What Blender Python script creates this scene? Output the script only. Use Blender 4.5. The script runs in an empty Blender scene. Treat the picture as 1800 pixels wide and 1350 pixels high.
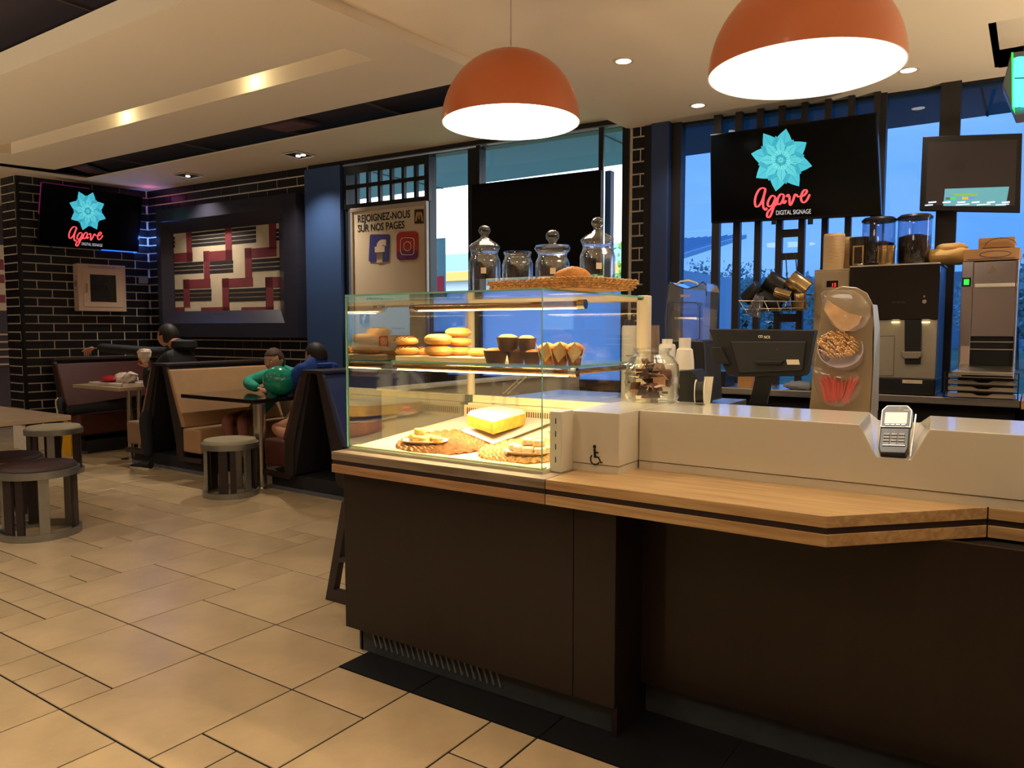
import bpy, bmesh, math, random
from mathutils import Vector as V, Matrix
random.seed(7)
sc = bpy.context.scene
COL = sc.collection
# ------------------------------------------------------------------ camera
CAMH, HEAD, PITCH, FPX = 1.35, math.radians(34.36), math.radians(4.158), 1340.6
cam = bpy.data.objects.new('camera', bpy.data.cameras.new('camera'))
COL.objects.link(cam)
cam.data.sensor_fit = 'HORIZONTAL'; cam.data.sensor_width = 36
cam.data.lens = FPX * 36 / 1800
cam.data.clip_start = .02; cam.data.clip_end = 300
cam.location = (0, 0, CAMH)
cam.rotation_euler = (math.pi / 2 - PITCH, 0, HEAD)
sc.camera = cam
# ------------------------------------------------------------------ view, world
sc.view_settings.view_transform = 'Standard'; sc.view_settings.look = 'None'
sc.view_settings.exposure = 0.4; sc.view_settings.gamma = 1.0
sc.view_settings.use_curve_mapping = False
sc.cycles.transparent_max_bounces = 48; sc.cycles.max_bounces = 10; sc.cycles.diffuse_bounces = 5
wd = bpy.data.worlds.new('evening_sky'); sc.world = wd; wd.use_nodes = True
wn = wd.node_tree.nodes; wl = wd.node_tree.links; wn.clear()
tc = wn.new('ShaderNodeTexCoord'); mp = wn.new('ShaderNodeMapping'); mp.inputs['Scale'].default_value = (1.2, 1.2, 3.2)
nz = wn.new('ShaderNodeTexNoise'); nz.inputs['Scale'].default_value = 2.1; nz.inputs['Detail'].default_value = 5; nz.inputs['Roughness'].default_value = .55
rp = wn.new('ShaderNodeValToRGB'); rp.color_ramp.elements[0].position = .38; rp.color_ramp.elements[0].color = (.82, .98, 1.2, 1)
rp.color_ramp.elements[1].position = .68; rp.color_ramp.elements[1].color = (1.55, 1.35, 1.3, 1)
bg = wn.new('ShaderNodeBackground'); bg.inputs['Strength'].default_value = 2.6; wo = wn.new('ShaderNodeOutputWorld')
wl.new(tc.outputs['Generated'], mp.inputs['Vector']); wl.new(mp.outputs[0], nz.inputs['Vector'])
wl.new(nz.outputs['Fac'], rp.inputs[0]); wl.new(rp.outputs[0], bg.inputs[0]); wl.new(bg.outputs[0], wo.inputs[0])
# room lamps the frame does not show: the counter's own ceiling downlights behind and beside the photographer
WARM = (1.0, .90, .78)
def lamp(name, kind, loc, power, color=WARM, size=.1, spot=100, blend=.8, rot=(0, 0, 0), sy=None):
    l = bpy.data.lights.new(name, kind); l.energy = power; l.color = color
    if kind == 'AREA':
        l.size = size
        if sy: l.shape = 'RECTANGLE'; l.size_y = sy
    else: l.shadow_soft_size = size
    if kind == 'SPOT': l.spot_size = math.radians(spot); l.spot_blend = blend
    o = bpy.data.objects.new(name, l); COL.objects.link(o); o.location = loc; o.rotation_euler = rot
    return o
for x, y, w in ((-4.2, .3, 56), (-2.2, -.3, 50), (-.8, .9, 16), (-6.6, 1.0, 60), (-3.4, 1.4, 36), (.6, -1.0, 20), (-9.2, 1.6, 60), (1.6, 1.6, 25), (1.4, 4.2, 45)):
    lamp('ceiling_downlight_light', 'SPOT', (x, y, 2.84), w, size=.08, spot=150, blend=1)
# added fill spots outside the frame, aimed up to brighten the ceiling
for x, y, z, w in ((1.7, 1.6, .5, 170), (1.9, 4.2, .5, 330), (-1.2, -1.0, .5, 230), (-4.2, -1.2, .5, 420), (-8.0, -.8, .5, 500)):
    lamp('ceiling_fill_light', 'SPOT', (x, y, z), w, (1, .86, .68), size=.15, spot=165, blend=1, rot=(math.pi, 0, 0))
# ------------------------------------------------------------------ pixel helpers: a pixel of the photograph becomes a point on a real plane
_c, _s = math.cos(HEAD), math.sin(HEAD)
RR = V((_c, _s, 0)); FF = V((-_s * math.cos(PITCH), _c * math.cos(PITCH), -math.sin(PITCH))); DD = FF.cross(RR)
CP = V((0, 0, CAMH))
def ray(px, py): return FF + RR * ((px - 900) / FPX) + DD * ((py - 675) / FPX)
def pz(px, py, z): v = ray(px, py); return CP + v * ((z - CAMH) / v.z)
def py_(px, py, y): v = ray(px, py); return CP + v * (y / v.y)
def px_(px, py, x): v = ray(px, py); return CP + v * (x / v.x)
def pn(px, py, n, p0): v = ray(px, py); n = V(n); return CP + v * ((V(p0) - CP).dot(n) / v.dot(n))
def proj(p):
    w = V(p) - CP; d = w.dot(FF)
    if d < .05: return (-9999, -9999)
    return (900 + FPX * w.dot(RR) / d, 675 + FPX * w.dot(DD) / d)
WN = V((-.055, 1, 0)).normalized(); W0 = V((-8.95, 5.24, 0)); WU = V((1, .055, 0)).normalized()
def pw(px, py, off=0): return pn(px, py, WN, W0 - WN * off)      # on the window wall, off metres in front of it
# ------------------------------------------------------------------ materials
def lin(c):
    return tuple(((x / 255) / 12.92 if x / 255 <= .04045 else ((x / 255 + .055) / 1.055) ** 2.4) for x in c[:3]) + (1,)
MATS = {}
def M(name, col=(128, 128, 128), rough=.5, metal=0, noise=0, scale=6, bump=0, bscale=None, coat=0, emit=0, ecol=None, rand=0, stretch=None, trans=0, ior=1.45, sheen=0, alpha=1):
    if name in MATS: return MATS[name]
    m = bpy.data.materials.new(name); m.use_nodes = True; MATS[name] = m
    n, l = m.node_tree.nodes, m.node_tree.links
    b = n['Principled BSDF']; c = lin(col)
    b.inputs['Base Color'].default_value = c; b.inputs['Roughness'].default_value = rough; b.inputs['Metallic'].default_value = metal
    b.inputs['Coat Weight'].default_value = coat; b.inputs['Coat Roughness'].default_value = .08
    b.inputs['Transmission Weight'].default_value = trans; b.inputs['IOR'].default_value = ior
    if emit: b.inputs['Emission Color'].default_value = lin(ecol or col); b.inputs['Emission Strength'].default_value = emit
    t = n.new('ShaderNodeTexCoord'); mpn = n.new('ShaderNodeMapping'); l.new(t.outputs['Object'], mpn.inputs[0])
    if stretch: mpn.inputs['Scale'].default_value = stretch
    src = None
    if noise:
        no = n.new('ShaderNodeTexNoise'); no.inputs['Scale'].default_value = scale; no.inputs['Detail'].default_value = 6; no.inputs['Roughness'].default_value = .6
        l.new(mpn.outputs[0], no.inputs['Vector'])
        r = n.new('ShaderNodeValToRGB'); r.color_ramp.elements[0].position = .3; r.color_ramp.elements[1].position = .72
        r.color_ramp.elements[0].color = tuple(x * (1 - noise) for x in c[:3]) + (1,); r.color_ramp.elements[1].color = tuple(min(1, x * (1 + noise * .8)) for x in c[:3]) + (1,)
        l.new(no.outputs['Fac'], r.inputs[0]); src = r.outputs[0]
    if rand:
        oi = n.new('ShaderNodeObjectInfo'); hs = n.new('ShaderNodeHueSaturation'); mr = n.new('ShaderNodeMapRange')
        mr.inputs['To Min'].default_value = 1 - rand; mr.inputs['To Max'].default_value = 1 + rand
        l.new(oi.outputs['Random'], mr.inputs[0]); l.new(mr.outputs[0], hs.inputs['Value'])
        if src: l.new(src, hs.inputs['Color'])
        else: hs.inputs['Color'].default_value = c
        src = hs.outputs[0]
    if src: l.new(src, b.inputs['Base Color'])
    if bump:
        no = n.new('ShaderNodeTexNoise'); no.inputs['Scale'].default_value = bscale or scale * 4; no.inputs['Detail'].default_value = 4
        l.new(mpn.outputs[0], no.inputs['Vector'])
        bp = n.new('ShaderNodeBump'); bp.inputs['Strength'].default_value = bump; bp.inputs['Distance'].default_value = .01
        l.new(no.outputs['Fac'], bp.inputs['Height']); l.new(bp.outputs[0], b.inputs['Normal'])
    return m
def wood(name, col, dark, sc_=(1, 14, 14), rough=.4, amt=1.0, wscale=2.2):
    m = M(name, col, rough); n, l = m.node_tree.nodes, m.node_tree.links; b = n['Principled BSDF']
    t = n.new('ShaderNodeTexCoord'); mpn = n.new('ShaderNodeMapping'); mpn.inputs['Scale'].default_value = sc_
    no = n.new('ShaderNodeTexNoise'); no.inputs['Scale'].default_value = wscale; no.inputs['Detail'].default_value = 8; no.inputs['Distortion'].default_value = .8
    r = n.new('ShaderNodeValToRGB'); r.color_ramp.elements[0].color = lin(dark); r.color_ramp.elements[1].color = lin(col)
    r.color_ramp.elements[0].position = .3; r.color_ramp.elements[1].position = .3 + .35 * amt
    l.new(t.outputs['Object'], mpn.inputs[0]); l.new(mpn.outputs[0], no.inputs['Vector']); l.new(no.outputs['Fac'], r.inputs[0]); l.new(r.outputs[0], b.inputs['Base Color'])
    return m
def thin_glass(name, tint=(1, 1, 1), refl=1.0, rough=0.0, ior=1.45, dirt=0):
    m = bpy.data.materials.new(name); m.use_nodes = True; MATS[name] = m
    n, l = m.node_tree.nodes, m.node_tree.links; n.clear()
    o = n.new('ShaderNodeOutputMaterial'); mx = n.new('ShaderNodeMixShader'); tr = n.new('ShaderNodeBsdfTransparent'); gl = n.new('ShaderNodeBsdfGlossy')
    fr = n.new('ShaderNodeFresnel'); mu = n.new('ShaderNodeMath'); mu.operation = 'MULTIPLY'; mu.inputs[1].default_value = refl; mu.use_clamp = True
    ge = n.new('ShaderNodeNewGeometry'); mi_ = n.new('ShaderNodeMapRange'); mi_.inputs['To Min'].default_value = ior; mi_.inputs['To Max'].default_value = 1 / ior
    l.new(ge.outputs['Backfacing'], mi_.inputs[0]); l.new(mi_.outputs[0], fr.inputs['IOR'])
    tr.inputs[0].default_value = tuple(tint) + (1,); gl.inputs['Roughness'].default_value = rough; gl.inputs[0].default_value = (1, 1, 1, 1)
    l.new(fr.outputs[0], mu.inputs[0]); l.new(mu.outputs[0], mx.inputs[0]); l.new(tr.outputs[0], mx.inputs[1]); l.new(gl.outputs[0], mx.inputs[2])
    if dirt:
        df = n.new('ShaderNodeBsdfTranslucent'); df.inputs[0].default_value = (.9, .9, .9, 1); m2 = n.new('ShaderNodeMixShader'); m2.inputs[0].default_value = dirt
        l.new(mx.outputs[0], m2.inputs[1]); l.new(df.outputs[0], m2.inputs[2]); l.new(m2.outputs[0], o.inputs[0])
    else: l.new(mx.outputs[0], o.inputs[0])
    return m
# ------------------------------------------------------------------ mesh builder
class MB:
    def __init__(s): s.v = []; s.f = []; s.m = []
    def add(s, vs, fs, mi=0):
        k = len(s.v); s.v += [tuple(p) for p in vs]; s.f += [tuple(i + k for i in f) for f in fs]; s.m += [mi] * len(fs); return s
    def hexa(s, p, mi=0):    # p[0:4] bottom loop ccw seen from above, p[4:8] top loop
        return s.add(p, [(3, 2, 1, 0), (4, 5, 6, 7), (0, 1, 5, 4), (1, 2, 6, 5), (2, 3, 7, 6), (3, 0, 4, 7)], mi)
    def box(s, x0, x1, y0, y1, z0, z1, mi=0):
        return s.hexa([(x0, y0, z0), (x1, y0, z0), (x1, y1, z0), (x0, y1, z0), (x0, y0, z1), (x1, y0, z1), (x1, y1, z1), (x0, y1, z1)], mi)
    def ob(s, c, u, v, w, mi=0):   # centre and three half vectors (right handed)
        c, u, v, w = V(c), V(u), V(v), V(w)
        return s.hexa([c - u - v - w, c + u - v - w, c + u + v - w, c - u + v - w, c - u - v + w, c + u - v + w, c + u + v + w, c - u + v + w], mi)
    def prism(s, poly, ext, mi=0):
        n = len(poly); a = [V(p) for p in poly]; b = [p + V(ext) for p in a]
        return s.add(a + b, [tuple(range(n))[::-1], tuple(range(n, 2 * n))] + [(i, (i + 1) % n, n + (i + 1) % n, n + i) for i in range(n)], mi)
    def flat(s, poly, mi=0): return s.add(poly, [tuple(range(len(poly)))], mi)
    def cyl(s, p0, p1, r0, r1=None, n=16, mi=0, caps=True):
        r1 = r0 if r1 is None else r1; p0, p1 = V(p0), V(p1); d = (p1 - p0).normalized(); a = d.orthogonal().normalized(); b = d.cross(a)
        R = lambda p, r: [p + (a * math.cos(t) + b * math.sin(t)) * r for t in [2 * math.pi * i / n for i in range(n)]]
        fs = [(i, (i + 1) % n, n + (i + 1) % n, n + i) for i in range(n)]
        if caps: fs += [tuple(range(n))[::-1], tuple(range(n, 2 * n))]
        return s.add(R(p0, r0) + R(p1, r1), fs, mi)
    def tube(s, pts, r, n=8, mi=0, closed=False):
        pts = [V(p) for p in pts]; N = len(pts); k = len(s.v); a = None
        for i, p in enumerate(pts):
            q = pts[(i + 1) % N] if (closed or i < N - 1) else p; o = pts[i - 1] if (closed or i > 0) else p
            d = (q - o).normalized()
            a = d.orthogonal().normalized() if a is None else (a - d * a.dot(d)).normalized()
            b = d.cross(a); rr = r[i] if isinstance(r, (list, tuple)) else r
            s.v += [tuple(p + (a * math.cos(2 * math.pi * j / n) + b * math.sin(2 * math.pi * j / n)) * rr) for j in range(n)]
        for i in range(N if closed else N - 1):
            for j in range(n):
                x = k + i * n; y = k + ((i + 1) % N) * n; s.f.append((x + j, x + (j + 1) % n, y + (j + 1) % n, y + j)); s.m.append(mi)
        if not closed:
            s.f.append(tuple(range(k, k + n))[::-1]); s.f.append(tuple(range(k + (N - 1) * n, k + N * n))); s.m += [mi, mi]
        return s
    def lathe(s, prof, c, n=24, mi=0, rib=None, mat=None, cap=True):
        c = V(c); k = len(s.v); m3 = mat or Matrix.Identity(3)
        for r, z in prof:
            for j in range(n):
                t = 2 * math.pi * j / n; q = r * (rib(t, z) if rib else 1)
                s.v.append(tuple(c + m3 @ V((q * math.cos(t), q * math.sin(t), z))))
        for i in range(len(prof) - 1):
            for j in range(n):
                x = k + i * n; y = x + n; s.f.append((x + j, x + (j + 1) % n, y + (j + 1) % n, y + j)); s.m.append(mi)
        if cap and prof[0][0] > 1e-6: s.f.append(tuple(range(k, k + n))[::-1]); s.m.append(mi)
        if cap and prof[-1][0] > 1e-6: s.f.append(tuple(range(k + (len(prof) - 1) * n, k + len(prof) * n))); s.m.append(mi)
        return s
    def ell(s, c, r, nu=16, nv=10, mi=0, mat=None, fn=None):
        c = V(c); k = len(s.v); m3 = mat or Matrix.Identity(3); r = (r, r, r) if isinstance(r, (int, float)) else r
        for i in range(nv + 1):
            ph = math.pi * i / nv
            for j in range(nu):
                t = 2 * math.pi * j / nu; p = V((math.sin(ph) * math.cos(t), math.sin(ph) * math.sin(t), -math.cos(ph)))
                q = fn(p) if fn else 1.0
                s.v.append(tuple(c + m3 @ V((p.x * r[0] * q, p.y * r[1] * q, p.z * r[2] * q))))
        for i in range(nv):
            for j in range(nu):
                x = k + i * nu; y = x + nu; s.f.append((x + j, x + (j + 1) % nu, y + (j + 1) % nu, y + j)); s.m.append(mi)
        return s
    def build(s, name, mats, parent=None, smooth=False, bevel=0, seg=2, kind=None, label=None):
        me = bpy.data.meshes.new(name); off = WL.get(parent.name, V((0, 0, 0))) if parent else V((0, 0, 0))
        me.from_pydata([tuple(V(p) - off) for p in s.v], [], s.f)
        for m in (mats if isinstance(mats, (list, tuple)) else [mats]): me.materials.append(m)
        me.polygons.foreach_set('material_index', s.m)
        bm = bmesh.new(); bm.from_mesh(me); bmesh.ops.remove_doubles(bm, verts=bm.verts, dist=1e-6); bmesh.ops.recalc_face_normals(bm, faces=bm.faces); bm.to_mesh(me); bm.free()
        if smooth:
            me.polygons.foreach_set('use_smooth', [True] * len(me.polygons)); me.set_sharp_from_angle(angle=math.radians(38 if smooth is True else smooth))
        me.update()
        o = bpy.data.objects.new(name, me); COL.objects.link(o)
        if parent: o.parent = parent; WL[o.name] = off
        if bevel:
            b = o.modifiers.new('bevel', 'BEVEL'); b.width = bevel; b.segments = seg; b.limit_method = 'ANGLE'; b.angle_limit = math.radians(40)
        if kind: o['kind'] = kind
        if label: o['label'] = label
        return o
WL = {}
def tag(o, label, cat, group=None):
    o['label'] = label; o['category'] = cat
    if group: o['group'] = group
    return o
def thing(name, label, cat, loc=(0, 0, 0), group=None):
    o = bpy.data.objects.new(name, None); COL.objects.link(o); o.location = loc; o.empty_display_size = .1; WL[o.name] = V(loc)
    return tag(o, label, cat, group)
def struct(mb, name, mats, **k): return mb.build(name, mats, kind='structure', **k)
def kids(o): return [c for c in o.children]
def copy_tree(o, loc=None, rz=None, label=None, parent=None):
    c = o.copy(); COL.objects.link(c); c.parent = parent; WL[c.name] = V(loc) if loc is not None else WL.get(o.name, V((0, 0, 0)))
    if loc is not None: c.location = loc
    if rz is not None: c.rotation_euler = (0, 0, rz)
    if label: c['label'] = label
    for k in kids(o): copy_tree(k, parent=c)
    return c
def meshcopy(name, me, parent, loc=(0, 0, 0), rz=0, kind=None):
    o = bpy.data.objects.new(name, me); COL.objects.link(o); o.parent = parent; o.location = V(loc); o.rotation_euler = (0, 0, rz)
    if kind: o['kind'] = kind
    return o
def text_mesh(name, body, mat, parent, o3, xd, ud, h, xs=1.0, off=0.0, width=None, label=None, shear=0, ext=0):
    cu = bpy.data.curves.new(name, 'FONT'); cu.body = body; cu.size = 1; cu.offset = off; cu.resolution_u = 3; cu.shear = shear
    to = bpy.data.objects.new('tmp', cu); COL.objects.link(to)
    me = bpy.data.meshes.new_from_object(to.evaluated_get(bpy.context.evaluated_depsgraph_get()))
    bpy.data.objects.remove(to); bpy.data.curves.remove(cu)
    xsn = [v.co.x for v in me.vertices]; ysn = [v.co.y for v in me.vertices]
    x0, x1, y1 = min(xsn), max(xsn), max(ysn)
    s = h / .729; sx = (width / (x1 - x0)) if width else s * xs
    xd, ud = V(xd).normalized(), V(ud).normalized(); offs = WL.get(parent.name, V((0, 0, 0))) if parent else V((0, 0, 0))
    for v in me.vertices: v.co = V(o3) + xd * ((v.co.x - x0) * sx) + ud * (v.co.y * s) - offs
    me.materials.clear(); me.materials.append(mat); me.name = name
    for p in me.polygons: p.material_index = 0
    ob = bpy.data.objects.new(name, me); COL.objects.link(ob); ob.parent = parent
    if label: ob['label'] = label
    return ob
def ribbon(mb, pts, w, fn, mi=0, sub=5):
    # a pen stroke: Catmull-Rom through pts, swept with a varying width, fn maps (x,y) to 3D
    P = [V((p[0], p[1], 0)) for p in pts]; Q = []
    for i in range(len(P) - 1):
        p0, p1, p2, p3 = P[max(0, i - 1)], P[i], P[i + 1], P[min(len(P) - 1, i + 2)]
        for k in range(sub):
            t = k / sub; Q.append(.5 * ((2 * p1) + (p2 - p0) * t + (2 * p0 - 5 * p1 + 4 * p2 - p3) * t * t + (3 * p1 - p0 - 3 * p2 + p3) * t ** 3))
    Q.append(P[-1]); L = []; R = []
    for i, q in enumerate(Q):
        d = (Q[min(i + 1, len(Q) - 1)] - Q[max(0, i - 1)]).normalized(); n = V((-d.y, d.x, 0))
        ww = w * (.55 + .6 * abs(d.y)) * (0.45 if i in (0, len(Q) - 1) else 1) / 2
        L.append(fn(*(q + n * ww)[:2])); R.append(fn(*(q - n * ww)[:2]))
    N = len(Q); mb.add(L + R, [(i, i + 1, N + i + 1, N + i) for i in range(N - 1)], mi)
def disc(c, u, v, n=20): return [V(c) + V(u) * math.cos(2 * math.pi * i / n) + V(v) * math.sin(2 * math.pi * i / n) for i in range(n)]
def isect(a, b, c, d):
    a, b, c, d = [V((p[0], p[1])) for p in (a, b, c, d)]; r = b - a; s_ = d - c
    t = ((c - a).x * s_.y - (c - a).y * s_.x) / (r.x * s_.y - r.y * s_.x); return a + r * t
# ------------------------------------------------------------------ palette
CREAM = M('cream_paint', (226, 205, 172), .7, noise=.03, scale=1.5)
DARKCEIL = M('dark_ceiling', (42, 30, 32), .8)
GROUT = M('mortar', (232, 220, 200), .9, noise=.12, scale=40)
BRICK = M('black_glazed_brick', (23, 23, 28), .38, noise=.15, scale=30, rand=.35, bump=.1, bscale=60)
BLACK = M('black_paint', (16, 16, 19), .35)
FRAMEM = M('dark_window_frame', (15, 16, 21), .45)
NAVY = M('navy_paint', (48, 74, 118), .5)
BROWNP = M('dark_brown_laminate', (34, 24, 21), .38, noise=.12, scale=3, stretch=(6, 1, 1), coat=.15)
PLINTH = M('grey_plinth', (56, 60, 62), .6, noise=.25, scale=12)
WHITE = M('white_composite', (208, 200, 178), .22, coat=.5, noise=.02, scale=3)
OAK = wood('light_oak', (198, 164, 114), (162, 124, 80), (1.2, 22, 22), .32, 1)
OAKG = wood('greyed_oak', (150, 132, 108), (110, 94, 74), (1.2, 22, 22), .45, 1)
STEEL = M('brushed_steel', (196, 188, 176), .32, 1, noise=.08, scale=8, stretch=(1, 30, 1))
CHROME = M('chrome', (220, 220, 220), .08, 1)
GREYM = M('satin_grey_metal', (158, 158, 152), .38, .85, noise=.08, scale=20)
ORANGE = M('orange_enamel', (172, 88, 40), .4, noise=.05, scale=2, coat=.1)
PAPERW = M('white_paper', (232, 226, 214), .8)
RUBBER = M('black_rubber', (18, 18, 18), .7)
SCREENB = M('screen_black', (4, 5, 7), .12)
TANV = M('tan_vinyl', (178, 138, 96), .5, noise=.06, scale=10, bump=.05)
MARV = M('maroon_vinyl', (84, 44, 36), .42, noise=.1, scale=8, bump=.06)
DKWOOD = M('dark_stained_wood', (48, 38, 38), .4, noise=.2, scale=5, stretch=(2, 2, 14))
GLASS = thin_glass('case_glass', (.97, .985, .975), 1.0)
GEDGE = M('green_glass_edge', (120, 168, 140), .1, emit=.05)
JARG = thin_glass('jar_glass', (.93, .95, .96), 1.6, ior=1.5)
# ================================================================== FLOOR: tiles on an 18.8 cm module
U0 = V((-2.245, 1.822)); UN = .188
fl = struct(MB().box(-14, 3, -2.5, 6.2, -.08, -.0028), 'floor', M('dark_grout', (9, 7, 5), .9, noise=.2, scale=30))
tile_m = M('sandstone_tile', (196, 170, 130), .3, noise=.22, scale=2.4, rand=.07, bump=.12, bscale=9)
btile_m = M('black_floor_tile', (17, 17, 18), .5, noise=.2, scale=10)
fixed = [(-3, 0, 3, 2), (-6, 0, 3, 2), (-6, -2, 3, 2), (-3, -3, 3, 3), (-5, -3, 1, 1), (-4, -3, 1, 1), (-8, -2, 2, 2), (-8, 0, 2, 3), (-10, 0, 2, 3), (-8, 3, 2, 2), (-10, 3, 2, 2),
    (-13, 2, 3, 3), (-11, 0, 1, 1), (-11, 1, 1, 1), (-13, 0, 2, 2), (-6, 2, 3, 3), (-3, 2, 3, 2), (-10, 7, 1, 1), (-9, 7, 1, 1), (-8, 5, 3, 3), (-10, 5, 2, 2), (-13, 5, 3, 2), (-13, 7, 3, 3), (-15, 5, 2, 2), (-15, 7, 2, 3),
    (-18, 5, 3, 2), (-18, 7, 3, 1), (-20, 8, 5, 2), (0, -2, 2, 2), (0, -3, 1, 1), (1, -3, 1, 1), (-3, -5, 2, 2), (-1, -6, 3, 3), (-6, -5, 3, 2), (-9, -4, 3, 2), (2, -2, 2, 3), (0, 0, 2, 1), (4, 0, 1, 1), (2, 1, 2, 1)]
occ = {}; tl = []
def put(x, y, w, h):
    for a in range(w):
        for b in range(h):
            if (x + a, y + b) in occ: return False
    for a in range(w):
        for b in range(h): occ[(x + a, y + b)] = 1
    tl.append((x, y, w, h)); return True
for t in fixed: put(*t)
rnd = random.Random(5)
for y in range(-12, 23):
    for x in range(-58, 16):
        if (x, y) in occ: continue
        o = [(3, 2), (3, 3), (2, 2), (2, 3), (3, 2), (1, 1)]; rnd.shuffle(o)
        for w, h in o + [(2, 1), (1, 2), (1, 1)]:
            if put(x, y, w, h): break
CUTY = 2.055      # the black border starts here in front of the counter
def visible(x0, x1, y0, y1):
    for a in (x0, (x0 + x1) / 2, x1):
        for b in (y0, (y0 + y1) / 2, y1):
            q = proj((a, b, 0))
            if -10 < q[0] < 1810 and -10 < q[1] < 1360: return True
    return False
tmesh = {}; rest = MB(); ntile = 0; tls = []
for x, y, w, h in tl:
    x0 = U0.x + x * UN + .0038; x1 = U0.x + (x + w) * UN - .0038; y0 = U0.y + y * UN + .0038; y1 = U0.y + (y + h) * UN - .0038
    if x0 > -2.26 and y0 > CUTY - .02: continue
    if x0 > -2.26 and y0 > 1.98: continue
    if x0 > -2.3 and y1 > 1.98: y1 = CUTY - .003
    if y0 > 6.1: continue
    tls.append((x0, x1, y0, y1))
tls.sort(key=lambda t: (((t[0] + t[1]) / 2) ** 2 + ((t[2] + t[3]) / 2) ** 2))
def tile_mesh(w, h):
    k = (round(w, 3), round(h, 3))
    if k not in tmesh:
        b = MB(); e = .0016
        b.hexa([(-w / 2, -h / 2, -.012), (w / 2, -h / 2, -.012), (w / 2, h / 2, -.012), (-w / 2, h / 2, -.012)] + [(-w / 2, -h / 2, -.0016), (w / 2, -h / 2, -.0016), (w / 2, h / 2, -.002), (-w / 2, h / 2, -.0016)])
        b.hexa([(-w / 2, -h / 2, -.0016), (w / 2, -h / 2, -.0016), (w / 2, h / 2, -.002), (-w / 2, h / 2, -.0016)] + [(-w / 2 + e, -h / 2 + e, 0), (w / 2 - e, -h / 2 + e, 0), (w / 2 - e, h / 2 - e, 0), (-w / 2 + e, h / 2 - e, 0)])
        o = b.build('tile', tile_m); tmesh[k] = o.data; bpy.data.objects.remove(o)
    return tmesh[k]
for x0, x1, y0, y1 in tls:
    if ntile < 285 and visible(x0, x1, y0, y1) and x0 > -9.6:
        meshcopy('tile', tile_mesh(x1 - x0, y1 - y0), fl, ((x0 + x1) / 2, (y0 + y1) / 2, 0)); ntile += 1
    else: rest.box(x0, x1, y0, y1, -.012, 0)
rest.build('tile_field', tile_m, fl, kind='stuff')
xs = [-2.25, -1.86, -1.30, -.74, -.18, .38, .94, 1.5]
for i in range(len(xs) - 1):
    MB().box(xs[i] + .003, xs[i + 1] - .003, CUTY + .003, 2.30 if i == 0 else 2.6, -.012, .001).build('border_tile', btile_m, fl)
# ================================================================== BRICK WALLS
CRS, BL, JT = .0946, .30, .011
bmesh_cache = {}
def brick_mesh(L, D=.012):
    k = round(L, 3)
    if k not in bmesh_cache:
        h = CRS - JT; e = .003
        b = MB().hexa([(0, 0, 0), (L, 0, 0), (L, 0, h), (0, 0, h), (e, -D, e), (L - e, -D, e), (L - e, -D, h - e), (e, -D, h - e)])
        o = b.build('brick', BRICK); bmesh_cache[k] = o.data; bpy.data.objects.remove(o)
    return bmesh_cache[k]
def brick_face(parent, p0, u, length, z0, z1, ztop, nrm, phase=0, maxn=290, skip=None):
    # p0: start of the wall line, u: unit direction, bricks proud along nrm
    u = V(u).normalized(); ang = math.atan2(u.y, u.x); fwd = V((u.y, -u.x, 0)); n = 0; rest = MB()
    k0 = 0
    z = ztop
    rows = []
    while z > z0:
        rows.append(z - CRS); z -= CRS
    for ri, zb in enumerate(rows):
        s = -((ri + phase) % 2) * BL / 2
        while s < length:
            a, b = max(s, 0), min(s + BL, length); s += BL
            L = b - a - JT
            if L < .03 or zb < z0 - .05: continue
            if skip and skip((a + b) / 2, zb + CRS / 2, (b - a) / 2): continue
            zz = zb + JT / 2; aa = a + JT / 2
            if zz + CRS - JT > z1 + .001:
                h = z1 - zz
                if h < .02: continue
                q = V(p0) + u * aa; w = q + u * L
                f = fwd * .012
                MB().hexa([(q.x, q.y, zz), (w.x, w.y, zz), (w.x, w.y, zz + h), (q.x, q.y, zz + h)] + [tuple(V(t) + f) for t in ((q.x, q.y, zz), (w.x, w.y, zz), (w.x, w.y, zz + h), (q.x, q.y, zz + h))]).build('brick', BRICK, parent)
                n += 1; continue
            q = V(p0) + u * aa
            if n < maxn:
                meshcopy('brick', brick_mesh(L), parent, (q.x, q.y, zz), ang); n += 1
            else:
                w = q + u * L; f = fwd * .012; h = CRS - JT
                P4 = [V((q.x, q.y, zz)), V((w.x, w.y, zz)), V((w.x, w.y, zz + h)), V((q.x, q.y, zz + h))]; rest.hexa(P4 + [p + f for p in P4])
    if rest.v: rest.build('brick_field', BRICK, parent, kind='stuff')
    return n
def slab(p0, p1, z0, z1, th, nrm, mats, name):
    p0, p1, nrm = V(p0), V(p1), V(nrm); b = [V((p0.x, p0.y, z0)), V((p1.x, p1.y, z0)), V((p1.x, p1.y, z0)) - nrm * th, V((p0.x, p0.y, z0)) - nrm * th]
    return struct(MB().prism(b, (0, 0, z1 - z0)), name, mats)
ZC = 3.0
# television wall: pilaster corner to room corner
T0, T1 = V((-9.14, 3.89, 0)), V((-8.93, 5.245, 0)); TU = (T1 - T0).normalized(); TN = V((TU.y, -TU.x, 0)); TLn = (T1 - T0).length
wl_ = slab(T0, T1, 0, ZC, .2, TN, GROUT, 'wall_left')
ztj = 2.92
def sk_tv(s, z, hw): return (.20 < s < .75 and 1.60 < z < 2.0 and s - hw > .16 and s + hw < .78)
brick_face(wl_, T0 + TN * 0, TU, TLn - .0, 0.25, ZC, ztj + CRS, TN, 1)
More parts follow.
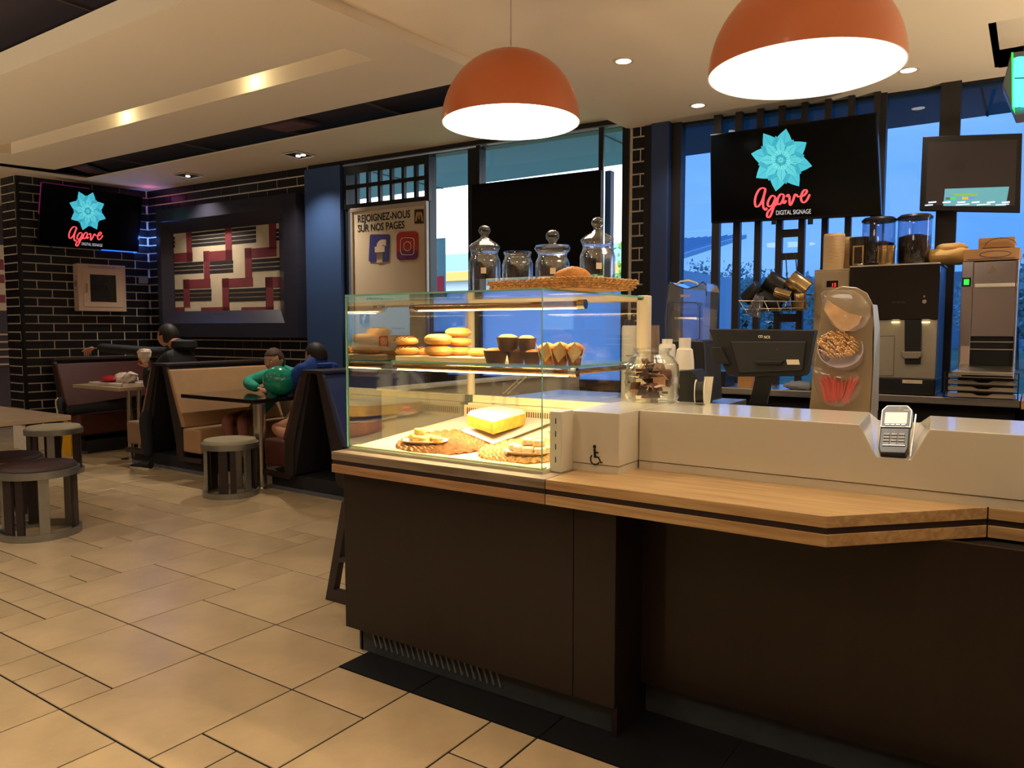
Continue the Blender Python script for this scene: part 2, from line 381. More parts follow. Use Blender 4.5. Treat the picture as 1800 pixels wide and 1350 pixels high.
# pilaster face towards the photographer
PL = V((-9.50, 3.89, 0))
wp_ = slab(PL, T0, 0, ZC, .2, (0, -1, 0), GROUT, 'wall_pilaster')
brick_face(wp_, PL + V((0, 0, 0)), (1, 0, 0), (T0 - PL).length - .02, .3, ZC, ztj + CRS, (0, -1, 0), 0)
MB().ob((T0.x + .004, T0.y - .004, 1.5), (.016, 0, 0), (0, .016, 0), (0, 0, 1.495)).build('corner_bead', BLACK, wp_)
# picture wall
WL0 = T1.copy(); WRp = pw(548, 295); WRp.z = 0
wlen = (WRp - WL0).length
wb_ = slab(WL0 + WU * -.1, WRp, 0, ZC, .2, -WN, GROUT, 'wall_back')
def skp(s, z, hw): return (.30 < s - hw and s + hw < 2.42 and 1.36 < z < 2.66)
brick_face(wb_, WL0 + WU * .006, WU, wlen - .03, .72, ZC, ztj + CRS, WN, 0, skip=skp)
# dark lower wall below the windows and behind booths
wr = struct(MB().prism([WRp + WN * 0, W0 + WU * 12.5, W0 + WU * 12.5 + WN * .12, WRp + WN * .12], (0, 0, .9)), 'wall_window', M('dark_wall', (40, 38, 42), .6))
pk = pw(620, 600); pk2 = pw(786, 600)
MB().prism([V((pk.x, pk.y, .9)), V((pk2.x, pk2.y, .9)), V((pk2.x, pk2.y, .9)) + WN * .08, V((pk.x, pk.y, .9)) + WN * .08], (0, 0, .42)).build('lower_panel', M('dark_wall', (40, 38, 42)), wr)
# the room continues beyond the pilaster
fw = struct(MB().box(-13.1, -13, -2.5, 6.5, 0, 3.1), 'wall_far_left', M('far_brown_wall', (66, 42, 32), .6, noise=.2, scale=3))
struct(MB().box(-13, -9.3, 6.2, 6.3, 0, 3.1), 'wall_far_back', M('far_brown_wall', (66, 42, 32)))
struct(MB().box(-13, 3, -2.5, -2.4, 0, 3.1), 'wall_front', M('cream_wall', (112, 90, 72), .7))
struct(MB().box(2.9, 3, -2.5, 6.2, 0, 3.1), 'wall_right', M('brown_wall_right', (90, 64, 46), .7))
pan = MB()
a = px_(-30, 428, -11.5); b = px_(13, 546, -11.5)
pnl = thing('wall_poster', 'cream panel of dark red squares far left behind the brick pilaster', 'poster', (-11.5, a.y, b.z))
MB().box(-11.56, -11.5, a.y, b.y, b.z, a.z).build('board', M('cream_board', (214, 182, 140), .7), pnl)
sq = MB()
for yy in ((0.02, .1), (.16, .24)):
    for zz in ((.62, .78), (.42, .55), (.12, .24)):
        h = a.z - b.z; sq.box(-11.505, -11.493, b.y - yy[1], b.y - yy[0], b.z + zz[0] * h, b.z + zz[1] * h)
sq.build('red_squares', M('dark_red_print', (140, 40, 32), .6), pnl)
MB().box(-11.6, -11.56, a.y - .3, b.y + .5, 0, 3).build('backing', M('far_brown_wall', (66, 42, 32)), pnl)
sh = thing('slatted_screen', 'dark screen with pale horizontal slats beyond the brick pilaster', 'screen', (-11.3, 4.0, 0))
for k in range(5):
    z = .86 + k * .10
    MB().box(-11.45, -11.4, 3.3, 5.0, z, z + .022).build('slat', M('pale_wood_slat', (196, 158, 112), .6), sh)
# ================================================================== CEILING
ce = struct(MB().prism([(-14, -2.5, 3.12), (3, -2.5, 3.12), (3, 5.95, 3.12), (-9, 5.3, 3.12), (-14, 6.3, 3.12)], (0, 0, .08)), 'ceiling', DARKCEIL)
for k in range(9): MB().box(-14 + k * 1.2, -13.985 + k * 1.2, -2.5, 6.0, 3.105, 3.12).build('ceiling_joint', M('ceiling_joint_metal', (84, 66, 58), .6), ce)
o1 = pz(153, 314.4, 3.0); o2 = pz(780, 190, 3.0); wR = W0 + WU * 12
os_ = [V((-14, o1.y - .75, 3.0))]
sofL = MB()
far = lambda s: V((W0 + WU * s).xy.to_tuple() + (3.0,))
d12 = (o2 - o1).normalized(); oR = o1 + d12 * 9
sofL.prism([o1, oR, V((W0 + WU * 9.3).xy.to_tuple() + (3.0,)), V((W0 + WU * -.4).xy.to_tuple() + (3.0,))], (0, 0, .014))
o3 = pz(0, 294, 3.0); dl = (o3 - o1).normalized(); oe = o1 + dl * 5
sofL.prism([oe, o1, V((W0 + WU * -.4).xy.to_tuple() + (3.0,)), V((-13, 5.2, 3)), V((-13, oe.y, 3))], (0, 0, .014))
sl = struct(sofL, 'trim_outer_soffit', CREAM)
# right-hand soffit over the counter
ZR = 2.90
s1 = pz(1111, 230, ZR); s0 = pz(828, 104, ZR); ds = (s0 - s1).normalized(); s00 = s1 + ds * 6.5
sr1 = pz(1760, 135, ZR); dr = (sr1 - s1).normalized(); sr2 = s1 + dr * 5.4
q1_ = pz(1745, 40, ZR); q2_ = pz(1762, 117, ZR)
rx0, ry0, ry1 = q1_.x, q1_.y, q2_.y
rs = MB()
yB = s1.y + .05
rs.prism([s00, V((rx0, s00.y, ZR)), V((rx0, ry0, ZR)), V((rx0, s1.y + (rx0 - s1.x) * dr.y / dr.x, ZR)), s1], (0, 0, .12))
rs.prism([V((rx0, s00.y, ZR)), V((3, s00.y, ZR)), V((3, ry0, ZR)), V((rx0, ry0, ZR))], (0, 0, .12))
rs.prism([V((rx0, ry1, ZR)), V((3, ry1, ZR)), V((3, sr2.y + .1, ZR)), V((rx0, s1.y + (rx0 - s1.x) * dr.y / dr.x, ZR))], (0, 0, .12))
rs.prism([V((rx0 + 1.1, ry0, ZR)), V((3, ry0, ZR)), V((3, ry1, ZR)), V((rx0 + 1.1, ry1, ZR))], (0, 0, .12))
struct(rs, 'trim_counter_soffit', CREAM)
struct(MB().box(rx0, rx0 + 1.1, ry0, ry1, 3.06, 3.1).box(rx0 - .02, rx0, ry0, ry1, 2.9, 3.1).box(rx0, rx0 + 1.1, ry1, ry1 + .02, 2.9, 3.1), 'trim_ceiling_recess', M('recess_navy', (22, 30, 40), .5))
# floating cream panel with a light slot
ZP = 2.846
Rl = (pz(685, 60, ZP), pz(815, 115, ZP)); Nl = (pz(0, 133, ZP), pz(325, 0, ZP)); Fl = (pz(96, 298.4, ZP), pz(790, 148.5, ZP)); Ll = (pz(96, 298.4, ZP), pz(0, 286.9, ZP))
C1 = V(Fl[0]); C2 = isect(*Fl, *Rl); C3 = isect(*Rl, *Nl); C4 = isect(*Nl, *Ll)
C2, C3, C4 = [V((c.x, c.y, ZP)) for c in (C2, C3, C4)]
def bil(u, v): return (C1 * (1 - u) + C2 * u) * (1 - v) + (C4 * (1 - u) + C3 * u) * v
def inv(p):
    u = v = .5
    for _ in range(20):
        q = bil(u, v); e = .001; du = (bil(u + e, v) - q) / e; dv = (bil(u, v + e) - q) / e; r = V(p) - q
        det = du.x * dv.y - du.y * dv.x; u += (r.x * dv.y - r.y * dv.x) / det; v += (du.x * r.y - du.y * r.x) / det
    return u, v
un, vn = inv(pz(607, 85, ZP)); uf, vf = inv(pz(657, 105, ZP)); u2, v2 = inv(pz(135, 215, ZP))
ue = (un + uf) / 2; us = .10; va, vb = sorted((vf, vn)); TH = .11
cp = MB()
def q4(u0, u1, v0, v1): cp.prism([bil(u0, v0), bil(u1, v0), bil(u1, v1), bil(u0, v1)], (0, 0, TH))
q4(0, 1, 0, va); q4(0, 1, vb, 1); q4(0, us, va, vb); q4(ue, 1, va, vb)
up = V((0, 0, TH))
cp.prism([bil(0, 0) + up, bil(1, 0) + up, bil(1, 1) + up, bil(0, 1) + up], (0, 0, .02))
panel = struct(cp, 'trim_floating_ceiling_panel', M('panel_paint', (214, 196, 166), .7))
for (px_x, px_y) in ((425, 152), (192, 212)):
    u_, v_ = inv(pz(px_x, px_y, ZP)); c = bil(u_, (va + vb) / 2 + (va - vb) * .1)
    t = thing('slot_spotlight', 'small spotlight inside the ceiling slot, ' + ('nearer the right end' if px_x > 300 else 'further towards the brick wall'), 'spotlight', (c.x, c.y, ZP + TH - .03))
    MB().cyl((c.x, c.y, ZP + TH - .035), (c.x, c.y, ZP + TH), .03).build('housing', GREYM, t)
    MB().cyl((c.x, c.y, ZP + TH - .037), (c.x, c.y, ZP + TH - .034), .022).build('bulb', M('slot_bulb', (255, 246, 190), emit=6), t)
    lamp('slot_light', 'POINT', (c.x, c.y, ZP + TH - .05), .9, (1, .95, .62), size=.015)
# ceiling vents in the dark recess
for (pxs, lab) in ((((455, 222), (515, 210), (565, 215), (505, 232)), 'dark louvred ceiling vent above the picture wall'), (((120, 293), (150, 291), (203, 303), (165, 309)), 'dark louvred ceiling vent above the left television')):
    q = [pz(*p, 3.09) for p in pxs]; c = sum(q, V((0, 0, 0))) / 4; t = thing('ceiling_vent', lab, 'vent', c)
    u = (q[1] - q[0]) / 2; w = (q[3] - q[0]) / 2
    MB().ob(c, u, w, (0, 0, .01)).build('frame', M('vent_dark', (66, 40, 42), .5), t)
    for k in range(6):
        cc = c + w * (-.75 + .3 * k) + V((0, 0, -.014)); MB().ob(cc, u * .9, w.normalized() * .012, (0, 0, .004)).build('slat', M('vent_slat', (96, 62, 60), .5), t)
# ================================================================== WINDOW WALL
def wprism(pa, pb, z0, z1, off0, off1):     # between two pixel columns (taken at y=400) on the window wall
    a = V(pa) - WN * off0; b = V(pb) - WN * off0; c = V(pb) - WN * off1; d = V(pa) - WN * off1
    return [V((p.x, p.y, z0)) for p in (d, c, b, a)] + [V((p.x, p.y, z1)) for p in (d, c, b, a)]
def col(mb, xa, xb, z0, z1, o0=-.06, o1=.02, yr=400, mi=0): mb.hexa(wprism(pw(xa, yr), pw(xb, yr), z0, z1, o0, o1), mi)
def wbar(mb, xa, ya, xb, yb, t0, t1, o0=-.06, o1=.02, mi=0):   # a horizontal bar with its bottom at the pixel height
    a, b = pw(xa, ya), pw(xb, yb); z = (a.z + b.z) / 2; mb.hexa(wprism(a, b, z + t0, z + t1, o0, o1), mi)
win1 = struct(MB().hexa(wprism(pw(548, 400), pw(1112, 400), 2.93, 3.0, -.08, .04)), 'window_1', FRAMEM)
m = MB(); col(m, 549, 611, .9, 2.95, -.05, .10); m.build('navy_post', NAVY, win1, bevel=.004)
for xa, xb in ((611, 618), (752, 761), (828, 848), (1098, 1107)):
    m = MB(); col(m, xa, xb, .9, 2.95, -.06, .05); m.build('mullion', FRAMEM, win1, bevel=.003)
m = MB(); m.hexa(wprism(pw(612, 400), pw(1100, 400), .86, .93, -.08, .08)); m.build('sill', FRAMEM, win1)
m = MB(); a = pw(612, 400); b = pw(1100, 400)
m.tube([V((a.x, a.y, 2.945)) - WN * .05, V((b.x, b.y, 2.945)) - WN * .05], .014); m.build('curtain_rail', M('pale_rail', (150, 160, 180), .3, .6), win1, smooth=True)
WG = thin_glass('window_glass', (.96, .98, 1), .55)
BG = thin_glass('blue_tinted_glass', (.21, .35, .56), .8)
FILM = bpy.data.materials.new('frosted_blue_film'); FILM.use_nodes = True
n, l = FILM.node_tree.nodes, FILM.node_tree.links; n.clear(); o = n.new('ShaderNodeOutputMaterial'); mx = n.new('ShaderNodeMixShader'); mx.inputs[0].default_value = .10
a_ = n.new('ShaderNodeBsdfTranslucent'); a_.inputs[0].default_value = (.30, .50, .84, 1); b_ = n.new('ShaderNodeBsdfGlossy'); b_.inputs['Roughness'].default_value = .1
l.new(a_.outputs[0], mx.inputs[1]); l.new(b_.outputs[0], mx.inputs[2]); l.new(mx.outputs[0], o.inputs[0])
def wpane(xa, xb, z0, z1, mat, par, name='pane', o=0.0, th=.006):
    m = MB(); m.hexa(wprism(pw(xa, 400), pw(xb, 400), z0, z1, o - th, o)); return m.build(name, mat, par)
wpane(617, 754, 1.3, 2.94, WG, win1); wpane(760, 830, 1.68, 2.94, WG, win1); wpane(846, 1100, 1.68, 2.94, WG, win1)
wpane(760, 830, .92, 1.68, FILM, win1, 'frosted_pane'); wpane(846, 1100, .92, 1.68, FILM, win1, 'frosted_pane')
m = MB(); m.hexa(wprism(pw(760, 400), pw(1100, 400), 1.665, 1.69, -.02, .012)); m.build('transom', FRAMEM, win1)
# lattice above the poster: 7 x 2 openings
ga, gb = pw(616, 400), pw(760, 400); zt, zb_ = pw(625, 300, .05).z + .02, pw(625, 364, .05).z
la = MB(); N7 = 7; wtot = (gb - ga).length; cw = wtot / N7
lat = thing('window_lattice', 'dark lattice of two rows of openings above the poster', 'lattice', (ga.x, ga.y, zb_))
lz_ = (pw(625, 359, .05).z - .045,)
for k in range(N7 + 1):
    s = k * cw; w = .030; p = ga + WU * (s - w / 2); q = ga + WU * (s + w / 2)
    MB().hexa(wprism(p, q, lz_[0], 2.93, .03, .07)).build('upright', BLACK, lat)
lz = [pw(625, q, .05).z for q in (306, 325, 332, 359)]
for z0, z1 in ((lz[3] - .045, lz[3]), (lz[2], lz[1]), (lz[0], 2.93)):
    MB().hexa(wprism(ga, gb, z0, z1, .03, .068)).build('rail', BLACK, lat)
# brick pier and navy post between the windows
pr0, pr1 = pw(1106, 400), pw(1152, 400)
pier = struct(MB().hexa(wprism(pr0, pr1, 0, 2.95, -.15, .06)), 'wall_pier', GROUT)
bl0 = pw(1111, 400, .06) ; bl1 = pw(1138, 400, .06); pw_ = (bl1 - bl0).length
ang = math.atan2(WU.y, WU.x); zz = 2.88; k = 0
for k in range(32):
    z = 2.93 - (k + 1) * CRS
    if z < .9: break
    if k % 2 == 0:
        for h in (0, 1):
            L = pw_ / 2 - JT / 2; s = h * (pw_ / 2 + JT / 2)
            q = bl0 + WU * s; meshcopy('brick', brick_mesh(L), pier, (q.x, q.y, z), ang)
    else: meshcopy('brick', brick_mesh(pw_), pier, (bl0.x, bl0.y, z), ang)
for xa, xb in ((1100, 1111), (1138, 1153)):
    MB().hexa(wprism(pw(xa, 400), pw(xb, 400), 0, 2.95, .06, .085)).build('edge_strip', BLACK, pier)
MB().hexa(wprism(pw(1152, 400), pw(1183, 400), 0, 2.95, -.1, .12)).build('navy_post', M('dark_navy_paint', (44, 62, 102), .5), pier, bevel=.01)
# right window
win2 = struct(MB().hexa(wprism(pw(1183, 400), pw(1900, 400), 2.88, 3.0, -.08, .02)), 'window_2', FRAMEM)
for xa, xb in ((1183, 1199), (1541, 1553), (1645, 1681)):
    m = MB(); col(m, xa, xb, .9, 2.95, -.06, .05 if xa != 1645 else .08); m.build('mullion', M('bronze_frame', (38, 35, 34), .45), win2, bevel=.003)
m = MB(); col(m, 1990, 2020, .9, 2.95); m.build('mullion', FRAMEM, win2)
m = MB(); m.hexa(wprism(pw(1183, 400), pw(2000, 400), .86, .93, -.08, .06)); m.build('sill', FRAMEM, win2)
for xa, xb in ((1199, 1541), (1553, 1645), (1681, 1990)): wpane(xa, xb, .92, 2.94, BG, win2)
# slatted screen in the window: uprights and ladder rungs
scn = thing('slatted_window_screen', 'dark upright bars with a ladder of rungs standing before the blue window', 'screen', pw(1400, 400).xy.to_tuple() + (.93,))
BRZ = M('bronze_bar', (40, 34, 32), .4)
for xa, xb in ((1258, 1271), (1295, 1307), (1332, 1343), (1369, 1380), (1408, 1419), (1448, 1459), (1488, 1499), (1532, 1543)):
    MB().hexa(wprism(pw(xa, 405), pw(xb, 405), .93, 2.92, .05, .10)).build('bar', BRZ, scn)
for y0, y1 in ((405, 416), (446, 456), (552, 566), (340, 352), (215, 226)):
    a, b = pw(1379, y0, .05), pw(1409, y1, .05); MB().hexa(wprism(pw(1379, 400), pw(1409, 400), b.z, a.z, .055, .095)).build('rung', BRZ, scn)
# ================================================================== OUTSIDE
struct(MB().prism([V((-14, 5.9, 0)), V((4, 6.2, 0)), V((60, 60, 0)), V((-90, 60, 0))], (0, 0, -.1)), 'ground_outside', M('grass_tarmac', (78, 110, 84), .9, noise=.4, scale=.4))
ya = pz(765, 333, 3.1).y
can = struct(MB().box(-14, 6, 5.9, ya, 3.1, 3.35), 'trim_outside_canopy', M('canopy_blue_grey', (96, 146, 196), .6, noise=.1, scale=.6))
for k in range(6): MB().box(-12 + k * 2.9, -11.985 + k * 2.9, 5.95, ya, 3.092, 3.1).build('canopy_joint', M('canopy_joint', (50, 66, 84), .7), can)
bd = thing('warehouse', 'low warehouse with pale ribbed roof and orange gutter outside the left window', 'building', (-14, 22, 0))
A = py_(745, 487, 22); B = py_(832, 487, 22); C_ = py_(745, 441, 22)
MB().box(A.x - 6, B.x + 7, 22.3, 30, 0, A.z).build('facade', M('pale_facade', (176, 200, 216), .7), bd)
m = MB(); m.hexa([(A.x - 6, 22, A.z), (B.x + 7.3, 22, A.z), (B.x + 7.3, 30, C_.z + .6), (A.x - 6, 30, C_.z + .6), (A.x - 6, 22, A.z + .15), (B.x + 7.3, 22, A.z + .15), (B.x + 7.3, 30, C_.z + .75), (A.x - 6, 30, C_.z + .75)]); m.build('roof', M('pale_roof', (168, 202, 220), .5), bd)
m = MB()
for k in range(70):
    x = A.x - 6 + k * .28
    if x < B.x + 7.2: m.hexa([(x, 22, A.z + .15), (x + .05, 22, A.z + .15), (x + .05, 30, C_.z + .75), (x, 30, C_.z + .75), (x, 22, A.z + .2), (x + .05, 22, A.z + .2), (x + .05, 30, C_.z + .8), (x, 30, C_.z + .8)])
m.build('roof_ribs', M('roof_rib', (120, 160, 186), .5), bd)
MB().box(A.x - 6, B.x + 7.3, 21.9, 22, A.z - .2, A.z + .12).build('gutter', M('orange_gutter', (222, 160, 80), .5), bd)
for k in range(5): MB().box(A.x - 3 + k * 1.9, A.x - 2.2 + k * 1.9, 22.24, 22.3, .5, A.z - .7).build('window', M('far_window', (90, 130, 160), .3), bd)
def tree(cx, cy, h, w, mat, lab, grp=None, trunk=True):
    t = thing('tree' if h > 2.2 else 'bush', lab, 'tree' if h > 2.2 else 'bush', (cx, cy, 0), grp); r = random.Random(int(cx * 10 + cy))
    if trunk: MB().cyl((cx, cy, 0), (cx, cy, h * .6), .08 * w, .05 * w, 8).build('trunk', M('bark', (70, 56, 44), .9), t)
    m = MB()
    for k in range(2600):
        a, b, c = r.gauss(0, .30), r.gauss(0, .30), r.gauss(0, .24)
        p = V((cx + a * w, cy + b * w, h * .62 + c * h * .8)); 
        if p.z < .1 or a * a + b * b + c * c > .42: continue
        s = .032 * w * (.6 + r.random()); n_ = V((r.gauss(0, 1), r.gauss(0, 1), r.gauss(0, 1))).normalized(); u = n_.orthogonal().normalized() * s; v = n_.cross(u)
        m.flat([p - u - v * .5, p + u * .2 - v * .6, p + u + v * .4, p - u * .1 + v * .8])
    m.build('foliage', mat, t, kind='stuff')
GR1 = M('bright_leaf', (120, 176, 80), .6, rand=.1); GR2 = M('hazy_leaf', (150, 184, 176), .8)  # far trees: pale distance haze is mixed into the leaf colour
q = py_(1092, 520, 12); tree(q.x, 12, 2.5, 1.5, GR1, 'bright green bush outside, just left of the brick pier')
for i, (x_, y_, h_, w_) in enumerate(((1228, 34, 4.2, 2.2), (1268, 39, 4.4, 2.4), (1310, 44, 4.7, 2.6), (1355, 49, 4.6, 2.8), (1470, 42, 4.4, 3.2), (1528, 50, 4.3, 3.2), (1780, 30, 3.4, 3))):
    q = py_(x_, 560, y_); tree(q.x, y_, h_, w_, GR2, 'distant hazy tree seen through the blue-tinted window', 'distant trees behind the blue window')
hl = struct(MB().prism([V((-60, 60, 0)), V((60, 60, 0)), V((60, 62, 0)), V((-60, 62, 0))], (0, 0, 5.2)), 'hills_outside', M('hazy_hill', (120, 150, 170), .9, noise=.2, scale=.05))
# menu totem outside the window: blue sign
sg = thing('outdoor_poster', 'pale blue printed poster standing outside beside the social media poster', 'poster', pw(763, 500, -.4).xy.to_tuple() + (.9,))
a = pn(758, 420, WN, W0 + WN * .4); b = pn(783, 422, WN, W0 + WN * .4)
def sgp(xa, ya, xb, yb, mat, name, o=0):
    a = pn(xa, ya, WN, W0 + WN * (.4 - o)); b = pn(xb, yb, WN, W0 + WN * (.4 - o)); MB().hexa([V((p.x, p.y, z)) + WN * dd for z in (b.z, a.z) for p, dd in ((a, 0), (b, 0), (b, .01 if not o else .002), (a, .01 if not o else .002))]).build(name, mat, sg)
sgp(755, 420, 784, 645, M('poster_blue', (120, 190, 236), .5), 'board')
sgp(758, 486, 780, 512, M('poster_pink', (220, 60, 120), .5), 'pink_print', .004)
sgp(755, 575, 784, 645, M('poster_green', (110, 180, 150), .5), 'green_print', .004)
# ================================================================== COUNTER
CT, CU = .85, .765
cb = thing('service_counter', 'long dark brown service counter with oak-edged top in the foreground', 'counter', (-.9, 2.6, 0))
xsm = py_(1008, 1000, 2.18).x
m = MB().box(-2.335, xsm - .001, 2.18, 2.20, .105, CU).build('front_panel', BROWNP, cb, bevel=.002)
MB().box(xsm + .001, -1.085, 2.18, 2.20, .105, CU).build('front_panel', BROWNP, cb, bevel=.002)
MB().box(-2.335, -2.31, 2.2, 2.9, .105, CU).build('end_panel', BROWNP, cb)
MB().box(-1.105, -1.085, 2.2, 2.42, .0, CU).build('return_panel', M('black_brown_laminate', (30, 20, 18), .4), cb)
MB().box(-1.085, 1.9, 2.385, 2.405, .12, CU).build('recessed_panel', BROWNP, cb)
MB().box(-2.29, -1.1, 2.225, 2.25, 0, .15).build('plinth', PLINTH, cb)
MB().box(-2.30, -2.28, 2.225, 2.9, 0, .15).build('plinth', PLINTH, cb)
MB().box(-1.085, 1.9, 2.425, 2.45, 0, .16).build('plinth', PLINTH, cb)
MB().box(-2.28, -1.11, 2.26, 2.85, .1, CU - .01).box(-1.11, 1.9, 2.45, 2.85, .1, CU - .01).build('carcass', M('carcass_dark', (30, 24, 22), .8), cb)
vs = MB()
for k in range(22):
    x = -2.20 + k * .030; vs.hexa([(x, 2.216, .035), (x + .007, 2.216, .035), (x + .007, 2.226, .035), (x, 2.226, .035), (x - .028, 2.216, .115), (x - .021, 2.216, .115), (x - .021, 2.226, .115), (x - .028, 2.226, .115)])
vs.build('vent_louvres', M('louvre_grey', (128, 132, 134), .45, .3), cb)
def band(name, pts, back, mats):    # edge sandwich: oak / dark / oak
    for z0, z1, i in ((CU, CU + .034, 1), (CU + .034, CU + .052, 2), (CU + .052, CT, 0)):
        ins = .006 if i == 2 else 0
        poly = [V((x, y + ins, z0)) for x, y in pts] + [V((x, y, z0)) for x, y in back]
        MB().prism(poly, (0, 0, z1 - z0)).build({0: 'oak_top', 1: 'oak_edge', 2: 'dark_inlay'}[i], mats[i], cb, bevel=.0015 if i != 2 else 0)
DK = M('dark_inlay', (44, 28, 24), .5)
band('l', [(-2.35, 2.13), (-1.325, 2.13)], [(-1.325, 2.9), (-1.345, 2.9), (-1.345, 3.06), (-2.35, 3.06)], [OAKG, wood('oak_edge_mid', (176, 134, 92), (136, 98, 62), (1.2, 22, 22), .4), DK])
band('m', [(-1.322, 2.13), (-.437, 2.13), (-.089, 2.491)], [(-.089, 2.9), (-1.322, 2.9)], [OAK, OAK, DK])
band('r', [(-.086, 2.491), (1.9, 2.50)], [(1.9, 2.9), (-.086, 2.9)], [OAK, OAK, DK])
# white upstand with the card reader notch
YP, ZT, YK = 2.493, 1.06, 2.88
up_ = thing('white_upstand', 'cream-white composite upstand along the counter with a card reader notch', 'counter panel', (-.4, 2.6, CT))
n0, n1, n2, n3 = py_(1511, 745, YP).x, py_(1634, 754, YP).x, py_(1600, 807, YP).x, py_(1540, 802, YP).x
zn = py_(1570, 806, YP).z
def rl(x0, x1, y0, y1, z0, z1, name, mb=None): (mb or MB()).box(x0, x1, y0, y1, z0, z1).build(name, WHITE, up_, bevel=.003)
yb0 = pz(1565, 722, ZT).y
m = MB()
# front face polygon with the notch, closed body behind (ccw seen from the front, xz)
f = [(-1.154, CT + .03), (1.9, CT + .03), (1.9, ZT), (n1, ZT), (n2, zn), (n3, zn), (n0, ZT), (-1.154, ZT)]
k0 = py_(1545, 722, YK).x - .0; k1 = py_(1618, 724, YK).x
bk = [(-1.154, CT + .03), (1.9, CT + .03), (1.9, ZT), (k1 + .03, ZT), (k1, zn + .07), (k0, zn + .07), (k0 - .03, ZT), (-1.154, ZT)]
F = [V((x, YP, z)) for x, z in f]; B = [V((x, YK, z)) for x, z in bk]
m.add(F + B, [(0, 7, 6, 5), (0, 5, 4, 1), (1, 4, 3, 2), (8, 13, 14, 15), (8, 9, 12, 13), (9, 10, 11, 12), (0, 1, 9, 8), (1, 2, 10, 9), (2, 3, 11, 10), (3, 4, 12, 11), (4, 5, 13, 12), (5, 6, 14, 13), (6, 7, 15, 14), (7, 0, 8, 15)])
m.build('panel', WHITE, up_, bevel=.003)
MB().box(-1.154, 1.9, YP + .004, YK, CT, CT + .027).build('base_strip', WHITE, up_)
bx = thing('white_end_box', 'cream-white box with the black wheelchair symbol at the end of the showcase', 'counter box', (-1.26, 2.5, CT))
MB().box(-1.355, -1.157, 2.34, 2.88, CT + .027, ZT + .001).build('box', WHITE, bx, bevel=.003)
MB().box(-1.352, -1.160, 2.344, 2.88, CT, CT + .025).build('base_strip', WHITE, bx)
# wheelchair sign
def bp_(x, y): return py_(x, y, 2.338)
cx, cy = 1047, 797; s = (bp_(1057, 797) - bp_(1037, 797)).length / 20
O = bp_(1047, 810)
def wf(x, y): return O + V((x * s * 1.0, 0, -y * s)) + V((0, -.0005, 0))
m = MB(); m.flat([wf(-2 + 2.9 * math.cos(t), -22 + 2.9 * math.sin(t)) for t in [2 * math.pi * i / 16 for i in range(16)]])
def stroke(pts, w, mb=None):
    ribbon_(mb or m, pts, w)
def ribbon_(mb, pts, w):
    L, R = [], []
    for i, p in enumerate(pts):
        a, b = pts[max(0, i - 1)], pts[min(len(pts) - 1, i + 1)]; d = V((b[0] - a[0], b[1] - a[1])).normalized(); n = V((-d.y, d.x)) * w / 2
        L.append(wf(p[0] + n.x, p[1] + n.y)); R.append(wf(p[0] - n.x, p[1] - n.y))
    N = len(pts); mb.add(L + R, [(i, i + 1, N + i + 1, N + i) for i in range(N - 1)])
ribbon_(m, [(-2, -19), (-1, -5)], 4); ribbon_(m, [(-1.5, -13), (5, -13)], 2.4); ribbon_(m, [(-2, -6), (5, -6), (9, 2), (12, 1)], 2.6)
ribbon_(m, [(-1 + 8 * math.cos(math.radians(t)), -2 - 8 * math.sin(math.radians(t))) for t in range(130, 345, 12)], 2.3)
m.build('wheelchair_symbol', BLACK, bx)
# ================================================================== SHOWCASE
SX0, SX1, SY0, SY1, SZ = -2.325, -1.378, 2.195, 3.02, 1.487
case = thing('pastry_showcase', 'glass pastry showcase with glowing interior on the counter end', 'display case', ((SX0 + SX1) / 2, 2.5, CT))
CW = M('case_cream', (236, 220, 184), .35)
SLP = .077
def zd(y): return CT + .012 + SLP * (y - 2.25)
MB().hexa([(SX0, SY0 + .01, CT), (SX1, SY0 + .01, CT), (SX1, SY1, CT), (SX0, SY1, CT), (SX0, SY0 + .01, zd(SY0)), (SX1, SY0 + .01, zd(SY0)), (SX1, SY1, zd(SY1)), (SX0, SY1, zd(SY1))]).build('deck', CW, case)
def pd(a, b, dz=0): return pn(a, b, (0, -SLP, 1), (0, 2.25, CT + .012 + dz))
def pane(x0, x1, y0, y1, z0, z1, name, par=None, mat=None, edge=None):
    d = [x1 - x0, y1 - y0, z1 - z0]; t = d.index(min(d)); m = MB(); m.box(x0, x1, y0, y1, z0, z1)
    # faces: bottom top front right back left
    ax = [2, 2, 1, 0, 1, 0]
    m.m = [0 if ax[i] == t else 1 for i in range(6)]
    return m.build(name, [mat or GLASS, edge or GEDGE], par or case)
g = .007
pane(SX0, SX1, SY0, SY0 + g, CT + .012, SZ - g, 'front_glass')
SGL = thin_glass('mirroring_side_glass', (.93, .96, .94), 3.2)
pane(SX0, SX0 + g, SY0 + g, SY1, CT + .012, SZ - g, 'side_glass', mat=SGL)
pane(SX1 - g, SX1, SY0 + g, SY1, CT + .012, SZ - g, 'side_glass')
pane(SX0, SX1, SY0, SY1, SZ - g, SZ, 'top_glass')
FRC = M('case_frame_cream', (222, 204, 168), .35)
m = MB(); m.box(SX1 - .035, SX1 + .02, SY1 - .01, SY1 + .03, CT, SZ + .004); m.box(SX0, SX1, SY1 - .01, SY1 + .03, SZ - .022, SZ + .002)
m.build('rear_frame', FRC, case, bevel=.006)
xd_ = py_(829, 600, SY1).x
MB().box(xd_ - .02, xd_ + .012, SY1 - .012, SY1 + .012, 1.02, SZ - .02).build('door_stile', FRC, case, bevel=.003)
MB().box(SX0 + .03, SX1 - .035, SY1 - .012, SY1 + .02, .985, 1.02).box(SX0 + .03, SX1 - .035, SY1 - .05, SY1 + .02, .97, .985).build('door_rail', M('rail_cream', (240, 224, 176), .4), case, bevel=.003)
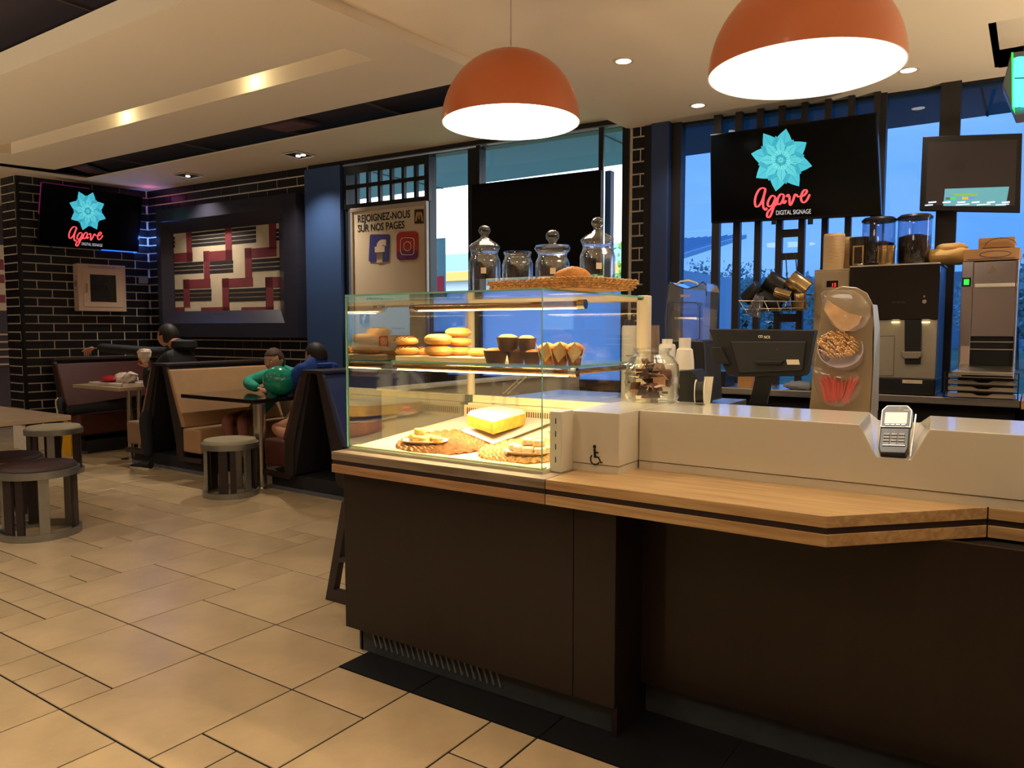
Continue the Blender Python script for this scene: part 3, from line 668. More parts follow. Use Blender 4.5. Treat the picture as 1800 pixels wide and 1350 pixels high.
pane(SX0 + .03, xd_ + .01, SY1 + .004, SY1 + .009, 1.02, SZ - .02, 'rear_door_glass'); pane(xd_, SX1 - .035, SY1 + .012, SY1 + .017, 1.02, SZ - .02, 'rear_door_glass')
# rear vent grille
MB().box(SX0 + .01, SX1 - .01, SY1 - .055, SY1 - .05, CT + .04, .975).build('rear_grille', M('grille_backing', (232, 206, 160), .5), case)
sl_ = MB()
for k in range(72):
    x = SX0 + .03 + k * .0125; sl_.box(x, x + .005, SY1 - .058, SY1 - .0551, .93, .962)
sl_.build('grille_slots', M('slot_dark', (110, 78, 40), .8), case)
MB().box(SX0 + .01, SX1 - .01, SY0 + .012, SY0 + .05, CT + .012, CT + .018).build('front_sill', M('sill_metal', (220, 200, 160), .35, .3), case)
MB().box(SX1 - .006, SX1 + .045, SY0 + .06, SY0 + .14, CT, ZT + .004).build('slotted_upright', WHITE, case, bevel=.004)
ms = MB()
for k in range(4): z = CT + .035 + k * .045; ms.box(SX1 + .018, SX1 + .022, SY0 + .0595, SY0 + .0602, z, z + .02)
ms.build('upright_slots', BLACK, case)
# glass shelf with support tubes
HX0, HX1, HY0, HY1, HZ = py_(688, 632, 2.42).x, py_(1012, 650, 2.42).x, 2.42, 2.95, 1.205
HX1 = min(HX1, SX1 - .012)
pane(HX0, HX1, HY0, HY1, HZ, HZ + .008, 'shelf')
BRNZ = M('bronze_tube', (150, 112, 70), .25, .9)
m = MB().tube([(HX0, HY0 + .02, HZ - .016), (HX1, HY0 + .02, HZ - .016)], .013, 12); m.build('shelf_tube', BRNZ, case, smooth=True)
m = MB().tube([(HX1 - .01, HY0 + .02, HZ - .016), (HX1 - .01, HY1, HZ - .016)], .011, 12); m.build('shelf_tube', BRNZ, case, smooth=True)
m = MB()
for c in ((HX1, HY0 + .02), (HX1 - .01, HY1 - .02)): m.cyl((c[0] - .02, c[1], HZ - .016), (c[0] + .012, c[1], HZ - .016), .017, n=16)
m.build('tube_cap', CHROME, case, smooth=True)
t1_ = py_(730, 530, 2.5); t2_ = py_(1055, 532, 2.5)
tx1 = min(t2_.x, SX1 - .02); tz = 1.44
m = MB().tube([(t1_.x, 2.50, tz), (tx1, 2.50, tz)], .0135, 12); m.build('lamp_tube', BRNZ, case, smooth=True)
m = MB().cyl((tx1 - .01, 2.5, tz), (tx1 + .02, 2.5, tz), .018, n=16).cyl((t1_.x - .02, 2.5, tz), (t1_.x + .005, 2.5, tz), .018, n=16); m.build('tube_cap', CHROME, case, smooth=True)
LED = M('led_strip', (255, 214, 140), emit=14, ecol=(255, 214, 140))
MB().box(t1_.x + .02, tx1 - .02, 2.495, 2.505, tz - .0165, tz - .0138).build('led_strip', LED, case)
MB().box(HX0 + .02, HX1 - .03, HY0 + .014, HY0 + .026, HZ - .033, HZ - .0295).build('led_strip', LED, case)
lamp('case_upper_light', 'AREA', ((t1_.x + tx1) / 2, 2.5, tz - .022), 4.5, (1, .78, .46), size=tx1 - t1_.x - .05, sy=.012)
lamp('case_lower_light', 'AREA', ((HX0 + HX1) / 2, HY0 + .02, HZ - .038), 9, (1, .80, .46), size=HX1 - HX0 - .05, sy=.012)
# ---------------------------------------------------------------- pastries
BUN = M('bun_crust', (222, 160, 78), .5, noise=.18, scale=18); BUN2 = M('bun_side', (240, 196, 120), .6, noise=.1, scale=20); CHOC = M('chocolate', (66, 32, 18), .3)
def unit(px, bot, z): p = pz(px, bot, z); return p, (p - CP).dot(FF) / FPX
def bun(px, bot, w, h, base, label, name='bun', cat='bun', grp=None, drizzle=False, dy=0):
    p = py_(px, bot, 2.52 + dy); u = (p - CP).dot(FF) / FPX; r = w * u / 2; hh = h * u; p = V((p.x, p.y, base))
    t = thing(name, label, cat, p, grp)
    prof = [(0, 0)] + [(r * (1 - .16 * (abs(math.cos(a)) ** 3)) * (math.sin(a) ** .42 if a not in (0, math.pi) else 0), hh * (.5 - .5 * math.cos(a))) for a in [math.pi * i / 12 for i in range(1, 12)]] + [(0, hh)]
    MB().lathe(prof, p, 24, rib=lambda t_, z: 1 + .012 * math.sin(3 * t_ + p.x * 50)).build('crumb', BUN, t, smooth=60)
    MB().lathe([(r * 1.0, hh * .44), (r * 1.006, hh * .5), (r * 1.0, hh * .56)], p, 24).build('pale_waist', BUN2, t, smooth=True)
    if drizzle:
        m = MB()
        for k in range(7):
            a = -.8 + k * .27; pts = []
            for j in range(9):
                v = -1 + 2 * j / 8; x = r * (a + .12 * v); y = r * v * math.sqrt(max(.02, 1 - a * a)) * .98; q = max(0, 1 - (x * x + y * y) / (r * r))
                pts.append((p.x + x, p.y + y, p.z + hh * (.5 + .53 * q ** .28)))
            m.tube(pts, .0022, 5)
        m.build('chocolate_drizzle', CHOC, t, smooth=True)
    return t, hh, p
z0 = py_(771, 626, 2.52).z
pbd = thing('serving_board', 'thin pale board under the buns on the glass shelf', 'board', pz(760, 628, HZ + .008))
a_, b_ = py_(696, 628, 2.46), py_(856, 630, 2.46)
MB().box(a_.x, b_.x, HY0 + .035, HY0 + .30, HZ + .008, z0).build('board', M('pale_board', (232, 206, 160), .6), pbd, bevel=.003)
zA = z0
t, h, p = bun(771, 626, 50, 19, z0, 'lower bun of the two-high stack at the front of the glass shelf'); bun(771, 626, 50, 20, z0 + h, 'upper bun of the two-high stack at the front of the glass shelf')
t, h, p = bun(806, 624, 48, 16.5, z0, 'bottom bun of the three-high stack on the glass shelf', dy=.11); t, h2, p = bun(808, 624, 45, 15.5, z0 + h, 'middle bun of the three-high stack on the glass shelf', dy=.11); bun(806, 624, 46, 17, z0 + h + h2, 'top bun of the three-high stack on the glass shelf', dy=.11)
bun(840, 620, 36, 15, z0, 'single pale bun beside the three-high stack on the shelf', dy=.06)
t, h, p = bun(716, 623, 44, 17, z0, 'lower chocolate-drizzled doughnut of the stack of two', 'doughnut', 'doughnut', drizzle=True); bun(715, 623, 42, 17, z0 + h, 'upper chocolate-drizzled doughnut of the stack of two', 'doughnut', 'doughnut', drizzle=True)
bun(744, 619, 26, 15, z0, 'chocolate-drizzled doughnut behind, between the stacks on the shelf', 'doughnut', 'doughnut', drizzle=True, dy=.05)
CUPD = M('dark_paper_cup', (70, 44, 34), .6); MUF = M('muffin_top', (206, 132, 62), .7, noise=.35, scale=40, bump=.6, bscale=60); TUL = M('tulip_paper', (226, 190, 134), .8); BMUF = M('brown_paper_cup', (150, 96, 52), .7, noise=.3, scale=60)
def muffin(px, bot, w, h, base, label, dy=0):
    p = py_(px, bot, 2.49 + dy); u = (p - CP).dot(FF) / FPX; r = w * u / 2; hh = h * u; p = V((p.x, p.y, base)); t = thing('muffin', label, 'muffin', p)
    rib = lambda a, z: 1 + .025 * math.cos(24 * a)
    MB().lathe([(r * .78, 0), (r * .9, hh * .45), (r, hh * .86), (r * 1.06, hh * .9), (r * .93, hh * .84), (r * .8, hh * .7)], p, 48, rib=rib).build('paper_cup', CUPD, t, smooth=50)
    MB().ell(p + V((0, 0, hh * .8)), (r * .92, r * .92, hh * .3), 20, 10, fn=lambda q: 1 + .06 * math.sin(9 * q.x + 3) * math.cos(8 * q.y)).build('muffin_top', MUF, t, smooth=True)
    return hh
h = muffin(871, 635, 42, 24, HZ + .008, 'dark-cupped muffin at the front left of the muffin pyramid'); muffin(907, 633, 32, 23, HZ + .008, 'dark-cupped muffin in the middle of the bottom row', .03); muffin(935, 631, 32, 23, HZ + .008, 'dark-cupped muffin nearest the glass corner in the bottom row', .02)
muffin(893, 633, 40, 27, HZ + .008 + h * .86, 'left of the two dark-cupped muffins on top of the pyramid', .015); muffin(926, 632, 33, 26, HZ + .008 + h * .86, 'right of the two dark-cupped muffins on top of the pyramid', .02)
def tulip(px, bot, w, h, label, dy=0):
    p = py_(px, bot, 2.49 + dy); u = (p - CP).dot(FF) / FPX; r = w * u / 2; hh = h * u; p = V((p.x, p.y, HZ + .008)); t = thing('tulip_muffin', label, 'muffin', p)
    MB().lathe([(r * .52, 0), (r * .68, hh * .5), (r * .74, hh * .6)], p, 32, rib=lambda a, z: 1 + .03 * math.cos(20 * a)).build('paper_cup', BMUF, t, smooth=True)
    MB().ell(p + V((0, 0, hh * .68)), (r * .8, r * .8, hh * .26), 18, 10, fn=lambda q: 1 + .07 * math.sin(7 * q.x) * math.cos(9 * q.y)).build('muffin_top', MUF, t, smooth=True)
    m = MB()
    for k in range(4):
        a = k * math.pi / 2 + .5; c = p + V((math.cos(a), math.sin(a), 0)) * r * .72; tn = V((-math.sin(a), math.cos(a), 0)); o_ = V((math.cos(a), math.sin(a), 0))
        m.add([c - tn * r * .15 + V((0, 0, hh * .1)) - o_ * r * .1, c + tn * r * .62 + V((0, 0, hh * .55)) , c + o_ * r * .34 + V((0, 0, hh * .98)), c - tn * r * .62 + V((0, 0, hh * .55)), c + V((0, 0, hh * .62)) + o_ * r * .16], [(0, 1, 4), (1, 2, 4), (2, 3, 4), (3, 0, 4)])
    m.build('parchment_petals', TUL, t)
tulip(962, 634, 40, 40, 'tulip-wrapped muffin half behind the showcase corner edge', .02); tulip(985, 638, 42, 42, 'tulip-wrapped muffin just right of the showcase corner edge'); tulip(1010, 637, 40, 42, 'tulip-wrapped muffin furthest right on the shelf')
# ---------------------------------------------------------------- mats, plates and cakes on the deck
ZD = CT + .012
STRAW = M('woven_straw', (206, 158, 92), .75, noise=.7, scale=90); STRAW2 = M('woven_straw_dark', (160, 108, 60), .75, noise=.7, scale=90)
def mat_(px, py0, rpx, label, mt, zofs=0):
    c = pd(px, py0); r = rpx * (c - CP).dot(FF) / FPX; t = thing('woven_placemat', label, 'placemat', c)
    m = MB(); N = 11
    for k in range(N):
        rr = r * (k + .7) / N; n = int(10 + 60 * rr / r)
        pts = [(c.x + rr * math.cos(a), c.y + rr * math.sin(a), zd(c.y + rr * math.sin(a)) + .005 + .0038 * math.sin(n * a / 2 * 1.0 + k)) for a in [2 * math.pi * j / (n * 2) for j in range(n * 2)]]
        m.tube(pts, r / N * .52, 5, closed=True)
    m.build('weave', mt, t, smooth=True); return c, r
def clampc(c, r): return c
mA = mat_(790, 779, 92, 'round woven straw mat under the yellow macaroon plate', STRAW2)
mB = mat_(930, 794, 88, 'round woven straw mat under the cream macaroon plate at the front', STRAW, .0)

PLATE = M('white_plate', (240, 228, 208), .2, coat=.4)
def plate(px, py0, wpx, dpx, rot, label, z=None):
    c = pd(px, py0, .014); z = c.z; u = (c - CP).dot(FF) / FPX; a = wpx * u / 2; b = dpx; t = thing('oval_plate', label, 'plate', (c.x, c.y, z)); R_ = Matrix.Rotation(rot, 3, 'Z')
    m = MB()
    def ring(f, zz): return [V((c.x, c.y, z + zz)) + R_ @ V((a * f * math.copysign(abs(math.cos(q)) ** .8, math.cos(q)), b * f * math.copysign(abs(math.sin(q)) ** .8, math.sin(q)), 0)) for q in [2 * math.pi * i / 28 for i in range(28)]]
    rs_ = [ring(.8, 0), ring(1.0, .010), ring(.985, .013), ring(.78, .004)]
    k = len(m.v); m.v += [tuple(p) for r_ in rs_ for p in r_]
    for i in range(3):
        for j in range(28): m.f.append((i * 28 + j, i * 28 + (j + 1) % 28, (i + 1) * 28 + (j + 1) % 28, (i + 1) * 28 + j)); m.m.append(0)
    m.f.append(tuple(range(28))[::-1]); m.f.append(tuple(range(84, 112))); m.m += [0, 0]
    m.build('dish', PLATE, t, smooth=True); return c, z
def macaron(x, y, z, r, mat, fil, label, grp):
    t = thing('macaroon', label, 'macaroon', (x, y, z), grp); h = r * .42
    sh_ = lambda z0_, fl_: [(0, z0_)] + [(r * math.sin(a) ** .6, z0_ + h * (1 - math.cos(a))) for a in [math.pi / 2 * i / 5 for i in range(1, 6)]]
    MB().lathe([(0, 0), (r * .8, 0), (r, h * .35), (r, h)], (x, y, z), 16).build('shell', mat, t, smooth=50)
    MB().cyl((x, y, z + h), (x, y, z + h + r * .22), r * .9, n=16).build('filling', fil, t)
    MB().lathe([(r, h + r * .22), (r, h * 1.7 + r * .22), (r * .8, h * 2.1 + r * .22), (0, h * 2.25 + r * .22)], (x, y, z), 16).build('shell', mat, t, smooth=50)
    return 2.25 * h + r * .22
MY = M('yellow_shell', (238, 196, 100), .6); MCm = M('cream_shell', (246, 214, 160), .6); MP = M('pink_shell', (236, 120, 92), .6); MF = M('cream_filling', (255, 236, 196), .6); MBr = M('brown_shell', (176, 104, 60), .6)
def pile(c, z, r, spots, mat, lab, grp):
    H_ = 0
    for i, (dx, dy, lv) in enumerate(spots):
        H_ = macaron(c.x + dx * r * 2.05, c.y + dy * r * 2.05, z + .0045 + lv * H_, r, mat, MF, (lab if not lv else 'topmost ' + lab + (', left' if dx < .5 and len(spots) > 7 else ', right' if len(spots) > 7 else '')), grp if not lv else None)
c, z = plate(748, 778, 82, .062, math.radians(30), 'white oval plate of yellow macaroons at the front left')
pile(c, z, .0225, [(-1.5, .2, 0), (-.6, -.35, 0), (.35, -.6, 0), (-.3, .65, 0), (.7, .35, 0), (1.5, -.1, 0), (-.8, .1, 1)], MY, 'pale yellow macaroon on the front left plate', 'yellow macaroons')
c, z = plate(928, 797, 86, .062, math.radians(20), 'white oval plate of cream macaroons by the glass corner')
pile(c, z, .0225, [(-1.5, .25, 0), (-.6, -.35, 0), (.4, -.55, 0), (1.35, -.3, 0), (-.5, .6, 0), (.5, .45, 0), (1.4, .6, 0), (-.1, .1, 1), (1.0, .1, 1)], MCm, 'cream macaroon on the plate by the glass corner', 'cream macaroons')
c, z = plate(866, 741, 52, .045, 0, 'white oval plate of pink macaroons behind the iced cake')
pile(c, z, .019, [(-1.2, 0, 0), (-.2, -.3, 0), (.8, -.2, 0), (-.6, .6, 0), (.4, .6, 0), (-.3, .1, 1)], MP, 'pink macaroon on the plate behind the iced cake', 'pink macaroons')
c, z = plate(985, 760, 50, .05, math.radians(20), 'white oval plate of brown macaroons beside the slotted upright')
pile(c, z, .021, [(-.5, 0, 0), (.4, .2, 0), (-.1, .8, 0)], MBr, 'brown macaroon on the plate beside the slotted upright', 'brown macaroons')
# iced cake on a rectangular tray
q = [pd(*p, .010) for p in ((812, 760), (868, 783), (985, 738), (925, 722))]; cc = sum(q, V((0, 0, 0))) / 4
t = thing('cake_tray', 'white rectangular tray under the iced yellow cake', 'tray', cc)
m = MB(); m.hexa([p + V((0, 0, 0)) for p in (q[0], q[1], q[2], q[3])] + [cc + (p - cc) * 1.04 + V((0, 0, .01)) for p in (q[0], q[1], q[2], q[3])]); m.build('tray', PLATE, t, bevel=.004)
k = [pd(*p, .02) for p in ((820, 757), (866, 778), (926, 749), (882, 731))]; cc = sum(k, V((0, 0, 0))) / 4; cc.z += .002; k = [V((p.x, p.y, cc.z)) for p in k]; zb = V((0, 0, .010))
t = thing('iced_cake', 'tall yellow sponge cake with white icing on a white tray', 'cake', cc + zb)
m = MB(); n = 6
def cakepoly(z, f):
    r_ = random.Random(4); o = []
    for a, b in ((0, 1), (1, 2), (2, 3), (3, 0)):
        for i in range(n): p = k[a].lerp(k[b], i / n); o.append(cc + (p - cc) * (f + r_.uniform(-.02, .02)) + V((0, 0, z)))
    return o
A, B, C2_, D2_ = cakepoly(.010, .94), cakepoly(.03, .97), cakepoly(.055, .98), cakepoly(.0605, .95); N = len(A)
m.add(A + B + C2_ + D2_, [(i, (i + 1) % N, N + (i + 1) % N, N + i) for i in range(N)] + [(N + i, N + (i + 1) % N, 2 * N + (i + 1) % N, 2 * N + i) for i in range(N)] + [(2 * N + i, 2 * N + (i + 1) % N, 3 * N + (i + 1) % N, 3 * N + i) for i in range(N)] + [tuple(range(3 * N, 4 * N)), tuple(range(N))[::-1]])
m.build('sponge', M('yellow_sponge', (236, 190, 70), .7, noise=.3, scale=30, bump=.5), t)
m = MB(); A = cakepoly(.0606, .98); B = cakepoly(.078, .88)
m.add(A + B, [(i, (i + 1) % N, N + (i + 1) % N, N + i) for i in range(N)] + [tuple(range(N, 2 * N)), tuple(range(N))[::-1]]); m.build('icing', M('white_icing', (250, 240, 200), .5, noise=.08, scale=20, bump=.6), t, smooth=60)
# clear drink glasses / figures at the back of the deck
for i, (x_, h_, lab) in enumerate(((868, 72, 'clear glass bottle standing behind the cake, furthest left'), (893, 66, 'clear glass bottle standing behind the cake, in the middle'), (921, 74, 'clear glass bottle standing behind the cake, nearest the corner'))):
    p = pd(x_, 738); p = V((p.x, min(p.y, SY1 - .085), zd(min(p.y, SY1 - .085)))); u = (p - CP).dot(FF) / FPX; t = thing('glass_bottle', lab, 'bottle', p)
    MB().lathe([(.018, 0), (.02, .01), (.02, .05), (.008, .08), (.007, h_ * u * .9), (.010, h_ * u)], p, 16).build('body', JARG, t, smooth=True)
# tongs leaning on the rear door rail
p1, p2 = py_(888, 692, 2.98), py_(922, 662, 2.98); t = thing('tongs', 'steel serving tongs leaning on the rear rail of the showcase', 'tongs', p1)
for d in (-.012, .012):
    MB().ob((p1 + p2) / 2 + V((d, 0, 0)), (p2 - p1) / 2, (0, .003, 0), V((p2 - p1).cross(V((0, 1, 0))).normalized() * .003)).build('arm', STEEL, t)
MB().ob(p2, (.016, 0, 0), (0, .006, 0), (0, 0, .005)).build('hinge', STEEL, t)
# ---------------------------------------------------------------- jars and basket on top
def jar(px, by, wpx, bodyh, depth, label, lid=None, taller=0):
    # depth: y on the glass top
    p = py_(px, by, depth); p = V((p.x, depth, SZ)); u = (p - CP).dot(FF) / FPX; r = wpx * u / 2; H_ = bodyh * u
    t = thing('glass_jar', label, 'jar', p)
    th = .003; o_ = [(r * .96, 0), (r, .008), (r, H_ * .72), (r * .93, H_ * .80), (r * .84, H_ * .86), (r * .84, H_ * .93), (r * .90, H_ * .96), (r * .90, H_)]
    MB().lathe(o_ + [(max(.001, a - th), b) for a, b in o_[::-1][:-1]] + [(r * .9, .006), (0, .006)], p, 32).build('body', JARG, t, smooth=True)
    st = p + V((r * .55, -r * .86, H_ * .52)); dv = V((.55, -.86, 0)).normalized(); tv = V((.86, .55, 0)).normalized()
    if not lid == 'open2': MB().ob(st + dv * .001, tv * .011, dv * .0006, (0, 0, .012)).build('price_tag', M('tag_paper', (224, 206, 176), .8), t)
    if lid and lid != 'open2':
        z = H_
        if lid == 'cone': pr = [(r * .8, -.012), (r * .95, .002), (r * .98, .010), (r * .8, .022), (r * .5, .034), (r * .25, .046), (r * .22, .058), (r * .34, .068), (r * .38, .078), (r * .30, .092), (r * .12, .098), (0, .099)]
        else: pr = [(r * .8, -.010), (r * .98, .0), (r * 1.05, .010), (r * .98, .022), (r * .5, .028), (r * .2, .032), (r * .25, .04), (r * .37, .05), (r * .40, .062), (r * .34, .076), (r * .18, .084), (0, .086)]
        MB().lathe(pr, p + V((0, 0, z)), 32).build('lid', JARG, t, smooth=50)
    return t
jar(852, 505, 56, 82, 2.62, 'lidded glass jar furthest left on top of the showcase', 'cone')
jar(910, 505, 54, 76, 2.66, 'open glass jar without a lid, second from the left on the showcase', 'open2')
jar(971, 505, 60, 76, 2.68, 'glass jar with a round ball knob lid, third on the showcase', 'ball')
jar(1050, 505, 62, 90, 2.72, 'tallest lidded glass jar at the right of the showcase top', 'cone')
b0, b1, b2 = py_(867, 509, 2.33), py_(1034, 511, 2.30), None
bA, bB = V((b0.x, 2.33, SZ)), V((b1.x - .01, 2.25, SZ)); uB = (bB - bA).normalized(); vB = V((-uB.y, uB.x, 0)); LB = (bB - bA).length; DB = .30
bk_ = thing('wicker_tray', 'shallow woven wicker tray of croissants on top of the showcase', 'basket', bA)
WK = M('wicker', (206, 156, 88), .6, noise=.55, scale=70); m = MB()
bot = [bA + vB * 0, bB, bB + vB * DB, bA + vB * DB]
MB().prism(bot, (0, 0, .004)).build('base', WK, bk_)
for lv in range(5):
    e = .004 + lv * .003; pts = []
    lp = [bA + (-uB - vB) * e, bB + (uB - vB) * e, bB + vB * DB + (uB + vB) * e, bA + vB * DB + (-uB + vB) * e]
    for a in range(4):
        p, q = lp[a], lp[(a + 1) % 4]; n_ = max(6, int((q - p).length / .012)); w_ = (q - p).normalized(); s_ = V((w_.y, -w_.x, 0))
        for i in range(n_): pts.append(p.lerp(q, i / n_) + V((0, 0, .005 + lv * .0075)) + s_ * (.0055 * (1 if (i + lv) % 2 else -1)) + V((0, 0, .0016 * (1 if i % 2 else -1))))
    m.tube(pts, .0036, 6, closed=True)
m.build('woven_rim', WK, bk_, smooth=True)
CRO = M('croissant_crust', (214, 144, 66), .5, noise=.25, scale=25, bump=.3)
def croissant(c, L, r, ang_, lab):
    t = thing('croissant', lab, 'croissant', c); m = MB(); pts = []; rr = []
    for i in range(22):
        a = -1.25 + 2.5 * i / 21; pts.append(V(c) + Matrix.Rotation(ang_, 3, 'Z') @ V((L * math.sin(a) * .62, L * .35 * (math.cos(a) - .6), r))); rr.append(r * (1 - .72 * abs(a / 1.25) ** 1.6) * (1 + .10 * abs(math.sin(i * 1.35))))
    m.tube(pts, rr, 12); m.build('pastry', CRO, t, smooth=60)
cr = bA + uB * LB * .34 + vB * .12; croissant((cr.x, cr.y, SZ + .006), .12, .024, .1, 'flat croissant in the left half of the wicker tray')
cr = bA + uB * LB * .66 + vB * .13; croissant((cr.x, cr.y, SZ + .014), .10, .036, .3, 'plump croissant standing highest in the wicker tray')
cr = bA + uB * LB * .92 + vB * .15; croissant((cr.x, cr.y, SZ + .006), .09, .020, .5, 'small croissant at the right end of the wicker tray')
# ================================================================== STAFF SIDE
ss = thing('staff_worktop', 'low staff-side worktop directly behind the white upstand', 'worktop', (0, 3.3, 0))
MB().box(-1.25, 1.9, 2.885, 3.55, .93, .96).build('top', M('worktop_beige', (206, 190, 158), .35), ss, bevel=.003)
MB().box(-1.2, 1.9, 2.93, 3.5, 0, .93).build('body', M('carcass_dark', (30, 24, 22)), ss)
bc = thing('back_counter', 'stainless steel back counter below the blue window', 'counter', (0, 5.3, 0))
yb1 = 5.10
MB().box(-2.35, -.05, yb1, 5.6, .905, .95).build('top', STEEL, bc, bevel=.004)
MB().box(-2.3, -.08, yb1 + .1, 5.58, 0, .905).build('body', M('carcass_dark', (30, 24, 22)), bc)
MB().box(-.045, 2.4, yb1 - .05, 5.65, .905, .95).build('side_top', M('worktop_oak', (190, 140, 90), .5), bc)
hp = thing('half_wall', 'beige half wall running back to the windows behind the showcase', 'half wall', (-3.1, 4.4, 0))
MB().box(-3.2, -3.08, 3.3, 5.5, 0, .985).build('wall_body', M('beige_laminate', (196, 176, 142), .6), hp)
MB().box(-3.22, -3.06, 3.28, 5.5, .985, 1.0).build('cap', M('cream_cap', (230, 214, 180), .5), hp)
e1, e2 = py_(1130, 610, 4.0), py_(1240, 610, 4.0)
sd = thing('equipment_stand', 'dark stand under the blender behind the white box', 'stand', (-1.6, 3.9, 0))
MB().box(-2.5, -1.3, 3.3, 4.2, .92, .96).build('top', STEEL, sd, bevel=.003); MB().box(-2.48, -1.32, 3.32, 4.18, 0, .92).build('body', M('carcass_dark', (30, 24, 22)), sd)
def q4y(pts, y): return [py_(a, b, y) for a, b in pts]
def fbox(pts, y0, depth, mat, name, par, bevel=.003, mi=0):   # a box whose front outline is a pixel polygon on the plane y0
    m = MB(); m.prism([p for p in q4y(pts, y0)], (0, depth, 0)); return m.build(name, mat, par, bevel=bevel)
# blender with clear sound enclosure
YB = 3.75
bl_ = thing('blender', 'blender with a clear plastic sound enclosure in front of the navy post', 'blender', py_(1205, 660, YB))
BLUEP = thin_glass('clear_plastic', (.82, .87, .93), 2.2, rough=.05, dirt=.06)
# hood: hollow shell made from side profile
def shell(mb, pts, y0, y1, th=.004):
    P = q4y(pts, y0); c = sum(P, V((0, 0, 0))) / len(P); n = len(P)
    mb.add(P + [p + V((0, y1 - y0, 0)) for p in P], [(i, (i + 1) % n, n + (i + 1) % n, n + i) for i in range(n)] + [tuple(range(n, 2 * n))])
m = MB(); shell(m, [(1176, 496), (1190, 503), (1207, 508), (1224, 504), (1236, 497), (1242, 512), (1238, 540), (1234, 598), (1170, 598), (1168, 560), (1172, 530)], YB, YB + .2); m.build('enclosure', BLUEP, bl_, smooth=30)
m = MB(); m.tube(q4y([(1172, 525), (1174, 500), (1178, 495), (1188, 502), (1207, 508), (1226, 503), (1236, 495), (1241, 500), (1242, 520)], YB - .002), .003, 6); m.build('rim', M('smoke_plastic', (52, 56, 66), .2), bl_, smooth=True)
m = MB(); m.tube(q4y([(1188, 501), (1196, 495), (1210, 493), (1224, 497), (1229, 502)], YB + .03), .005, 8); m.build('handle', M('handle_cream', (214, 206, 190), .3), bl_, smooth=True)
m = MB(); m.tube(q4y([(1172, 594), (1174, 536), (1180, 532), (1224, 532), (1230, 538), (1230, 594), (1225, 598), (1176, 598)], YB + .003), .0022, 6, closed=True); m.build('door_seam', M('smoke_plastic', (52, 56, 66)), bl_, smooth=True)
fbox([(1186, 600), (1224, 600), (1226, 530), (1184, 530)], YB + .06, .09, thin_glass('jug_plastic', (.8, .85, .9), 2), 'jug', bl_)
fbox([(1172, 598), (1236, 598), (1238, 604), (1242, 707), (1164, 707)], YB - .02, .24, M('black_plastic', (24, 24, 26), .4), 'base', bl_, bevel=.008)
fbox([(1196, 518), (1212, 518), (1212, 522), (1196, 522)], YB - .003, .002, M('badge', (180, 150, 140), .4), 'badge', bl_, bevel=0)
# bottles
WPL = M('white_plastic', (232, 222, 200), .35)
def bottle(cx_, top, wpx, y, z0_, label, shoulder, cap, capc):
    b = py_(cx_, top, y); u = (b - CP).dot(FF) / FPX; r = wpx * u / 2; H_ = b.z - z0_; p = V((b.x, y, z0_)); t = thing('bottle', label, 'bottle', p)
    if shoulder: pr = [(r * .9, 0), (r, .01), (r, H_ * .55), (r * .97, H_ * .68), (r * .82, H_ * .84), (r * .5, H_ * .88)]
    else: pr = [(r * .9, 0), (r, .01), (r * .98, H_ * .9), (r * .85, H_ * .93)]
    MB().lathe(pr, p, 28).build('body', WPL, t, smooth=True)
    MB().lathe([(r * .6, H_ * .87), (r * .62, H_), (0, H_)], p, 24).build('cap', capc, t, smooth=True)
    d = V((-p.x, -p.y, 0)).normalized(); s_ = V((-d.y, d.x, 0))
    for k in range(4):
        w_ = r * (.55 if k % 2 else .8); MB().ob(p + d * (r + .0008) + V((0, 0, H_ * (.36 + .07 * k))), s_ * w_ * .8, d * .0006, (0, 0, .002)).build('label_line', M('print_grey', (120, 112, 100), .7), t)
    MB().ob(p + d * (r + .001) + V((0, 0, H_ * .25)) - s_ * r * .2, s_ * r * .35, d * .0006, (0, 0, .007)).build('label_mark', M('print_dark', (70, 66, 60), .7), t)
bottle(1204, 594, 34, 3.42, .96, 'white bottle with a screw cap, nearer the payment till', True, True, WPL)
bottle(1173, 596, 30, 3.47, .96, 'white upright container left of the capped white bottle', False, True, WPL)
bottle(1107, 562, 28, 3.68, .96, 'grey lidded dispenser seen through the right side of the showcase', False, True, M('black_plastic', (24, 24, 26)))
# cups on staff worktop seen past the showcase frame
p = py_(1148, 652, 3.5); u = (p - CP).dot(FF) / FPX
t = thing('cup_stack', 'stack of upturned pale cups beside the showcase rear frame', 'cups', (p.x, 3.5, .96)); MB().lathe([(.045, 0), (.04, .12), (.034, .24), (.028, p.z + 80 * u - .96)], (p.x, 3.5, .96), 20).build('cups', M('cup_grey', (120, 98, 80), .5), t, smooth=True)
# ribbed glass storage jar
p = pz(1146, 706, ZT); u = (p - CP).dot(FF) / FPX; r = 46 * u; H_ = 94 * u; rj = r
t = thing('ribbed_glass_jar', 'ribbed wide-mouthed glass jar full of small wrapped sachets on the white upstand', 'jar', p)
rb = lambda a, z: 1 + (.022 * math.cos(34 * a) if .02 < z < H_ * .86 else 0)
o_ = [(r * .88, 0), (r * .97, .012), (r, .03), (r, H_ * .55), (r * .95, H_ * .70), (r * .80, H_ * .82), (r * .64, H_ * .88), (r * .62, H_ * .93), (r * .72, H_ * .98), (r * .72, H_)]
RJG = thin_glass('ribbed_glass', (.93, .94, .93), 1.4, rough=.02)
MB().lathe(o_ + [(r * .69, H_), (r * .60, H_ * .93)] + [(a - .004, b) for a, b in o_[6::-1]] + [(0, .008)], p, 102, rib=rb).build('body', RJG, t, smooth=60)
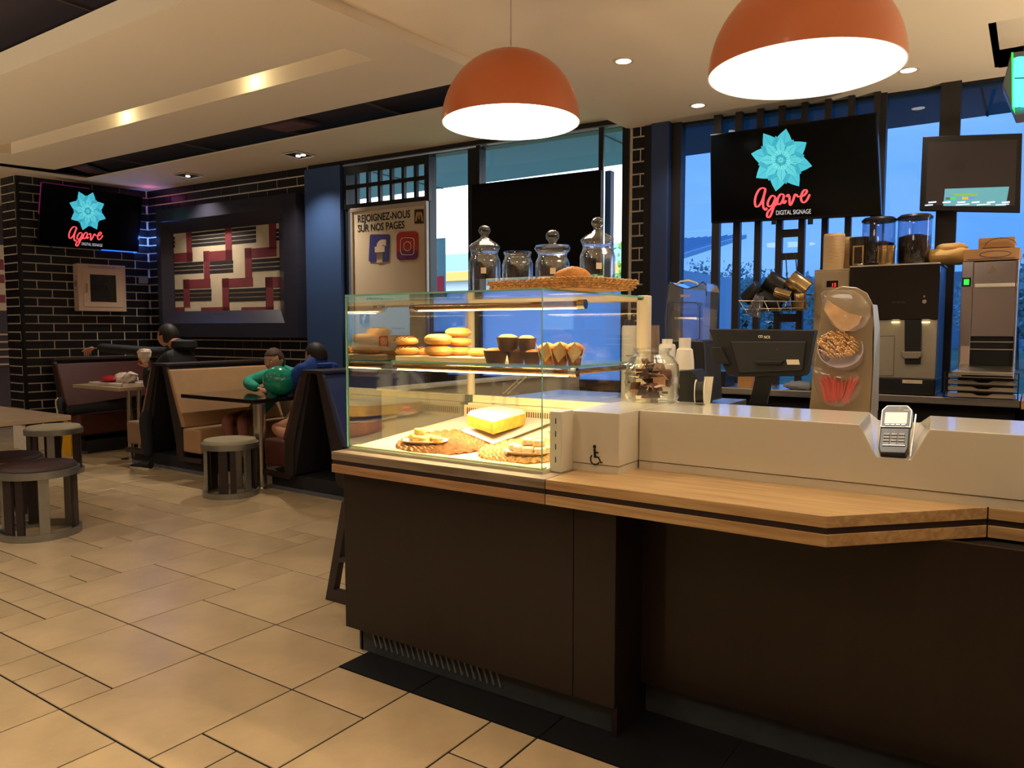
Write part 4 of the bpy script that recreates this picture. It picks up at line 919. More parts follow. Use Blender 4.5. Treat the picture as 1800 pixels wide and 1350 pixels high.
rj_ = random.Random(3); SM = [M('sachet_a', (190, 140, 110), .4, noise=.3, scale=40), M('sachet_b', (126, 78, 60), .4, noise=.3, scale=40), M('sachet_c', (226, 206, 180), .5), M('sachet_d', (74, 46, 40), .4)]
for i in range(46):
    a = rj_.uniform(0, 6.28); q = math.sqrt(rj_.random()) * r * .68; z = p.z + .026 + H_ * .62 * (i / 46); c = V((p.x + q * math.cos(a), p.y + q * math.sin(a), z))
    R3 = Matrix.Rotation(rj_.uniform(0, 6.28), 3, 'Z') @ Matrix.Rotation(rj_.uniform(-1.5, 1.5), 3, 'X')
    s_ = thing('sachet', 'small brown and cream wrapped sachet inside the ribbed glass jar', 'sachet', c, 'sachets in the ribbed jar')
    w_, h_ = .025, .018; uu, vv, nn = R3 @ V((w_, 0, 0)), R3 @ V((0, h_, 0)), R3 @ V((0, 0, .004))
    MB().hexa([c - uu - vv, c + uu - vv, c + uu + vv, c - uu + vv] + [c - uu * .8 - vv * .8 + nn, c + uu * .8 - vv * .8 + nn, c + uu * .8 + vv * .8 + nn, c - uu * .8 + vv * .8 + nn]).build('wrapper', SM[i % 4], s_)
# tape roll and card behind the jar
p = pz(1228, 711, ZT - .0); t = thing('ribbon_reel', 'cream ribbon reel printed with a repeated letter behind the sachet jar', 'reel', V((p.x, p.y, ZT)))
c = V((p.x, p.y, ZT + .048)); ax_ = V((.93, .22, 0)).normalized()
MB().cyl(c - ax_ * .012, c - ax_ * .009, .048, n=28).cyl(c + ax_ * .022, c + ax_ * .025, .048, n=28).build('flange', M('reel_cream', (236, 226, 196), .5), t, smooth=True)
MB().cyl(c - ax_ * .009, c + ax_ * .022, .040, n=28).build('ribbon', M('ribbon_black', (30, 26, 22), .5), t, smooth=True)
for k in range(4):
    a = math.radians(100 + 38 * k); rad = V((0, 0, 1)) * math.sin(a) + ax_.cross(V((0, 0, 1))) * math.cos(a)
    o3_ = c + rad * .0408 - ax_ * 0.004; text_mesh('printed_letter', 'M', M('print_white', (230, 220, 200), .6), t, o3_ , ax_, rad.cross(ax_) * -1, .012)
t = thing('service_card', 'blank cream card standing behind the ribbon reel', 'card', py_(1240, 705, 3.02)); fbox([(1236, 710), (1248, 710), (1254, 662), (1238, 662)], 3.02, .003, M('reel_cream', (236, 226, 196)), 'card', t, 0)
t = thing('receipt_printer', 'dark receipt printer behind the sachet jar', 'printer', py_(1212, 705, 3.1)); fbox([(1190, 738), (1230, 740), (1236, 676), (1216, 650), (1190, 652)], 3.1, .14, M('black_plastic', (30, 30, 33), .4), 'body', t, .006)
# ------------------------------------------------ payment till (back of a touch screen)
YM = 3.12
pos = thing('till_monitor', 'black touch-screen till seen from behind on the staff worktop', 'monitor', py_(1340, 712, YM + .1))
BP = M('till_plastic', (34, 33, 32), .38)
P = lambda a, b, y=YM: py_(a, b, y)
m = MB(); o = [P(1247, 578), P(1434, 580), P(1428, 612), P(1420, 655), P(1414, 661), P(1296, 662), P(1280, 659), P(1262, 622)]
m.prism(o, (0, -.012, 0)); m.build('rear_shell', BP, pos, bevel=.004)
MB().prism([p + V((0, .0, 0)) for p in o], (0, .035, 0)).build('screen_body', M('till_dark', (20, 20, 21), .3), pos, bevel=.003)
m = MB(); o = [P(1285, 600, YM - .012), P(1418, 600, YM - .012), P(1412, 652, YM - .012), P(1300, 656, YM - .012)]; m.prism(o, (0, -.008, 0)); m.build('rear_panel', M('till_panel', (42, 40, 38), .45), pos, bevel=.004)
m = MB(); m.prism([P(1253, 610, YM - .012), P(1270, 610, YM - .012), P(1284, 640, YM - .012), P(1262, 640, YM - .012), P(1254, 628, YM - .012)], (0, -.02, 0)); m.build('card_swipe', BP, pos, bevel=.003)
fl_ = P(1334, 596, YM - .0125); text_mesh('printed_logo', 'NCR', M('print_white', (230, 220, 200)), pos, P(1343, 595, YM - .0128), (1, 0, 0), (0, 0, 1), (P(1343, 595) - P(1343, 588)).length * .72, width=(P(1354, 590) - P(1343, 590)).length, off=.02)
m = MB()
for cx_ in (1335, 1338.5): m.tube([P(cx_ + 1.9 * math.cos(a), 591.5 + 1.9 * math.sin(a), YM - .0129) for a in [2 * math.pi * i / 12 for i in range(12)]], .0011, 4, closed=True)
m.build('logo_rings', M('print_white', (230, 220, 200)), pos)
MB().prism([P(1382, 632, YM - .021), P(1404, 632, YM - .021), P(1406, 641, YM - .021), P(1384, 641, YM - .021)], (0, -.001, 0)).build('rating_label', M('tag_paper', (224, 206, 176)), pos)
for a in (1326, 1366): MB().cyl(P(a, 614, YM - .020), P(a, 614, YM - .0225), .002, n=8).build('screw', CHROME, pos)
m = MB(); a1, a2, a3, a4 = P(1334, 636, YM - .02), P(1364, 638, YM - .02), P(1347, 711, YM + .02), P(1316, 711, YM + .02)
m.prism([a1, a2, a3, a4], (0, .02, 0)); m.build('stand_arm', BP, pos, bevel=.003)
fbox([(1326, 634), (1378, 634), (1372, 641), (1330, 641)], YM - .03, .012, BP, 'bracket', pos)
b = [pz(*q, .98) for q in ((1274, 712), (1400, 716), (1418, 700), (1290, 694))]
b = [V((P(1276, 705).x, 3.0, .96)), V((P(1412, 705).x, 3.0, .96)), V((P(1408, 705).x, 3.34, .96)), V((P(1290, 705).x, 3.34, .96))]
MB().prism(b, (0, 0, .05)).build('base', BP, pos, bevel=.008)
# ------------------------------------------------ condiment dispenser
YD = 3.02
cd = thing('condiment_dispenser', 'leaning steel dispenser with three round bowls beside the till', 'dispenser', py_(1480, 725, YD))
D = lambda a, b, o=0: py_(a, b, YD - o)
dark_s = M('warm_steel', (176, 158, 128), .35, .85, noise=.06, scale=6)
m = MB(); outline = [(1422, 722), (1531, 728), (1536, 640), (1537, 575), (1534, 535), (1524, 515), (1505, 505), (1480, 503), (1458, 512), (1446, 530), (1438, 590)]
m.prism([D(*q) for q in outline][::-1], (0, .006, 0)); m.build('face_plate', dark_s, cd, bevel=.002)
m = MB(); m.prism([D(1531, 728), D(1536, 640), D(1537, 575), D(1534, 535), D(1534, 535) + V((0, .10, 0)), D(1537, 575) + V((0, .12, 0)), D(1531, 728) + V((0, .16, 0))], (-.004, 0, 0)); m.build('side_plate', dark_s, cd)
MB().prism([V((D(1430, 722).x, YD + .01, .96)), V((D(1530, 722).x, YD + .01, .96)), V((D(1530, 722).x, YD + .16, .96)), V((D(1430, 722).x, YD + .16, .96))], (0, 0, .10)).build('base', dark_s, cd)
FROST = M('frosted_plastic', (232, 222, 206), .35, noise=.04, scale=10, trans=.15)
def bowl(cx_, cy_, rpx, fillmat, lab, fill, flat=False):
    c = D(cx_, cy_); u = (c - CP).dot(FF) / FPX; r = rpx * u; ax = V((-.18, -.88, .42)).normalized(); a_ = ax.orthogonal().normalized()
    q = Matrix((V((1, .2, 0)).normalized(), ax.cross(V((1, .2, 0))).normalized(), ax)).transposed()
    m = MB(); m.lathe([(r * .98, -.004), (r, .012), (r * 1.0, .03), (r * .955, .03), (r * .94, .006), (0, .004)], c, 36, mat=q); o = m.build('bowl', M('smoked_bowl', (150, 132, 130), .25), cd, smooth=50, label=lab); return c, r, q
c, r, q = bowl(1482, 618, 37, None, 'open round bowl of stirring sticks', 0)
rr_ = random.Random(2); STK = M('stick_wood', (226, 184, 128), .6, rand=.1)
for i in range(150):
    a = rr_.uniform(0, 6.28); d = math.sqrt(rr_.random()) * r * .84; b = c + q @ V((d * math.cos(a) - r * .06, d * math.sin(a) * .8 + r * .12, .02 + rr_.random() * .012))
    b2 = b + V((-.010 + rr_.uniform(-.004, .004), -.018, .012 + rr_.uniform(-.004, .004)))
    s_ = MB().cyl(b, b2, .0024, n=6).build('stirring_stick', STK, cd)
PINKC = M('pink_straws', (228, 96, 82), .5, rand=.15); BEI = M('beige_contents', (214, 168, 116), .6, noise=.3, scale=20)
def scoop(pts, lab, depth, name='bowl_cover'):
    P_ = [D(*p_) for p_ in pts]; c_ = sum(P_, V((0, 0, 0))) / len(P_); n_ = len(P_); m = MB()
    mid = [c_ + (p_ - c_) * .88 + V((0, -depth, 0)) for p_ in P_]; top = [c_ + (p_ - c_) * .45 + V((0, -depth * 1.35, 0)) for p_ in P_]
    m.add(P_ + mid + top, [(i, (i + 1) % n_, n_ + (i + 1) % n_, n_ + i) for i in range(n_)] + [(n_ + i, n_ + (i + 1) % n_, 2 * n_ + (i + 1) % n_, 2 * n_ + i) for i in range(n_)] + [tuple(range(2 * n_, 3 * n_))])
    return m.build(name, thin_glass('frosted_cover_' + name, (.88, .84, .80), 1.0, rough=.12, dirt=.22), cd, smooth=60, label=lab)
MB().prism([D(*q_, .004) for q_ in ((1450, 545), (1460, 560), (1475, 578), (1492, 582), (1510, 570), (1516, 556), (1490, 550), (1470, 538), (1455, 528))][::-1], (0, -.012, 0)).build('packets', BEI, cd)
m = MB()
scoop([(1442, 516), (1450, 511), (1500, 510), (1518, 520), (1530, 540), (1531, 556), (1520, 574), (1502, 584), (1478, 584), (1460, 570), (1448, 545)], 'translucent cover over beige packets', .035)
rr_ = random.Random(8)
for i in range(44):
    x0_ = 1438 + 70 * rr_.random(); b = D(x0_, 664 + rr_.uniform(-4, 8), .008); e = D(1468 + (x0_ - 1468) * .55 + rr_.uniform(-5, 5), 704 + rr_.uniform(-6, 4), .008)
    MB().cyl(b + V((0, -.012 * rr_.random(), 0)), e + V((0, -.010 * rr_.random(), 0)), .0036, n=6).build('straw', PINKC, cd)
scoop([(1426, 644), (1440, 646), (1488, 648), (1510, 656), (1521, 672), (1512, 694), (1496, 708), (1478, 716), (1456, 714), (1440, 700), (1431, 676)], 'translucent cover over pink straws', .035, 'straw_cover')
# ------------------------------------------------ card reader
cr_ = thing('card_reader', 'black and silver card payment terminal leaning in the notch of the upstand', 'card reader', (-.42, 2.6, zn))
# local frame: bottom centre on notch floor, leaning back
RB = pz(1570, 803, zn + .004); A1 = py_(1572, 718, 2.66)
upv = (A1 - RB); Hh = upv.length; upv.normalize(); rtv = V((1, -.03, 0)); rtv = (rtv - upv * rtv.dot(upv)).normalized(); nv = rtv.cross(upv).normalized()
if nv.y > 0: nv = -nv
tilt = math.radians(3); rtv, upv = (rtv * math.cos(tilt) - upv * math.sin(tilt)), (upv * math.cos(tilt) + rtv * math.sin(tilt))
W_ = .036 * Hh / .17
def cr(x, y, n_=0): return RB + rtv * (x * W_ + .0) + upv * (y * Hh) + nv * n_
def crp(pts, n0_, n1_, name, mat, bev=.001): return MB().prism([cr(x, y, n0_) for x, y in pts], nv * (n1_ - n0_)).build(name, mat, cr_, bevel=bev)
crp([(-.78, 0), (.78, 0), (.92, .1), (.92, .55), (1.0, .62), (1.0, .86), (.72, .98), (-.72, .98), (-1, .86), (-1, .62), (-.92, .55), (-.92, .1)], -.006, .018, 'body', M('reader_black', (22, 22, 24), .3), .003)
crp([(-.95, .50), (.95, .50), (.97, .86), (.66, .96), (-.66, .96), (-.97, .86)], .018, .0215, 'bezel', M('reader_silver', (170, 168, 160), .3, .7), .001)
crp([(-.88, .52), (.88, .52), (.90, .845), (.62, .94), (-.62, .94), (-.90, .845)], .0215, .0222, 'bezel_inset', M('reader_grey', (92, 92, 92), .35), 0)
crp([(-.70, .565), (.70, .565), (.70, .80), (-.70, .80)], .0222, .0235, 'screen', M('reader_screen', (214, 206, 178), .12, emit=.25), 0)
for k in range(4): x = -.62 + k * .33; crp([(x, .525), (x + .26, .525), (x + .26, .55), (x, .55)], .0222, .0245, 'soft_key', M('reader_silver', (170, 168, 160)), .0004)
KEYM = M('key_grey', (150, 148, 142), .4); kk = ['1', '2', '3', '4', '5', '6', '7', '8', '9', 'x', '0', 'o']
for r_ in range(5):
    for c_ in range(3):
        x = -.66 + c_ * .46; y = .40 - r_ * .062
        if r_ == 0: text_mesh('printed_digit', str(c_ + 1), M('print_white', (230, 220, 200)), cr_, cr(x + .14, y + .0, .0192), rtv, upv, .0045); continue
        crp([(x, y), (x + .38, y), (x + .38, y + .042), (x, y + .042)], .018, .0215, 'key', KEYM, .0006)
crp([(-.68, .132), (.70, .132), (.70, .146), (-.68, .146)], .018, .0205, 'key_strip', M('reader_silver', (170, 168, 160)), 0)
m = MB()
for k in range(3): m.tube([cr(.02 + (.10 + .08 * k) * math.cos(a), .885 + (.011 + .010 * k) * math.sin(a), .0226) for a in [math.radians(t_) for t_ in range(-60, 61, 12)]], .0006, 4)
m.build('contactless_symbol', M('print_white', (230, 220, 200)), cr_)
crp([(.42, .845), (.80, .845), (.80, .857), (.42, .857)], .0222, .0228, 'brand_mark', M('print_white', (230, 220, 200)), 0)
crp([(.9, .05), (1.02, .05), (1.16, .95), (1.08, .95)], -.02, -.014, 'holder_arm', STEEL, 0)
# ------------------------------------------------ coffee machine and milk cooler
YC = 5.16
K = lambda a, b, o=0: py_(a, b, YC - o)
def kb(pts, o, depth, mat, name, par, bevel=.004): return MB().prism([K(a, b, o) for a, b in pts][::-1], (0, depth, 0)).build(name, mat, par, bevel=bevel)
cm = thing('coffee_machine', 'bean-to-cup coffee machine with black door and two bean hoppers', 'coffee machine', K(1570, 690))
GB = M('gloss_black', (10, 10, 12), .06, coat=.6); CMS = M('machine_steel', (186, 178, 160), .35, .7, noise=.05, scale=5)
zb0 = .95
x0c, x1c = K(1493, 600).x, K(1647, 600).x; zt_c = K(1570, 468).z
MB().box(x0c, x1c, YC, YC + .40, zb0 + .06, zt_c).build('housing', M('housing_blue_grey', (110, 124, 140), .3, .5), cm, bevel=.006)
MB().box(x0c - .004, x1c + .004, YC - .03, YC + .0, K(1570, 562).z, zt_c + .002).build('door', GB, cm, bevel=.003)
MB().box(x0c - .006, x1c + .006, YC - .035, YC + .40, zt_c + .002, zt_c + .010).build('top_rim', STEEL, cm)
MB().box(x0c + .005, x1c - .002, YC - .012, YC, K(1570, 664).z, K(1570, 562).z).build('lower_panel', CMS, cm, bevel=.003)
kb([(1500, 592), (1573, 590), (1571, 661), (1500, 661)], .0125, .001, M('panel_line', (90, 86, 78), .4, .5), 'panel_outline', cm, 0)
kb([(1501, 593), (1572, 591), (1570, 660), (1501, 660)], .0145, .002, CMS, 'service_flap', cm, 0)
MB().box(x0c, x1c + .002, YC - .02, YC + .38, zb0 + .002, K(1570, 664).z).build('drip_base', M('black_plastic', (24, 24, 26)), cm, bevel=.006)
kb([(1590, 562), (1620, 562), (1618, 640), (1590, 640)], .04, .03, M('black_plastic', (24, 24, 26)), 'spout', cm)
kb([(1584, 618), (1619, 618), (1619, 625), (1615, 631), (1588, 631), (1584, 625)], .06, .05, STEEL, 'spout_collar', cm)
for a in (1575, 1628): MB().box(K(a, 565).x - .02, K(a, 565).x + .02, YC - .028, YC - .013, K(a, 566).z - .004, K(a, 566).z).build('work_light', M('work_light', (255, 236, 150), emit=5), cm)
kc = K(1625, 530, .032); MB().cyl(kc, kc + V((0, -.004, 0)), .012, n=20).build('lock', CHROME, cm)
kc = K(1625, 521, .032); MB().cyl(kc, kc + V((0, -.012, 0)), .006, n=12).build('lock_key', CHROME, cm)
text_mesh('printed_logo', 'cex', M('logo_grey', (60, 60, 62), .5), cm, K(1568, 533, .0335), (1, 0, 0), (0, 0, 1), .018, width=(K(1592, 530) - K(1568, 530)).length)
MB().box(K(1587, 670).x, K(1622, 670).x, YC - .022, YC - .0205, K(1587, 673).z, K(1587, 667).z).build('id_plate', M('tag_paper', (224, 206, 176)), cm)
text_mesh('plate_text', '7 98 4 5 1', M('print_red', (180, 60, 40), .6), cm, K(1592, 672, .0228), (1, 0, 0), (0, 0, 1), .009)
HG = thin_glass('hopper_plastic', (.80, .84, .88), 1.6)
BEAN = M('coffee_beans', (60, 34, 24), .35, noise=.5, scale=60, bump=1.0, bscale=90)
for cx_, by_, ty_, wp, fill, lab in ((1541, 467, 385, 54, .52, 'half-empty bean hopper'), (1604, 463, 380, 54, .62, 'bean hopper full of dark beans')):
    c = K(cx_, by_, -.12); u = (c - CP).dot(FF) / FPX; r = wp * u / 2; c = V((c.x, YC + .16, zt_c + .01)); H2 = (K(cx_, ty_).z - c.z)
    o = MB().lathe([(r * .9, 0), (r, .02), (r, H2), (r * .97, H2), (r * .97, .02), (0, .01)], c, 32).build('bean_hopper', HG, cm, smooth=True, label=lab)
    MB().lathe([(0, H2), (r * 1.04, H2), (r * 1.06, H2 + .012), (r * .9, H2 + .026), (0, H2 + .03)], c, 32).build('lid', M('hopper_lid', (44, 40, 40), .25), cm, smooth=True)
    MB().lathe([(r * .88, .012), (r * .93, .03), (r * .93, H2 * fill), (r * .5, H2 * (fill + .05)), (0, H2 * (fill + .02))], c, 24).build('beans', BEAN, cm, smooth=True)
    MB().box(c.x - .004, c.x + .004, c.y - r * .95, c.y + r * .95, c.z + .02, c.z + H2).build('divider', HG, cm)
mc = thing('milk_cooler', 'tall beige milk cooler with a small red digital display', 'cooler', K(1450, 690)); BG_ = M('cooler_beige', (176, 158, 130), .45, .4)
MB().box(K(1429, 600).x, x0c - .006, YC - .01, YC + .38, zb0 + .002, K(1450, 474).z).build('body', BG_, mc, bevel=.004)
MB().box(K(1429, 600).x + .004, x0c - .010, YC - .014, YC - .01, K(1440, 556).z, K(1450, 478).z).build('door', BG_, mc, bevel=.002)
MB().box(K(1454, 500).x, K(1474, 500).x, YC - .017, YC - .014, K(1454, 505).z, K(1454, 494).z).build('display', SCREENB, mc)
text_mesh('display_digits', '15', M('red_led', (255, 40, 40), emit=3), mc, K(1463, 503.5, .0172), (1, 0, 0), (0, 0, 1), .022)
# items on the machines
p = K(1463, 474); ztm = p.z; u = (p - CP).dot(FF) / FPX
CUPB = M('paper_cup_beige', (228, 196, 150), .7)
for i, (cx_, n_, w_) in enumerate(((1458, 26, 36), (1477, 24, 30))):
    c = V((K(cx_, 470).x, YC + .12 + .1 * i, ztm + .001)); r = w_ * u / 2
    for k in range(n_):
        z = .0086 * k; t = thing('paper_cup', ('beige paper cup in the front stack on the milk cooler' if i == 0 else 'beige paper cup in the narrower rear stack on the milk cooler'), 'paper cup', c + V((0, 0, z)), 'paper cups on the milk cooler' if i == 0 else 'rear paper cups on the milk cooler')
        MB().lathe([(r * .98, 0), (r * 1.02, .002), (r * 1.0, .0045), (r * .74, .11)] if False else [(r * .98, 0), (r * 1.02, .002), (r * 1.0, .0045), (r * .95, .02)], c + V((0, 0, z)), 20).build('cup', CUPB, t, smooth=50)
c = V((K(1503, 470).x, YC + .15, zt_c + .011)); r = .062
t = thing('canister', 'dark canister with a steel window frame beside the bean hoppers', 'canister', c); H2 = K(1503, 428).z - c.z + .03
MB().lathe([(r, 0), (r, H2), (r * 1.05, H2), (r * 1.05, H2 + .02), (0, H2 + .025)], c, 24).build('body', M('canister_dark', (46, 40, 36), .3), t, smooth=True)
MB().box(c.x - .035, c.x + .035, c.y - r - .004, c.y - r + .01, c.z + .01, c.z + H2 * .8).build('window_frame', M('gold_steel', (190, 160, 110), .25, .9), t, bevel=.006)
MB().box(c.x - .024, c.x + .024, c.y - r - .006, c.y - r, c.z + .02, c.z + H2 * .74).build('window', BEAN, t, bevel=.004)
c = V((K(1555, 470).x, YC + .03, zt_c + .011)); t = thing('shaker', 'gold steel shaker standing in front of the bean hoppers', 'shaker', c); H2 = K(1555, 432).z - c.z
MB().lathe([(.047, 0), (.05, .01), (.05, H2 * .84), (.053, H2 * .86), (.053, H2), (0, H2)], c, 28).build('body', M('gold_steel', (190, 160, 110)), t, smooth=True)
c = V((K(1522, 468).x, YC + .0, zt_c + .011)); t = thing('measuring_spoon', 'small silver and black measuring spoon lying before the canister', 'spoon', c)
MB().ell(c + V((-.03, 0, .008)), (.02, .015, .008), 12, 6).build('bowl', CHROME, t, smooth=True); MB().tube([c + V((-.01, 0, .01)), c + V((.03, 0, .02)), c + V((.07, 0, .006))], .005, 6).build('handle', BLACK, t, smooth=True)
c = V((K(1655, 466).x, YC + .22, zt_c + .011)); t = thing('paper_bag_pile', 'crumpled yellow-beige paper bag slumped on the coffee machine', 'paper bag', c)
fn = lambda q: 1 + .10 * math.sin(5 * q.x + 2) * math.cos(4 * q.z) + .05 * math.sin(11 * q.y)
MB().ell(c + V((0, 0, .05)), (.165, .11, .052), 28, 14, fn=fn).build('bag', M('kraft_yellow', (226, 186, 118), .8, bump=.5, bscale=12), t, smooth=True)
MB().ell(c + V((.03, -.02, .10)), (.085, .05, .03), 20, 10, fn=fn).build('bag_top', M('kraft_yellow', (226, 186, 118)), t, smooth=True)
# drying basket with pitchers
YR = 4.95
bkt = thing('wire_basket', 'wire basket of upturned jugs hanging on the dark window bars', 'basket', py_(1360, 560, YR)); Q = lambda a, b, o=0: py_(a, b, YR + o)
WIRE = M('wire_chrome', (190, 176, 150), .25, .9); WIRB = M('wire_black', (30, 30, 32), .4)
m = MB(); tp = [Q(1299, 529), Q(1413, 530), Q(1430, 518, .25), Q(1318, 520, .25)]; bt = [Q(1313, 549), Q(1412, 545), Q(1420, 538, .22), Q(1322, 540, .22)]
m.tube(tp, .004, 6, closed=True); m.tube([p_.lerp(q_, .75) for p_, q_ in zip(tp, bt)], .003, 6, closed=True)
for k in range(6):
    f_ = k / 5; a = tp[0].lerp(tp[1], f_); b = bt[0].lerp(bt[1], f_); m.tube([a, b, bt[3].lerp(bt[2], f_), tp[3].lerp(tp[2], f_)], .003, 6)
m.build('wire_rim', WIRE, bkt, smooth=True)
m = MB()
for k in range(9): f_ = k / 8; m.tube([bt[0].lerp(bt[3], f_), bt[1].lerp(bt[2], f_)], .0022, 5)
for k in range(13): f_ = k / 12; m.tube([bt[0].lerp(bt[1], f_), bt[3].lerp(bt[2], f_)], .0022, 5)
m.tube([Q(1381, 445, .34), Q(1383, 480, .30), Q(1386, 524, .25)], .004, 6); m.tube([Q(1398, 445, .34), Q(1401, 480, .30), Q(1404, 524, .25)], .004, 6)
m.build('wire_floor', WIRB, bkt, smooth=True)
def pitcher(a, b, r0, r1, L, ang_, mat, lab, o=.1, name='jug'):
    c = Q(a, b, o); u = (c - CP).dot(FF) / FPX; d = V((math.cos(math.radians(ang_)), .15, math.sin(math.radians(ang_)))).normalized(); t = thing(name, lab, 'jug', c); p0 = c - d * L * u / 2
    q = Matrix((d.orthogonal().normalized(), d.cross(d.orthogonal()).normalized(), d)).transposed(); r0 *= u; r1 *= u; Lu = L * u
    MB().lathe([(0, 0), (r0 * .92, 0), (r0, .006), ((r0 + r1) / 2, Lu * .5), (r1, Lu), (r1 * .93, Lu), (r0 * .9, .02), (0, .015)], p0, 28, mat=q).build('body', mat, t, smooth=50); return t, p0, d, u
PST = M('pitcher_steel', (176, 150, 110), .22, .95); PBK = M('black_jug_plastic', (26, 25, 25), .35)
pitcher(1402, 500, 17, 19, 36, -40, PST, 'large steel milk pitcher on top of the heap in the wire basket', .1)
pitcher(1404, 530, 12, 13, 30, -88, PST, 'steel pitcher upside down at the right of the wire basket', .06)
pitcher(1375, 517, 9, 10, 28, -20, PST, 'small steel pitcher lying across the middle of the wire basket', .02)
pitcher(1362, 500, 17, 19, 34, -35, PBK, 'black square-looking jug tipped at the top of the wire basket', .14)
pitcher(1325, 515, 13, 16, 34, 225, PBK, 'black jug tipped to the left of the wire basket', .1)
pitcher(1352, 527, 14, 18, 44, -28, PBK, 'black jug lying low in the middle of the wire basket', .12)
pitcher(1330, 536, 8, 14, 36, 250, thin_glass('clear_cup', (.78, .74, .70), 2, rough=.05, dirt=.2), 'clear plastic measuring jug at the front left of the wire basket', .03)
# ------------------------------------------------ toaster, boxes, tray rack
ts = thing('conveyor_toaster', 'tall polished steel toaster with a white handle and green switch', 'toaster', K(1740, 650)); PS = M('polished_steel', (200, 196, 200), .16, .95, noise=.05, scale=3)
xa, xb = K(1688, 560).x, K(1787, 560).x; zt_t = K(1740, 458).z; zf = K(1740, 652).z
xi, xj = K(1708, 560).x, K(1783, 560).x
MB().box(xa, xi, YC - .02, YC + .35, zf, zt_t).box(xj, xb, YC - .02, YC + .35, zf, zt_t).box(xi, xj, YC + .05, YC + .35, zf, zt_t).build('housing', PS, ts, bevel=.004)
MB().box(xi, xj, YC - .02, YC + .06, K(1740, 592).z, zt_t - .006).build('front_plate', PS, ts, bevel=.004)
MB().box(xi + .01, xj - .005, YC - .05, YC - .02, K(1740, 505).z, K(1740, 499).z).build('handle', M('handle_cream', (226, 206, 170), .4), ts, bevel=.003)
MB().box(xi, xj, YC - .01, YC + .049, zf + .02, K(1740, 592).z).build('opening', M('opening_black', (8, 8, 8), .8), ts)
for zz in (601, 614): MB().box(xi, xj, YC - .015, YC - .010, K(1740, zz).z - .003, K(1740, zz).z + .003).build('rail', STEEL, ts)
MB().prism([V((xi, YC - .02, zf + .03)), V((xj, YC - .02, zf + .03)), V((xj + .01, YC - .14, zf - .02)), V((xi - .03, YC - .14, zf - .02))], (0, 0, -.008)).build('chute', STEEL, ts)
MB().box(xa - .02, xb, YC - .14, YC + .35, zf - .035, zf - .0).build('base', STEEL, ts, bevel=.003)
m = MB(); z = zf - .035
MB().box(xa, xb, YC, YC + .35, .952, zf - .035).build('feet_box', M('black_plastic', (24, 24, 26)), ts)
kc = K(1699, 496, .02); MB().box(kc.x - .022, kc.x + .022, YC - .028, YC - .02, kc.z - .026, kc.z + .026).build('switch_bezel', BLACK, ts); MB().box(kc.x - .013, kc.x + .013, YC - .031, YC - .028, kc.z - .016, kc.z + .016).build('green_switch', M('green_lamp', (40, 200, 60), emit=1.2), ts)
tr_ = K(1744, 477, .021); m = MB(); m.flat([tr_ + V((-.028, 0, -.012)), tr_ + V((.028, 0, -.012)), tr_ + V((0, 0, .034))]); m.build('warning_triangle', M('triangle_grey', (130, 110, 90), .5), ts)
MB().box(K(1688, 637).x, K(1704, 637).x, YC - .0215, YC - .0200, K(1688, 640).z, K(1688, 608).z).build('info_sticker', M('sticker', (170, 150, 140), .6), ts)
KR = M('kraft_board', (186, 142, 96), .75, noise=.08, scale=12)
def card_box(x0, x1, y0_, y1_, za, zb, lab, shape, txt=None):
    t = thing('cardboard_box', lab, 'box', ((x0 + x1) / 2, y0_, za)); MB().box(x0, x1, y0_, y1_, za, zb).build('carton', KR, t, bevel=.002)
    c = V(((x0 + x1) / 2 + .02, y0_ - .001, (za + zb) / 2)); m = MB()
    if shape == 'bun': m.tube([c + V((.075 * math.cos(a), 0, -.018 + .045 * math.sin(a))) for a in [math.pi * i / 16 for i in range(17)]], .0015, 4)
    else: m.tube([c + V((.075 * math.cos(a), 0, .018 * math.sin(a))) for a in [2 * math.pi * i / 24 for i in range(24)]], .0016, 4, closed=True)
    m.build('printed_outline', M('print_dark', (60, 40, 30), .7), t); MB().box(x0 + .02, x1 - .02, y0_ - .002, y0_, za + .004, za + .008).build('perforation', M('print_dark', (60, 40, 30)), t); return t
card_box(K(1694, 450).x, K(1793, 450).x, YC - .03, YC + .3, zt_t + .001, K(1740, 438).z + .0, 'wide flat cardboard carton with an oval print on the toaster', 'oval')
zc = K(1740, 438).z
card_box(K(1719, 450).x, K(1783, 450).x, YC - .0, YC + .25, zc + .001, K(1740, 418).z, 'small cardboard tray with a bun drawing, topmost on the toaster', 'bun')
rk = thing('tray_rack', 'dark wire rack holding stacked grey paper trays below the toaster', 'rack', K(1730, 700)); YT = YC - .06
fx = lambda a: py_(a, 680, YT).x; fz = lambda b: py_(1730, b, YT).z
xr0, xr1 = fx(1660), fx(1790); zs = [.952, .99, 1.03, 1.07]; zmax = fz(655)
dz = (zmax - .952) / 4
for sx in (xr0, xr1): MB().box(sx - .003, sx + .003, YT - .03, YT + .02, .952, zmax).build('post', WIRB, rk)
for k in range(5): MB().box(xr0, xr1, YT - .03, YT - .026, .952 + k * dz * .98, .957 + k * dz * .98).build('shelf_wire', WIRB, rk)
